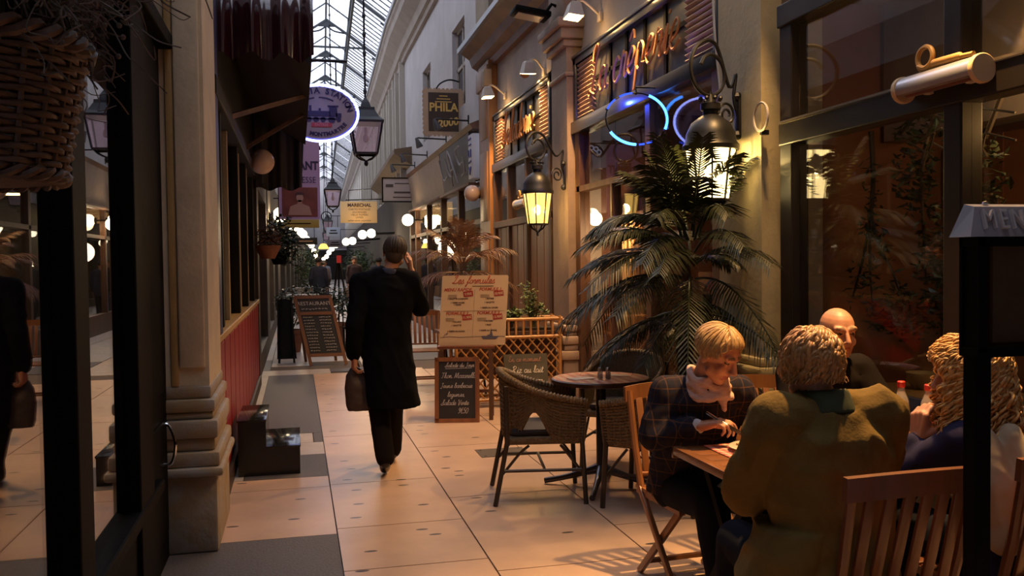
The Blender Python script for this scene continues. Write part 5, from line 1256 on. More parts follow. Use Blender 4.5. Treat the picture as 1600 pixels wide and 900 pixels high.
b.tube(catmull([pt(.07, .11), pt(.08, .15), pt(.13, .175), pt(.1, .14)], 4), .0025, 5); b.build('drawing', mat('ink_blue', (.10, .09, .11), .6), t, smooth=False)
# slate by the planter
t = thing('chalkboard', 'grey slate with white chalk writing leaning on the bamboo planter', 'sign', (2.37, 9.2, 0)); sx = V((1, -.06, 0)).normalized(); sy = V((0, .14, 1)).normalized(); sn = sx.cross(sy); Os = V((2.12, 9.17, .01))
b = MB(); b.prism([(0, 0), (.47, 0), (.47, .56), (0, .56)], Os, sx, sy, .014); b.build('slate', mat('slate_grey', (.085, .075, .05), .6, noise=(6, .3)), t, smooth=False)
b = MB(); script(b, 'Riz au lait', Os + sx * .085 + sy * .36 + sn * .009, sx, sy, .036, .0032, .15, 4, 5); script(b, 'maison', Os + sx * .21 + sy * .25 + sn * .009, sx, sy, .034, .0032, .15, 4, 5); b.build('chalk_writing', mat('chalk_white', (.75, .68, .55), .9), t, smooth=False)
b = MB(); script(b, 'En ce moment', Os + sx * .05 + sy * .48 + sn * .009, sx, sy, .028, .0028, .15, 4, 5); b.build('faded_writing', mat('chalk_rose', (.36, .18, .12), .9), t, smooth=False)
t = thing('access_plate', 'thin grey metal plate set in the tiles before the wicker chair', 'plate', (1.6, 7.05, 0)); b = MB(); b.span((1.40, 6.92, .0), (1.80, 7.22, .004)); b.build('plate', mat('plate_metal', (.12, .10, .09), .45, metal=.5), t, smooth=False); b = MB()
for x, y in ((1.44, 6.96), (1.76, 6.96), (1.44, 7.18), (1.76, 7.18)): b.lathe([(.01, .004), (.008, .006)], (x, y, 0), 8)
b.build('screws', iron, t)

# ---------------------------------------------------------------- wicker armchairs
wick = mat('rattan', (.23, .145, .068), .6, noise=(70, .45), bump=(160, .6))
wick_rail = mat('rattan_rail', (.27, .175, .085), .55, noise=(90, .5), bump=(120, .5)); leg_dark = mat('chair_leg_dark', (.035, .022, .015), .4)
def wicker_chair(label, c, rz_):
    t = thing('wicker_armchair', label, 'chair', (0, 0, 0), 0, 'wicker armchairs at the round table')
    rail = catmull([(.27, .28, .655), (.1, .285, .685), (-.08, .27, .735), (-.22, .18, .80), (-.275, 0, .83), (-.22, -.18, .80), (-.08, -.27, .735), (.1, -.285, .685), (.27, -.28, .655)], 8)
    b = MB(); pts = []
    fine = []
    for i in range(len(rail) - 1):
        for k in range(4): fine.append(rail[i].lerp(rail[i + 1], k / 4))
    fine.append(rail[-1]); b.tube(fine, [.021 + .0045 * sin(i * 1.57) for i in range(len(fine))], 8); b.build('top_rail', wick_rail, t, world=False)
    b = MB(); lo = []
    for p in rail:
        q = V((p.x * .92, p.y * .93, .40 + (.19 * math.exp(-((p.x + .07) / .085) ** 2) if abs(p.y) > .12 else 0))); lo.append(q)
    n = len(rail)
    for th in (0, 1):
        vs = []
        for i in range(n):
            inw = V((-rail[i].x, -rail[i].y, 0)).normalized() * (.014 * th)
            for k in range(9): p = lo[i].lerp(rail[i], k / 8); vs.append(p + inw)
        b._new(vs, [(i * 9 + k, i * 9 + k + 1, (i + 1) * 9 + k + 1, (i + 1) * 9 + k) for i in range(n - 1) for k in range(8)])
    b.build('shell', wick, t, world=False, angle=70)
    b = MB()
    for i in range(0, n, 2): b.tube([lo[i] * 1.012, rail[i] * 1.0], .006, 5)
    for kk in range(1, 14):
        f = kk / 14; b.tube([lo[i].lerp(rail[i], f) * 1.012 + V((0, 0, .0)) for i in range(n)], .0055, 5)
    tag(b.build('weave', wick, t, world=False), kind='stuff')
    b = MB(); b.box((.0, 0, .405), (.50, .50, .05), None, .02); b.build('seat', wick, t, world=False)
    b = MB(); b.box((.01, 0, .455), (.44, .44, .05), None, .024); b.build('cushion', mat('cushion_navy', (.018, .016, .028), .7), t, world=False)
    for sx_ in (1, -1):
        for sy_ in (1, -1):
            b = MB(); top = V((.245 * sx_, .265 * sy_, .66 if sx_ > 0 else .76)); mid = V((.24 * sx_, .255 * sy_, .4)); ft = V((.26 * sx_ - (.06 if sx_ < 0 else 0), .27 * sy_, .0))
            b.tube([ft, mid, top], .0165, 8); b.build('leg', wick_rail if False else leg_dark, t, world=False)
    b = MB(); b.tube([(.25, .26, .22), (-.27, .26, .22)], .011, 6); b.tube([(.25, -.26, .22), (-.27, -.26, .22)], .011, 6); b.tube([(.0, .26, .22), (.0, -.26, .22)], .011, 6)
    for s in (-1, 1): b.tube(catmull([(.24, .255 * s, .2), (.14, .255 * s, .33), (.1, .255 * s, .38)], 4), .009, 6); b.tube(catmull([(-.27, .255 * s, .2), (-.16, .255 * s, .33), (-.1, .255 * s, .38)], 4), .009, 6)
    b.build('stretcher', leg_dark, t, world=False)
    t.location = c; t.rotation_euler = (0, 0, rz_)
    return t
wc = wicker_chair('wicker armchair seen from its side, nearest the chalkboards', (1.56, 5.72, 0), R(-10))
dup(wc, (2.21, 5.33, 0), R(140), 'wicker armchair between the round table and the plaid-jacketed woman')
dup(wc, (2.42, 6.42, 0), R(-126), 'wicker armchair behind the round table, under the big palm')

# ---------------------------------------------------------------- round table and what stands on it
def gingham(name, scale, red=(.50, .06, .04), white=(.70, .52, .42)):
    m = mat(name, white, .3); nt = m.node_tree; p = nt.nodes['Principled BSDF']; tc = nt.nodes.new('ShaderNodeTexCoord'); sp_ = nt.nodes.new('ShaderNodeSeparateXYZ'); nt.links.new(tc.outputs['Object'], sp_.inputs[0])
    outs = []
    for ax in (0, 1):
        a = nt.nodes.new('ShaderNodeMath'); a.operation = 'MULTIPLY'; a.inputs[1].default_value = scale; nt.links.new(sp_.outputs[ax], a.inputs[0])
        f = nt.nodes.new('ShaderNodeMath'); f.operation = 'FRACT'; nt.links.new(a.outputs[0], f.inputs[0])
        g = nt.nodes.new('ShaderNodeMath'); g.operation = 'GREATER_THAN'; g.inputs[1].default_value = .5; nt.links.new(f.outputs[0], g.inputs[0]); outs.append(g)
    ad = nt.nodes.new('ShaderNodeMath'); ad.operation = 'ADD'; nt.links.new(outs[0].outputs[0], ad.inputs[0]); nt.links.new(outs[1].outputs[0], ad.inputs[1])
    h = nt.nodes.new('ShaderNodeMath'); h.operation = 'MULTIPLY'; h.inputs[1].default_value = .5; nt.links.new(ad.outputs[0], h.inputs[0])
    mx = nt.nodes.new('ShaderNodeMix'); mx.data_type = 'RGBA'; mx.inputs[6].default_value = (*white, 1); mx.inputs[7].default_value = (*red, 1)
    nt.links.new(h.outputs[0], mx.inputs[0]); nt.links.new(mx.outputs[2], p.inputs['Base Color']); return m
tc_ = V((2.01, 5.80, 0)); t = thing('round_table', 'round café table with a red checked top between the wicker armchairs', 'table', tc_)
b = MB(); b.lathe([(.30, .735), (.325, .738), (.327, .75), (.001, .75)], tc_, 48); b.build('tabletop', gingham('check_top', 14), t)
b = MB(); b.lathe([(.31, .715), (.335, .72), (.338, .745), (.328, .752), (.322, .738)], tc_, 48); b.build('edge_band', mat('table_edge', (.07, .025, .012), .35), t)
b = MB(); b.tube([tc_ + V((0, 0, .05)), tc_ + V((0, 0, .72))], .035, 14); b.lathe([(.13, .70), (.13, .72)], tc_, 20); b.build('column', iron, t)
for k in range(4):
    a = R(-28) + k * pi / 2; d = V((cos(a), sin(a), 0)); b = MB(); b.tube(catmull([tc_ + V((0, 0, .13)), tc_ + d * .1 + V((0, 0, .1)), tc_ + d * .25 + V((0, 0, .055)), tc_ + d * .40 + V((0, 0, .022))], 5), [.04, .037, .034, .032, .03, .028, .026, .024, .022, .021, .02, .02, .02, .02, .02, .02][:16], 10); b.build('foot', mat('cast_foot', (.10, .09, .10), .3, metal=.8), t)
sgl = mat('shaker_glass', (.45, .36, .30), .1, alpha=.55); steel = mat('steel', (.6, .58, .56), .25, metal=1)
for i, (x, y, col, lab) in enumerate(((1.985, 5.74, (.7, .65, .6), 'salt shaker with pale salt on the round table'), (2.035, 5.72, (.06, .04, .03), 'pepper shaker with dark pepper on the round table'))):
    c = V((x, y, .751)); t = thing('salt_shaker' if i == 0 else 'pepper_shaker', lab, 'shaker', c); b = MB(); b.lathe([(.016, 0), (.019, .005), (.018, .05), (.014, .058)], c, 16); b.build('jar', sgl, t); b = MB(); b.lathe([(.0155, .056), (.016, .07), (.010, .078), (.001, .08)], c, 16); b.build('cap', steel, t); b = MB(); b.lathe([(.014, .004), (.0145, .03)], c, 14); b.build('salt' if i == 0 else 'pepper', mat('fill%d' % i, col, .9), t)
for i, (x, y, a, lab) in enumerate(((1.86, 5.78, .3, 'white paper card on the round table near the first armchair'), (2.15, 5.86, -.4, 'white paper card on the round table near the palm'))):
    b = MB(); b.box((x, y, .753), (.16, .11, .002), Matrix.Rotation(a, 3, 'Z')); o = b.build('paper_card', mat('paper', (.62, .52, .45), .8), None); tag(o, lab, 'card')

# ---------------------------------------------------------------- slatted wooden chairs
def slat_chair(label, loc, rz_, m, group='slatted wooden chairs'):
    """sitter faces local +y; backrest at -y"""
    t = thing('slatted_chair', label, 'chair', (0, 0, 0), 0, group)
    tilt = lambda z: -.19 - (z - .42) * .20
    for s in (-1, 1):
        b = MB(); b.tube([(s * .2, tilt(.42) + .02, .42), (s * .205, tilt(.65), .65), (s * .21, tilt(.90), .90)], .017, 8); b.build('stile', m, t, world=False)
    b = MB(); pr = [V((x, tilt(.885) - .035 * (1 - (x / .23) ** 2), .885 + .012 * (1 - (x / .23) ** 2))) for x in [-.235 + .47 * k / 16 for k in range(17)]]
    vs = []
    for p in pr: vs += [p + V((0, -.012, -.038)), p + V((0, .012, -.036)), p + V((0, .004, .036)), p + V((0, -.018, .034))]
    b._new(vs, [(0, 1, 2, 3), (67, 66, 65, 64)] + [(i * 4 + k, i * 4 + (k + 1) % 4, i * 4 + 4 + (k + 1) % 4, i * 4 + 4 + k) for i in range(16) for k in range(4)]); b.build('top_rail', m, t, world=False)
    b = MB(); b.bar((-.2, tilt(.5), .5), (.2, tilt(.5), .5), .05, .02, (0, 0, 1), .004); b.build('lower_rail', m, t, world=False)
    for k in range(6):
        x = -.155 + k * .062; b = MB(); b.bar((x, tilt(.51), .51), (x, tilt(.86) - .03 * (1 - (x / .23) ** 2), .86), .036, .013, (0, 1, 0), .003); b.build('slat', m, t, world=False)
    b = MB()
    for k in range(7):
        y = -.2 + k * .066; b.box((0, y, .437), (.42, .05, .018), None, .004)
    b.box((-.19, 0, .42), (.03, .44, .03)); b.box((.19, 0, .42), (.03, .44, .03)); b.build('seat', m, t, world=False)
    for s in (-1, 1):
        b = MB(); b.bar((s * .205, .22, 0), (s * .205, tilt(.46), .46), .034, .022, (1, 0, 0), .004); b.build('leg', m, t, world=False)
        b = MB(); b.bar((s * .178, -.25, 0), (s * .178, .2, .43), .034, .022, (1, 0, 0), .004); b.build('leg', m, t, world=False)
    b = MB(); b.bar((-.178, -.19, .07), (.178, -.19, .07), .025, .02); b.bar((-.205, .16, .09), (.205, .16, .09), .025, .02); b.build('stretcher', m, t, world=False)
    b = MB()
    for s in (-1, 1):
        for z in (.885,): b.sph((s * .2, tilt(z) - .016, z), .007, 6)
    b.build('screw', steel, t, world=False)
    t.location = loc; t.rotation_euler = (0, 0, rz_)
    return t
sc1 = slat_chair('slatted wooden chair under the woman in the green jacket', (1.74, 2.55, 0), R(2), teak_dark)
dup(sc1, (2.38, 2.62, 0), R(4), 'slatted wooden chair behind the curly-haired woman')
sc2 = slat_chair('lighter slatted chair under the woman in the plaid jacket', (1.83, 3.92, 0), R(184), teak)
dup(sc2, (2.32, 4.02, 0), R(178), 'lighter slatted chair under the bald man')
dup(sc2, (1.56, 11.35, 0), R(176), 'lighter slatted chair standing behind the printed menu board')

# dining tables
def dining_table(label, x0, x1, y0, y1, leg=True):
    t = thing('terrace_table', label, 'table', ((x0 + x1) / 2, (y0 + y1) / 2, 0), 0, 'slatted terrace tables'); b = MB()
    n = 7
    for k in range(n): w_ = (y1 - y0) / n; b.span((x0 + .04, y0 + k * w_ + .002, .725), (x1 - .04, y0 + (k + 1) * w_ - .002, .748), .003)
    b.span((x0, y0, .715), (x0 + .045, y1, .75), .004); b.span((x1 - .045, y0, .715), (x1, y1, .75), .004); b.span((x0, y0, .700), (x1, y0 + .02, .746), .003); b.span((x0, y1 - .02, .700), (x1, y1, .746), .003); b.build('tabletop', mat('table_teak', (.26, .105, .04), .32, noise=(10, .4), stretch=(.12, 1, 1), coat=.2), t)
    for x in (x0 + .09, x1 - .09):
        for ya, yb in ((y0 + .06, y1 - .1), (y1 - .06, y0 + .1)): b = MB(); b.bar((x + (.015 if ya < yb else -.015), ya, 0), (x + (.015 if ya < yb else -.015), yb, .715), .035, .022, (1, 0, 0)); b.build('leg', black_paint, t)
    b = MB(); b.bar((x0 + .09, (y0 + y1) / 2, .36), (x1 - .09, (y0 + y1) / 2, .36), .025, .025); b.build('stretcher', black_paint, t)
dining_table('wooden terrace table where the plaid-jacketed woman eats', 1.55, 2.26, 2.88, 3.56); dining_table('wooden terrace table with the two bottles', 2.28, 2.96, 2.88, 3.56)
dining_table('small wooden table beside the printed menu board', 1.60, 2.2, 10.15, 10.7)
b = MB(); b.span((1.68, 3.2, .7505), (2.06, 3.53, .752)); o = b.build('placemat', gingham('check_mat', 26, (.48, .09, .03), (.62, .36, .18)), None, smooth=False); tag(o, 'red gingham paper placemat under the plate of crêpe', 'placemat')
b = MB(); b.span((1.62, 2.92, .7505), (2.0, 3.16, .752)); o = b.build('placemat', gingham('check_mat', 26), None, smooth=False); tag(o, 'red gingham paper placemat in front of the green-jacketed woman', 'placemat')
b = MB(); b.span((2.42, 3.2, .7505), (2.80, 3.5, .752)); o = b.build('placemat', gingham('check_mat', 26), None, smooth=False); tag(o, 'red gingham paper placemat beside the bottles', 'placemat')
china = mat('china', (.72, .62, .48), .2, coat=.4)
def plate(label, c, r=.125):
    c = V(c); t = thing('plate', label, 'plate', c); b = MB(); b.lathe([(r * .55, 0), (r * .6, .004), (r * .95, .016), (r, .019), (r * .96, .021), (r * .62, .009), (.001, .008)], c, 36); b.build('dish', china, t)
plate('cream plate under the folded crêpe', (1.855, 3.36, .7525)); plate('cream plate in front of the bald man', (2.42, 3.36, .7525)); plate('cream plate in front of the green-jacketed woman', (1.80, 3.02, .7525), .11)
t = thing('crepe', 'golden folded crêpe on the plate in front of the plaid-jacketed woman', 'food', (1.85, 3.36, .762)); b = MB()
def fold(mb, c, r, z, a0, a1, th):
    pts = [(0, 0)] + [(r * cos(a0 + (a1 - a0) * k / 14) * (1 + .03 * sin(k * 2.1)), r * sin(a0 + (a1 - a0) * k / 14) * (1 + .03 * cos(k * 1.7))) for k in range(15)]
    mb.prism(pts, V(c) + V((0, 0, z)), V((1, 0, 0)), V((0, 1, 0)), th)
for k in range(4): fold(b, (1.80 + .004 * k, 3.30, .764), .135 - .004 * k, .006 + .008 * k, R(5 + 4 * k), R(95 - 5 * k), .006)
b.build('crepe', mat('crepe', (.50, .27, .08), .5, noise=(30, .45)), t); b = MB()
for k in range(5): b.sph((1.85 + random.uniform(-.03, .03), 3.36 + random.uniform(-.03, .03), .80), (.014, .012, .006), 8)
b.build('filling', mat('filling', (.42, .20, .06), .5), t)
def bottle(label, c):
    c = V(c); t = thing('bottle', label, 'bottle', c, 0, 'bottles with red caps'); b = MB()
    b.lathe([(.028, 0), (.034, .006), (.035, .05), (.0335, .06), (.0335, .12), (.035, .13), (.030, .155), (.018, .185), (.0145, .20), (.0145, .212)], c, 24); b.build('glass', mat('clear_plastic', (.55, .50, .45), .08, alpha=.42, coat=.5), t)
    b = MB(); b.lathe([(.0338, .062), (.0342, .064), (.0342, .118), (.0338, .12)], c, 24); b.build('label', mat('bottle_label', (.50, .07, .04), .5, noise=(40, .5), base2=(.6, .42, .34)), t)
    b = MB(); b.lathe([(.016, .208), (.0175, .212), (.0175, .232), (.014, .236)], c, 20); b.build('cap', mat('red_cap', (.55, .035, .025), .35), t)
bottle('clear bottle with a red cap beside the curly-haired woman', (2.70, 3.40, .7505)); bottle('clear bottle with a red cap half hidden by the green jacket shoulder', (2.66, 3.62 - .09, .7505))
t = thing('glass_tumbler', 'low clear tumbler in front of the curly-haired woman', 'glass', (2.52, 3.05, .7505)); b = MB(); b.lathe([(.026, 0), (.03, .004), (.036, .09), (.034, .09), (.028, .008), (.001, .007)], (2.52, 3.05, .7505), 24); b.build('glass', sgl, t)
# inside the window: table, bowl, round-backed chair
t = thing('indoor_table', 'table with a blue-grey cloth just inside the restaurant window', 'table', (3.75, 4.62, 0)); b = MB(); b.span((3.42, 4.3, .72), (4.1, 4.98, .75), .008); b.build('tabletop', mat('inner_table', (.30, .19, .08), .4), t)
b = MB(); b.span((3.40, 4.28, .45), (4.12, 4.32, .745), .01); b.span((3.40, 4.28, .45), (3.44, 5.0, .745), .01); b.build('tablecloth', mat('blue_cloth', (.16, .17, .24), .8, bump=(14, .4)), t)
for x in (3.5, 4.04):
    for y in (4.38, 4.92): b = MB(); b.bar((x, y, 0), (x, y, .72), .045, .045); b.build('leg', brown_wood, t)
t = thing('glass_bowl', 'ribbed glass bowl on the table inside the window', 'bowl', (3.66, 4.66, .75)); b = MB(); b.lathe([(.05, 0), (.055, .01), (.09, .05), (.10, .1), (.095, .1), (.085, .05), (.001, .015)], (3.66, 4.66, .751), 24); b.build('bowl', mat('bowl_glass', (.32, .27, .17), .15, coat=.5), t)
t = thing('spindle_chair', 'dark round-backed spindle chair inside the window behind the bald man', 'chair', (3.42, 5.0, 0)); c = V((3.40, 4.85, 0)); b = MB(); arcp = [c + V((-.1 + .02 * abs(k - 6), -.25 + .5 * k / 12, .92 - .012 * (k - 6) ** 2 * .6)) for k in range(13)]; b.tube(arcp, .016, 8); b.build('bow', brown_wood, t)
for k in range(1, 12, 2): b = MB(); b.tube([c + V((-.02, -.2 + .4 * k / 12, .46)), arcp[k]], .009, 6); b.build('spindle', brown_wood, t)
b = MB(); b.box(c + V((.12, 0, .44)), (.4, .44, .04), None, .015); b.build('seat', brown_wood, t)
for x in (-.02, .26):
    for y in (-.18, .18): b = MB(); b.tube([c + V((x * 1.15, y * 1.1, 0)), c + V((x, y, .43))], .016, 8); b.build('leg', brown_wood, t)
# ivy inside the window
t = thing('ivy_vine', 'leafy ivy vine trained on dark branches inside the restaurant window', 'plant', (3.4, 4.2, 3.19)); rnd = random.Random(12); b = MB(); l = MB()
def br(pts, r): 
    pts = catmull(pts, 6); b.tube(pts, [r * (1 - .6 * i / len(pts)) for i in range(len(pts))], 6); return pts
mains = [br([(3.35, 4.72, 2.3), (3.35, 4.70, 2.0), (3.34, 4.72, 1.75), (3.34, 4.80, 1.5), (3.36, 4.92, 1.3)], .016), br([(3.34, 4.71, 1.8), (3.33, 4.62, 1.62), (3.34, 4.5, 1.45), (3.34, 4.4, 1.25)], .013), br([(3.34, 4.72, 1.75), (3.33, 4.70, 1.45), (3.34, 4.68, 1.2)], .01),
    br([(3.4, 4.2, 2.4), (3.38, 4.3, 2.1), (3.36, 4.28, 1.8), (3.36, 4.25, 1.4)], .014), br([(3.4, 3.9, 2.35), (3.4, 4.1, 2.28), (3.38, 4.35, 2.33), (3.38, 4.5, 2.25)], .018), br([(3.4, 3.75, 2.35), (3.36, 3.9, 2.0), (3.36, 4.1, 1.75), (3.36, 4.0, 1.3)], .015), br([(3.4, 3.5, 2.4), (3.38, 3.2, 2.1), (3.38, 3.35, 1.7)], .016), br([(3.4, 3.0, 2.4), (3.38, 3.25, 2.0), (3.38, 3.1, 1.6)], .014)]
for pts in mains:
    for p in pts[4:]:
        if rnd.random() < .85: leaf_cloud(l, p, (.06, .09, .08), 6, .032, rnd)
for c_, r_, n in (((3.38, 4.45, 1.22), (.1, .32, .16), 260), ((3.38, 4.15, 1.5), (.1, .2, .3), 240), ((3.38, 4.38, 2.02), (.08, .16, .26), 150), ((3.4, 3.85, 1.75), (.1, .14, .5), 260), ((3.4, 3.2, 1.85), (.1, .3, .45), 300)): leaf_cloud(l, c_, r_, n, .036, rnd)
for k in range(24):
    y = rnd.uniform(3.75, 4.4); p = V((3.33, y, rnd.uniform(2.1, 2.35))); b.tube([p, p + V((rnd.uniform(-.02, .05), rnd.uniform(-.2, .2), rnd.uniform(-.15, .1)))], .006, 5)
b.build('branches', mat('ivy_branch', (.045, .028, .018), .7), t); l.build('leaves', mat('ivy_leaf', (.035, .055, .02), .4, noise=(9, .5)), t, smooth=False)
light('ivy_fill', 'POINT', (3.28, 3.95, 2.32), 2.2, YEL, None, size=.05)  # bare fill light added to brighten the leaves, no lamp hangs here

# ---------------------------------------------------------------- menu case in the foreground
t = thing('menu_case', 'black glazed menu case on posts with a pale lettered hood', 'menu case', (1.65, 1.9, 0)); mx0, mx1, my = 1.626, 2.15, 1.9
b = MB(); b._new([V(q) for q in ((mx0 - .026, my - .035, 1.597), (mx1 + .026, my - .035, 1.597), (mx1 + .026, my + .04, 1.597), (mx0 - .026, my + .04, 1.597), (mx0 + .01, my - .005, 1.672), (mx1 - .01, my - .005, 1.672), (mx1 - .01, my + .03, 1.68), (mx0 + .01, my + .03, 1.68))], [(0, 1, 2, 3), (4, 5, 6, 7), (0, 1, 5, 4), (1, 2, 6, 5), (2, 3, 7, 6), (3, 0, 4, 7)]); b.build('hood', mat('hood_paint', (.30, .28, .31), .4), t, smooth=False)
hx, hy = V((1, 0, 0)), V((0, .03, .075)).normalized(); b = MB(); b.text('MENU', V((mx0 + .012, my - .035, 1.597)) + hy * .018 + V((0, -.006, .003)), hx, hy, .074, .010, 'LEFT', 1.3, .12, 0., .72); b.build('lettering', mat('hood_letter', (.62, .56, .56), .35, metal=.3), t, smooth=False)
b = MB()
for x in (mx0 + .016, mx1): b.span((x - .012, my - .028, 1.31), (x + .012, my + .035, 1.6))
for z in (1.31, 1.585): b.span((mx0, my - .028, z - .012), (mx1, my + .035, z + .012))
b.span((mx0, my + .026, 1.31), (mx1, my + .035, 1.6)); b.build('case_frame', black_paint, t, smooth=False)
b = MB(); b.span((mx0 + .08, my + .012, 1.33), (mx1 - .03, my + .022, 1.58)); b.build('menu_sheet', mat('menu_sheet', (.16, .11, .075), .8, noise=(14, .3)), t, smooth=False)
b = MB(); b.span((mx0 + .01, my - .026, 1.32), (mx1 - .01, my - .022, 1.58)); b.build('pane', pane, t, smooth=False)
for x in (mx0 + .03, mx1 - .012): b = MB(); b.span((x - .023, my - .015, 0), (x + .023, my + .03, 1.31), .003); b.build('post', black_paint, t, smooth=False)
b = MB(); b.span((mx0 - .05, my - .15, 0), (mx1 + .05, my + .2, .02), .004); b.build('base', black_paint, t, smooth=False)
b = MB(); b.sph((mx0 + .06, my + .015, 1.68), .008, 8); b.build('screw', steel, t)

# ================================================================ PEOPLE
skin_m = mat('skin', (.50, .235, .14), .5, noise=(30, .12)); lip_m = mat('lips', (.34, .09, .07), .45); eye_m = mat('eye_dark', (.02, .012, .01), .2); brow_m = mat('brow', (.16, .085, .04), .7)
shoe_m = mat('shoe_leather', (.02, .012, .009), .3)
def axes(fwd, up=(0, 0, 1)):
    f = V(fwd).normalized(); r = f.cross(V(up)).normalized(); u = r.cross(f)
    return Matrix((r, f, u)).transposed()
def head_caps(mb, c, M, s=1.):
    W = lambda x, y, z: V(c) + M @ (V((x, y, z)) * s)
    mb.sph(W(0, -.012, .03), (.075 * s, .095 * s, .086 * s), 24, M)
    mb.sph(W(0, .025, -.035), (.058 * s, .064 * s, .074 * s), 20, M)
    mb.sph(W(0, .062, -.092), (.025 * s, .022 * s, .02 * s), 12, M)
    for q in (-1, 1):
        mb.sph(W(q * .036, .058, -.03), (.025 * s, .026 * s, .026 * s), 12, M)
        mb.cap(W(q * .05, .02, -.06), W(q * .02, .06, -.09), .02 * s, .016 * s, 10)
        mb.sph(W(q * .077, -.008, -.008), (.009 * s, .019 * s, .032 * s), 12, M); mb.sph(W(q * .08, -.016, .006), (.01 * s, .014 * s, .018 * s), 10, M)
        mb.cap(W(q * .045, .072, .034), W(q * .014, .082, .03), .012 * s, .012 * s, 10)
        mb.sph(W(q * .031, .074, .010), (.014 * s, .011 * s, .010 * s), 12, M)
        mb.sph(W(q * .012, .098, -.030), (.009 * s, .010 * s, .008 * s), 8, M)
    mb.cap(W(0, .084, .022), W(0, .111, -.024), .009 * s, .0125 * s, 10)
    mb.cap(W(-.019, .080, -.058), W(.019, .080, -.058), .0075 * s, .0075 * s, 8); mb.sph(W(0, .086, -.057), (.014 * s, .007 * s, .006 * s), 8, M)
    mb.cap(W(-.015, .079, -.068), W(.015, .079, -.068), .0085 * s, .0085 * s, 8)
def hand_caps(mb, wr, d, n, side, curl=.6, s=1., spread=.06, thumb=.5):
    """wr wrist, d towards the fingers, n out of the palm, side=+1: thumb lies along n x d"""
    d = V(d).normalized(); n = V(n); n = (n - d * n.dot(d)).normalized(); t = n.cross(d) * side; wr = V(wr)
    W = lambda a, b, c_: wr + (d * a + t * b + n * c_) * s
    for b, l in ((.030, .088), (.010, .092), (-.010, .088), (-.028, .080)):
        mb.cap(W(.0, b * .62, 0), W(l, b, -.002), .0165 * s, .0125 * s, 8)
    mb.cap(W(.015, .022, .010), W(.06, .03, .008), .017 * s, .012 * s, 8); mb.cap(W(.015, -.018, .009), W(.065, -.024, .006), .014 * s, .011 * s, 8)
    for i, (b, l0, L) in enumerate(((.030, .088, (.040, .026, .021)), (.010, .092, (.045, .029, .022)), (-.010, .088, (.041, .027, .021)), (-.028, .080, (.032, .020, .019)))):
        p = W(l0, b, -.002); a = 0; c_ = curl[i] if isinstance(curl, (list, tuple)) else curl
        lat = t * (b / .03) * spread
        for j in range(3):
            a += c_ * (.75 if j == 0 else 1.); e = p + (d * cos(a) + n * sin(a) + lat * (1 if j == 0 else .3)).normalized() * L[j] * s
            mb.cap(p, e, (.0092 - .0009 * j) * s, (.0085 - .0011 * j) * s, 8); p = e
    p = W(.018, .030, .006); v1 = (d * .62 + t * .62 + n * thumb).normalized(); e = p + v1 * .042 * s; mb.cap(p, e, .0145 * s, .0115 * s, 8)
    v2 = (d * .85 + t * .2 + n * thumb).normalized(); e2 = e + v2 * .032 * s; mb.cap(e, e2, .0108 * s, .0098 * s, 8); v3 = (d * .95 - t * .05 + n * thumb * .8).normalized(); mb.cap(e2, e2 + v3 * .025 * s, .0098 * s, .0078 * s, 8)
def loft(mb, rings, n=28):
    vs = []
    for c, rx, ry, rot in [(r + (0,) if len(r) == 3 else r) for r in rings]:
        for k in range(n):
            a = 2 * pi * k / n; x, y = rx * cos(a), ry * sin(a); vs.append(V(c) + V((x * cos(rot) - y * sin(rot), x * sin(rot) + y * cos(rot), 0)))
    m = len(rings); fs = [tuple(range(n - 1, -1, -1)), tuple((m - 1) * n + k for k in range(n))]
    for i in range(m - 1):
        for k in range(n): fs.append((i * n + k, i * n + (k + 1) % n, (i + 1) * n + (k + 1) % n, (i + 1) * n + k))
    mb._new(vs, fs)
def make_body(t, J, HM, hands, voxel=.0055, hs=1., brows=True):
    b = MB(); hc = V(J['head'])
    head_caps(b, hc, HM, hs)
    neck = V(J['neck']); b.cap(neck, hc + HM @ V((0, -.02, -.05)) * hs, .056 * hs, .05 * hs, 14)
    pel, ch = V(J['pelvis']), V(J['chest']); sl, sr = V(J['shL']), V(J['shR']); ax = (sr - sl).normalized()
    b.chain([pel - ax * .07, ch - ax * .065, neck - ax * .02], [.10, .105, .05]); b.chain([pel + ax * .07, ch + ax * .065, neck + ax * .02], [.10, .105, .05]); b.cap(sl, sr, .055, .055); b.cap(neck, sl, .05, .05); b.cap(neck, sr, .05, .05)
    for q in 'LR':
        b.chain([J['sh' + q], J['el' + q], J['wr' + q]], [.048, .038, .027])
        b.chain([J['hip' + q], J['kn' + q], J['an' + q]], [.08, .055, .036]); b.cap(J['an' + q], J['toe' + q], .036, .03)
    for (q, d, n, side, curl, thumb) in hands: hand_caps(b, J['wr' + q], d, n, side, curl, 1.0, thumb=thumb)
    b = remesh(b, voxel, 2)
    inv = HM.inverted()
    for f in b.bm.faces:
        p = inv @ (f.calc_center_median() - hc) / hs
        if p.y > .05:
            ax_ = abs(p.x)
            if -.073 < p.z < -.052 and ax_ < .024 and p.y > .072: f.material_index = 1
            elif ((ax_ - .031) / .013) ** 2 + ((p.z - .010) / .0055) ** 2 < 1: f.material_index = 2
            elif brows and .012 < ax_ < .05 and .030 < p.z - .004 * (1 - ax_ / .05) < .041 and p.y > .06: f.material_index = 3
    return b.build('body', [skin_m, lip_m, eye_m, brow_m], t, angle=180)
def cloth(t, name, mb, m, voxel=.011, smooth=4, wr=.004, ws=9, folds=0.):
    return remesh(mb, voxel, smooth, wr, ws, folds).build(name, m, t, angle=180)
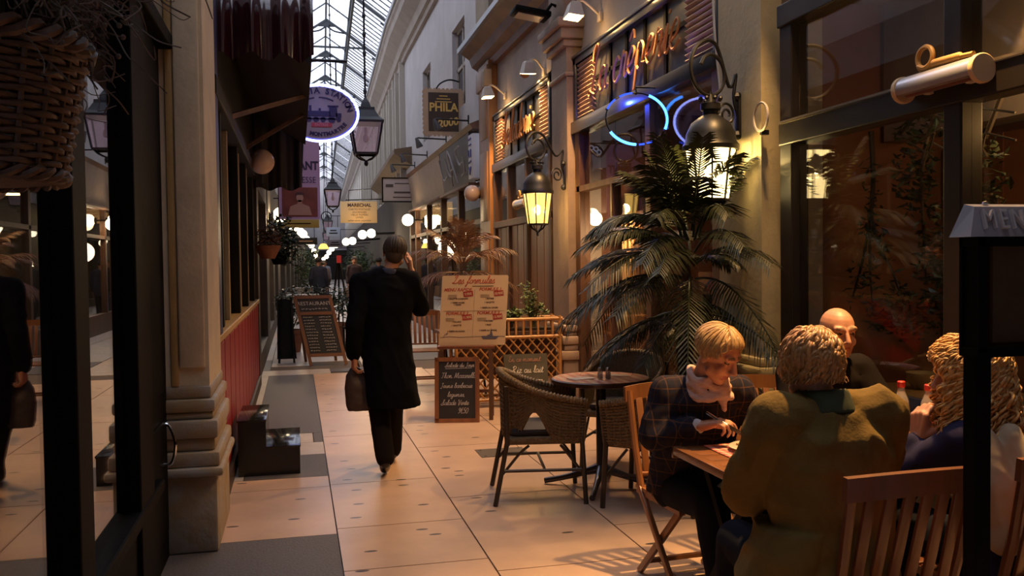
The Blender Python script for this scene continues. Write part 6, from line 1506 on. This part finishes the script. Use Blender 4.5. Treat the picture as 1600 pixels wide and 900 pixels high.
def hair(t, m, hc, M, N, th_end, hang, rad, curl=(0, 0), seed=1, vol=1.06, cap=True, fr=(.35, .35), name='hair', capsh=(0, -.022, .042), nape=False):
    rnd = random.Random(seed); b = MB(); hc = V(hc)
    e = V((.080, .100, .092)) * vol; o = V((0, -.012, .032))
    if cap: b.sph(hc + M @ V(capsh), (.0815, .0955, .086), 24, M)
    if nape: b.sph(hc + M @ V((0, -.047, -.012)), (.068, .062, .075), 20, M)
    for k in range(N):
        az = rnd.uniform(-pi, pi); te = th_end(abs(az)); ts = rnd.uniform(0, te * .75); pts = []
        st = 7; w0 = rnd.uniform(-.22, .22); g = rnd.uniform(.98, 1.09)
        for i in range(st + 1):
            th = ts + (te - ts) * i / st; a = az + w0 * sin(i / st * 3)
            pts.append(hc + M @ (o + V((sin(th) * sin(a) * e.x, sin(th) * cos(a) * e.y, cos(th) * e.z)) * g))
        L = hang(abs(az)) * rnd.uniform(.7, 1.1)
        if L > .005:
            dr = (pts[-1] - pts[-2]).normalized(); p = pts[-1]; n = max(3, int(L / .018))
            outd = (pts[-1] - hc); outd.z = 0; outd = outd.normalized() if outd.length > 1e-4 else V((0, 0, 0))
            for i in range(n):
                dr = (dr * .55 + V((0, 0, -1)) * .5 + outd * rnd.uniform(-.12, .22) + V((rnd.uniform(-.1, .1), rnd.uniform(-.1, .1), 0))).normalized(); p = p + dr * L / n; pts.append(p)
        pts = catmull(pts, 3)
        if curl[0]:
            ph = rnd.uniform(0, 6.28); out = []
            for i, p in enumerate(pts):
                d = (pts[min(i + 1, len(pts) - 1)] - pts[max(i - 1, 0)]); F = frame(d if d.length > 1e-6 else V((0, 0, 1))); a = ph + i * curl[1]; q = min(1, i / 4)
                out.append(p + (F.col[0] * cos(a) + F.col[1] * sin(a)) * curl[0] * q)
            pts = out
        n = len(pts); r0 = rad * rnd.uniform(.75, 1.2); b.tube(pts, [r0 * (.75 + .5 * sin(pi * min(1, i / (n * .9)))) * (1 if i < n - 2 else .45) for i in range(n)], 5)
    return b.build(name, m, t, angle=80)
def shoe(t, an, toe):
    b = MB(); an, toe = V(an), V(toe); b.chain([an + V((0, 0, -.02)), an.lerp(toe, .55) + V((0, 0, -.012)), toe], [.042, .042, .036]); back = (an - toe); back.z = 0; back.normalize(); b.cap(an + back * .03 + V((0, 0, -.03)), an.lerp(toe, .3), .036, .04)
    return cloth(t, 'shoe', b, shoe_m, .008, 2, 0)
def trousers(t, J, m, r=(.105, .078, .062)):
    b = MB(); b.cap(J['hipL'], J['hipR'], .115, .115); b.cap(J['pelvis'], V(J['pelvis']) + V((0, 0, .06)), .13, .12)
    for q in 'LR': b.chain([J['hip' + q], J['kn' + q], V(J['an' + q]) + V((0, 0, .01))], list(r))
    return cloth(t, 'trousers', b, m, .012, 4, .004, 7)
def plaid_mat():
    m = mat('plaid', (.014, .014, .024), .9, spec=.1); nt = m.node_tree; p = nt.nodes['Principled BSDF']; tc = nt.nodes.new('ShaderNodeTexCoord'); sp_ = nt.nodes.new('ShaderNodeSeparateXYZ'); nt.links.new(tc.outputs['Object'], sp_.inputs[0])
    col = None; base = (.016, .016, .028, 1)
    for ax, sc, off, wd, c in ((0, 15, .1, .07, (.16, .075, .03, 1)), (2, 15, .3, .07, (.16, .075, .03, 1)), (0, 15, .55, .22, (.035, .022, .02, 1)), (2, 15, .75, .22, (.035, .022, .02, 1)), (1, 15, .2, .06, (.12, .06, .03, 1))):
        a = nt.nodes.new('ShaderNodeMath'); a.operation = 'MULTIPLY_ADD'; a.inputs[1].default_value = sc; a.inputs[2].default_value = off; nt.links.new(sp_.outputs[ax], a.inputs[0])
        f = nt.nodes.new('ShaderNodeMath'); f.operation = 'FRACT'; nt.links.new(a.outputs[0], f.inputs[0]); g = nt.nodes.new('ShaderNodeMath'); g.operation = 'LESS_THAN'; g.inputs[1].default_value = wd; nt.links.new(f.outputs[0], g.inputs[0])
        h = nt.nodes.new('ShaderNodeMath'); h.operation = 'MULTIPLY'; h.inputs[1].default_value = .42; nt.links.new(g.outputs[0], h.inputs[0])
        mx = nt.nodes.new('ShaderNodeMix'); mx.data_type = 'RGBA'; mx.inputs[7].default_value = c; nt.links.new(h.outputs[0], mx.inputs[0])
        if col is None: mx.inputs[6].default_value = base
        else: nt.links.new(col, mx.inputs[6])
        col = mx.outputs[2]
    nt.links.new(col, p.inputs['Base Color']); return m

# ---------------------------------------------------------------- walking man in the black coat
t = thing('person', 'man in a long black coat walking away with a hand raised to his ear', 'person', (.64, 6.7, 0))
J = dict(head=(.705, 6.62, 1.625), neck=(.655, 6.6, 1.47), chest=(.63, 6.62, 1.22), pelvis=(.635, 6.66, .94), shL=(.455, 6.6, 1.405), shR=(.815, 6.6, 1.41), elL=(.40, 6.52, 1.12), wrL=(.395, 6.6, .875), elR=(.90, 6.70, 1.21), wrR=(.835, 6.70, 1.49),
    hipL=(.555, 6.66, .90), hipR=(.715, 6.68, .90), knL=(.575, 6.72, .50), knR=(.715, 6.92, .50), anL=(.60, 6.50, .13), anR=(.70, 6.98, .09), toeL=(.605, 6.62, .035), toeR=(.715, 7.15, .035))
HM = axes((.10, 1, -.08), (.12, 0, 1))
make_body(t, J, HM, [('L', (.02, .1, -1), (1, .2, 0), 1, .85, .5), ('R', (-.10, -.1, 1), (-1, .2, 0), 1, [.5, .55, .6, .7], .4)])
hair(t, mat('hair_brown', (.055, .032, .018), .6, noise=(60, .5)), J['head'], HM, 300, lambda a: 1.1 + 1.0 * min(1, a / 1.6), lambda a: .0, .005, seed=3, vol=.98, nape=True)
coat_m = mat('black_coat', (.004, .004, .006), .95, spec=.08)
b = MB(); b.chain([J['shL'], J['elL'], V(J['wrL']) + V((0, 0, .02))], [.082, .068, .055]); b.chain([J['shR'], J['elR'], V(J['wrR']) + V((.012, 0, -.05))], [.082, .07, .055]); b.cap(J['neck'], J['shL'], .07, .085); b.cap(J['neck'], J['shR'], .07, .085)
loft(b, [((.68, 6.64, .49), .20, .17), ((.67, 6.64, .62), .195, .165), ((.655, 6.65, .80), .19, .16), ((.64, 6.65, .95), .185, .15), ((.635, 6.63, 1.1), .18, .145), ((.635, 6.61, 1.25), .20, .145), ((.64, 6.6, 1.38), .205, .125), ((.65, 6.6, 1.46), .11, .10)])
cloth(t, 'coat', b, coat_m, .011, 4, .005, 6, .012)
b = MB(); b.lathe([(.062, 0), (.075, .01), (.074, .045), (.06, .05)], (.662, 6.6, 1.462), 20, Matrix.Rotation(R(8), 3, 'Y')); cloth(t, 'collar', b, mat('collar_navy', (.03, .035, .07), .8), .008, 2, 0)
trousers(t, J, mat('dark_trousers', (.010, .007, .006), .95, spec=.1), (.10, .08, .072)); shoe(t, J['anL'], J['toeL']); shoe(t, J['anR'], J['toeR'])
t = thing('bag', 'dark brown shopping bag in the walking man\'s left hand', 'bag', (.42, 6.63, .46)); b = MB(); vs = []
loft(b, [((.43, 6.64, .47), .085, .045, .2), ((.43, 6.64, .52), .10, .055, .2), ((.42, 6.64, .64), .10, .05, .2), ((.405, 6.64, .74), .07, .03, .2), ((.40, 6.645, .79), .03, .018, .2)]); cloth(t, 'sack', b, mat('bag_brown', (.035, .018, .014), .6), .008, 3, .006, 14); b = MB()
b.tube(catmull([(.38, 6.64, .78), (.388, 6.645, .83), (.40, 6.645, .79)], 5), .004, 6); b.tube(catmull([(.40, 6.64, .78), (.405, 6.65, .83), (.42, 6.645, .77)], 5), .004, 6); b.build('handle', mat('bag_brown', (.035, .018, .014), .6), t)

# ---------------------------------------------------------------- woman in the plaid jacket
t = thing('person', 'blonde woman in a dark plaid jacket and pale scarf cutting her crêpe', 'person', (1.78, 3.9, 0))
J = dict(head=(1.765, 3.555, 1.135), neck=(1.745, 3.66, .99), chest=(1.76, 3.74, .80), pelvis=(1.78, 3.88, .53), shL=(1.915, 3.66, .955), shR=(1.60, 3.72, .955), elL=(2.035, 3.72, .80), wrL=(2.00, 3.57, .86), elR=(1.525, 3.70, .765), wrR=(1.668, 3.535, .835),
    hipL=(1.86, 3.86, .49), hipR=(1.70, 3.86, .49), knL=(1.88, 3.45, .52), knR=(1.68, 3.45, .52), anL=(1.90, 3.42, .10), anR=(1.70, 3.36, .10), toeL=(1.92, 3.26, .04), toeR=(1.72, 3.2, .04))
HM = axes((.42, -.72, -.48))
make_body(t, J, HM, [('R', (.75, -.52, .22), (.25, -.1, -1), -1, [.5, .75, .85, .9], .35), ('L', (-.3, -.75, .1), (-.5, .2, -1), 1, .75, .4)], .0048)
hair(t, mat('hair_blond', (.50, .30, .12), .45, noise=(80, .4)), J['head'], HM, 420, lambda a: .98 + .22 * sin(a * 1.3) + .55 * max(0, min(1, (a - .7) / .9)), lambda a: .0 if a < 1.0 else .03, .0055, seed=5, vol=1.05, capsh=(0, -.025, .046))
b = MB(); b.chain([J['shL'], J['elL'], V(J['wrL']).lerp(V(J['elL']), .12)], [.078, .062, .048]); b.chain([J['shR'], J['elR'], V(J['wrR']).lerp(V(J['elR']), .18)], [.078, .066, .05]); b.cap(V(J['neck']) + V((0, .03, -.02)), J['shL'], .065, .075); b.cap(V(J['neck']) + V((0, .03, -.02)), J['shR'], .065, .075)
ch, pl = V(J['chest']), V(J['pelvis'])
loft(b, [(pl + V((0, 0, -.06)), .21, .17), (pl + V((0, -.01, .05)), .20, .16), (pl.lerp(ch, .6), .185, .145), (ch, .195, .14), (ch + V((0, -.05, .12)), .18, .12), (ch + V((-.01, -.075, .18)), .10, .08)])
cloth(t, 'jacket', b, plaid_mat(), .009, 4, .004, 10, .010)
scarf_m = mat('scarf', (.62, .40, .33), .8, noise=(40, .25), stretch=(1, 1, 4)); b = MB(); nk = V(J['neck']) + V((.005, -.02, .02))
for q in range(4):
    b.tube(catmull([nk + V(((.076 + .006 * q) * cos(a) + .004 * q, (.07 + .007 * q) * sin(a) - .01, .035 - .026 * q + .022 * sin(a) + .012 * sin(3 * a + q * 2))) for a in [2 * pi * k / 12 for k in range(12)]], 4, True), .016, 8, True)
b.chain([nk + V((.02, -.07, -.03)), nk + V((.035, -.09, -.07)), nk + V((.04, -.10, -.11))], [.028, .022, .012]); cloth(t, 'scarf', b, scarf_m, .007, 2, .003, 25)
b = MB(); w_ = V(J['wrR']); e_ = V(J['elR']); b.cap(w_.lerp(e_, .06), w_.lerp(e_, .22), .037, .042); cloth(t, 'shirt_cuff', b, mat('shirt_pale', (.48, .45, .48), .8), .008, 2, .002, 20)
trousers(t, J, mat('dark_denim', (.008, .009, .015), .95, spec=.1)); shoe(t, J['anL'], J['toeL']); shoe(t, J['anR'], J['toeR'])
t = thing('knife', 'table knife held in the plaid-jacketed woman\'s hand over the plate', 'cutlery', (1.78, 3.44, .82)); b = MB(); k0, k1, k2 = V((1.705, 3.535, .89)), V((1.76, 3.46, .845)), V((1.835, 3.385, .795)); b.cap(k0, k1, .007, .0065, 8); b.build('handle', steel, t); b = MB(); b.bar(k1, k2, .003, .016, (0, 0, 1)); b.build('blade', steel, t)
t = thing('fork', 'fork held in the plaid-jacketed woman\'s other hand beside the green shoulder', 'cutlery', (1.94, 3.46, .83)); b = MB(); k0, k1 = V((1.985, 3.53, .86)), V((1.91, 3.42, .805)); b.tube([k0, k1], .004, 6); b.build('handle', steel, t); b = MB()
for q in (-1, 0, 1): b.tube([k1 + V((.006 * q, -.004 * q, 0)), k1 + V((-.03 + .005 * q, -.045 - .004 * q, -.018))], .0015, 5)
b.tube([k1 + V((.008, -.005, 0)), k1 + V((-.008, .005, 0))], .003, 5); b.build('tines', steel, t)

# ---------------------------------------------------------------- woman in the green jacket
t = thing('person', 'person with wavy auburn hair in an olive green jacket seen from behind', 'person', (1.66, 2.52, 0))
J = dict(head=(1.585, 2.54, 1.198), neck=(1.60, 2.50, 1.065), chest=(1.615, 2.50, .86), pelvis=(1.66, 2.50, .53), shL=(1.435, 2.49, 1.045), shR=(1.80, 2.49, 1.045), elL=(1.40, 2.62, .80), wrL=(1.60, 2.84, .80), elR=(1.90, 2.66, .83), wrR=(1.80, 2.88, .80),
    hipL=(1.57, 2.54, .49), hipR=(1.75, 2.54, .49), knL=(1.55, 2.97, .52), knR=(1.78, 2.97, .52), anL=(1.53, 3.0, .10), anR=(1.80, 3.02, .10), toeL=(1.50, 3.17, .04), toeR=(1.82, 3.18, .04))
HM = axes((.12, .98, -.12))
make_body(t, J, HM, [('L', (.5, .8, -.05), (.1, 0, -1), -1, .55, .4), ('R', (-.5, .8, -.05), (-.1, 0, -1), 1, .55, .4)], .006)
hair(t, mat('hair_auburn', (.54, .27, .09), .45, noise=(60, .5)), J['head'], HM, 480, lambda a: 1.1 + .75 * min(1, a / 1.5), lambda a: .012 if a < 1 else .05, .0062, (.008, .5), seed=11, vol=1.0)
olive = mat('olive_cloth', (.17, .108, .032), .9, spec=.12, noise=(14, .2), bump=(90, .15)); b = MB()
b.chain([J['shL'], J['elL'], V(J['wrL']).lerp(V(J['elL']), .1)], [.092, .078, .056]); b.chain([J['shR'], J['elR'], V(J['wrR']).lerp(V(J['elR']), .1)], [.092, .078, .056]); nk = V(J['neck']); b.cap(nk + V((0, -.01, -.03)), V(J['shL']) + V((.02, 0, .01)), .08, .092); b.cap(nk + V((0, -.01, -.03)), V(J['shR']) + V((-.02, 0, .01)), .08, .092)
loft(b, [((1.60, 2.47, .40), .23, .18), ((1.61, 2.47, .50), .225, .175), ((1.625, 2.475, .62), .20, .155), ((1.62, 2.48, .75), .205, .15), ((1.615, 2.49, .90), .215, .15), ((1.61, 2.49, 1.0), .215, .135), ((1.605, 2.495, 1.08), .13, .10)])
loft(b, [((1.36, 2.49, .22), .06, .15), ((1.375, 2.49, .40), .075, .16), ((1.41, 2.49, .55), .09, .16), ((1.48, 2.485, .72), .10, .14)])
cloth(t, 'jacket', b, olive, .009, 4, .006, 9, .016)
b = MB(); b.lathe([(.066, .0), (.088, -.035), (.10, -.03), (.082, .035), (.07, .045), (.064, .03)], nk + V((.0, .0, .03)), 26, Matrix.Rotation(R(-8), 3, 'X')); cloth(t, 'collar', b, mat('collar_green', (.035, .045, .022), .85), .007, 2, .003, 20)
trousers(t, J, MATS['dark_denim']); shoe(t, J['anL'], J['toeL']); shoe(t, J['anR'], J['toeR'])

# ---------------------------------------------------------------- bald man
t = thing('person', 'bald man in a dark jacket facing the camera behind the green-jacketed diner', 'person', (2.46, 4.0, 0))
J = dict(head=(2.475, 3.74, 1.195), neck=(2.47, 3.80, 1.05), chest=(2.46, 3.86, .84), pelvis=(2.44, 3.96, .53), shL=(2.64, 3.82, 1.0), shR=(2.29, 3.82, 1.0), elL=(2.72, 3.70, .80), wrL=(2.60, 3.50, .80), elR=(2.22, 3.72, .80), wrR=(2.36, 3.50, .80),
    hipL=(2.53, 3.92, .49), hipR=(2.36, 3.92, .49), knL=(2.55, 3.5, .52), knR=(2.35, 3.5, .52), anL=(2.56, 3.46, .10), anR=(2.36, 3.46, .10), toeL=(2.58, 3.3, .04), toeR=(2.38, 3.3, .04))
HM = axes((-.12, -.97, -.12))
make_body(t, J, HM, [('L', (-.6, -.7, 0), (0, 0, -1), 1, .5, .4), ('R', (.6, -.7, 0), (0, 0, -1), -1, .5, .4)], .005, 1.0)
b = MB(); b.chain([J['shL'], J['elL'], V(J['wrL']).lerp(V(J['elL']), .1)], [.085, .07, .05]); b.chain([J['shR'], J['elR'], V(J['wrR']).lerp(V(J['elR']), .1)], [.085, .07, .05]); nk = V(J['neck']); b.cap(nk + V((0, .02, -.03)), J['shL'], .07, .085); b.cap(nk + V((0, .02, -.03)), J['shR'], .07, .085)
loft(b, [((2.44, 3.95, .44), .21, .16), ((2.45, 3.93, .6), .20, .155), ((2.46, 3.87, .82), .205, .15), ((2.465, 3.83, .97), .20, .13), ((2.47, 3.81, 1.04), .11, .09)]); cloth(t, 'jacket', b, mat('dark_jacket', (.010, .007, .006), .9, spec=.1), .011, 4, .006, 9)
b = MB(); b.lathe([(.058, 0), (.072, -.02), (.066, .03), (.056, .03)], nk + V((0, -.01, .02)), 20); cloth(t, 'shirt_collar', b, mat('shirt_blue', (.14, .15, .2), .8), .008, 2, 0)
trousers(t, J, MATS['dark_denim']); shoe(t, J['anL'], J['toeL']); shoe(t, J['anR'], J['toeR'])

# ---------------------------------------------------------------- curly-haired woman
t = thing('person', 'woman with long curly blonde hair in profile, chin near her hand', 'person', (2.36, 2.6, 0))
J = dict(head=(2.265, 2.66, 1.125), neck=(2.315, 2.63, .985), chest=(2.35, 2.60, .80), pelvis=(2.38, 2.58, .53), shL=(2.18, 2.56, .93), shR=(2.46, 2.70, .93), elL=(2.12, 2.78, .78), wrL=(2.15, 2.76, .90), elR=(2.52, 2.86, .80), wrR=(2.40, 3.0, .80),
    hipL=(2.30, 2.62, .49), hipR=(2.47, 2.62, .49), knL=(2.32, 3.0, .52), knR=(2.50, 3.0, .52), anL=(2.33, 3.04, .10), anR=(2.52, 3.06, .10), toeL=(2.33, 3.2, .04), toeR=(2.53, 3.22, .04))
HM = axes((-.82, .50, -.10))
make_body(t, J, HM, [('L', (.05, -.05, 1), (1, .1, 0), 1, 1.0, .5), ('R', (-.6, .7, 0), (0, 0, -1), 1, .5, .4)], .005, .96)
hair(t, mat('hair_curly', (.72, .40, .13), .42, noise=(50, .4)), J['head'], HM, 520, lambda a: .95 + .7 * min(1, a / 1.2), lambda a: .0 if a < .8 else .28, .0042, (.014, .62), seed=21, vol=1.2)
b = MB(); b.chain([J['shL'], J['elL'], V(J['wrL']).lerp(V(J['elL']), .15)], [.075, .06, .045]); b.chain([J['shR'], J['elR'], V(J['wrR']).lerp(V(J['elR']), .1)], [.075, .06, .045]); nk = V(J['neck']); b.cap(nk + V((.01, -.01, -.03)), J['shL'], .06, .072); b.cap(nk + V((.01, -.01, -.03)), J['shR'], .06, .072)
loft(b, [((2.38, 2.56, .44), .20, .15, .4), ((2.37, 2.57, .6), .185, .14, .4), ((2.35, 2.59, .80), .19, .135, .4), ((2.33, 2.62, .92), .17, .11, .4), ((2.32, 2.63, .975), .09, .08, .4)]); cloth(t, 'jacket', b, mat('navy_jacket', (.022, .020, .055), .85, spec=.12), .011, 4, .006, 9)
b = MB(); b.chain([(2.20, 2.515, .95), (2.22, 2.47, .80), (2.25, 2.46, .62)], [.045, .06, .06]); b.chain([(2.30, 2.50, .95), (2.33, 2.455, .8), (2.36, 2.45, .62)], [.045, .065, .06]); cloth(t, 'shawl', b, mat('cream_cloth', (.46, .36, .24), .85), .010, 4, .007, 12)
trousers(t, J, MATS['dark_denim']); shoe(t, J['anL'], J['toeL']); shoe(t, J['anR'], J['toeR'])

# ---------------------------------------------------------------- people far down the passage
def walker(label, x, y, h, top, legs, fwd=(0, -1), bag=None, hairc=(.03, .02, .015), stride=.16):
    s = h / 1.75; f = V((fwd[0], fwd[1], 0)).normalized(); r = V((f.y, -f.x, 0)); o = V((x, y, 0)); t = thing('person', label, 'person', o)
    P_ = lambda a, b_, z: o + (r * a + f * b_ + V((0, 0, z))) * s
    J = dict(head=P_(0, .02, 1.63), neck=P_(0, 0, 1.47), chest=P_(0, 0, 1.22), pelvis=P_(0, 0, .94), shL=P_(-.17, 0, 1.41), shR=P_(.17, 0, 1.41), elL=P_(-.23, -.04, 1.12), wrL=P_(-.23, .06, .88), elR=P_(.23, -.02, 1.12), wrR=P_(.23, .08, .88), hipL=P_(-.09, 0, .9), hipR=P_(.09, 0, .9), knL=P_(-.09, stride * .6, .5), knR=P_(.09, -.02, .5), anL=P_(-.09, stride, .09), anR=P_(.09, -stride, .12), toeL=P_(-.09, stride + .16, .035), toeR=P_(.09, -stride + .13, .04))
    HM_ = axes(f + V((0, 0, -.05))); make_body(t, J, HM_, [('L', (f * .1 - V((0, 0, 1))), r, 1, .5, .4), ('R', (f * .1 - V((0, 0, 1))), -r, -1, .5, .4)], .010, s)
    hair(t, mat('hair_far_%d' % int(y * 10), hairc, .6), J['head'], HM_, 120, lambda a: 1.05 + .7 * min(1, a / 1.5), lambda a: .02, .008, seed=int(y), vol=1.05)
    b = MB(); b.chain([J['shL'], J['elL'], V(J['wrL']) + V((0, 0, .03))], [.075, .06, .05]); b.chain([J['shR'], J['elR'], V(J['wrR']) + V((0, 0, .03))], [.075, .06, .05]); b.cap(J['neck'], J['shL'], .06, .075); b.cap(J['neck'], J['shR'], .06, .075); a_ = atan2(r.y, r.x)
    loft(b, [(P_(0, 0, .76), .19, .14, a_), (P_(0, 0, 1.0), .175, .13, a_), (P_(0, 0, 1.25), .195, .13, a_), (P_(0, 0, 1.40), .18, .11, a_), (P_(0, 0, 1.46), .09, .08, a_)]); cloth(t, 'jacket', b, mat('far_top_%d' % int(y * 10), top, .85), .016, 3, .004); trousers(t, J, mat('far_legs_%d' % int(y * 10), legs, .85)); shoe(t, J['anL'], J['toeL']); shoe(t, J['anR'], J['toeR'])
    return J
J = walker('distant walker in a dark red-brown jacket and blue jeans carrying a brown bag', 1.86, 30, 1.78, (.035, .016, .016), (.035, .05, .10))
t = thing('bag', 'brown paper bag in the distant walker\'s hand', 'bag', V(J['wrR']) - V((0, 0, .35))); w_ = V(J['wrR']) + V((-.02, 0, -.10)); b = MB(); b.box(w_ + V((0, 0, -.2)), (.2, .12, .32), None, .01); b.build('sack', mat('paper_bag', (.28, .16, .09), .8), t); b = MB(); b.tube(catmull([w_ + V((-.06, 0, -.05)), w_ + V((0, 0, .06)), w_ + V((.06, 0, -.05))], 5), .006, 5); b.build('handle', mat('paper_bag', (.28, .16, .09), .8), t)
walker('distant man in dark clothes beside the folding easel', .62, 26.5, 1.74, (.02, .02, .035), (.02, .02, .03), (.2, 1))
walker('distant woman in a dark coat near the white-clothed café table', .85, 30.5, 1.66, (.03, .018, .02), (.03, .03, .06), (-.3, 1))
walker('distant person in black just beyond the coat shoulder of the walking man', 2.35, 26.5, 1.72, (.012, .012, .016), (.02, .02, .025), (0, 1))
walker('distant person in pale blue far down the walkway', 1.25, 41, 1.7, (.2, .24, .34), (.03, .03, .05), (.1, -1))
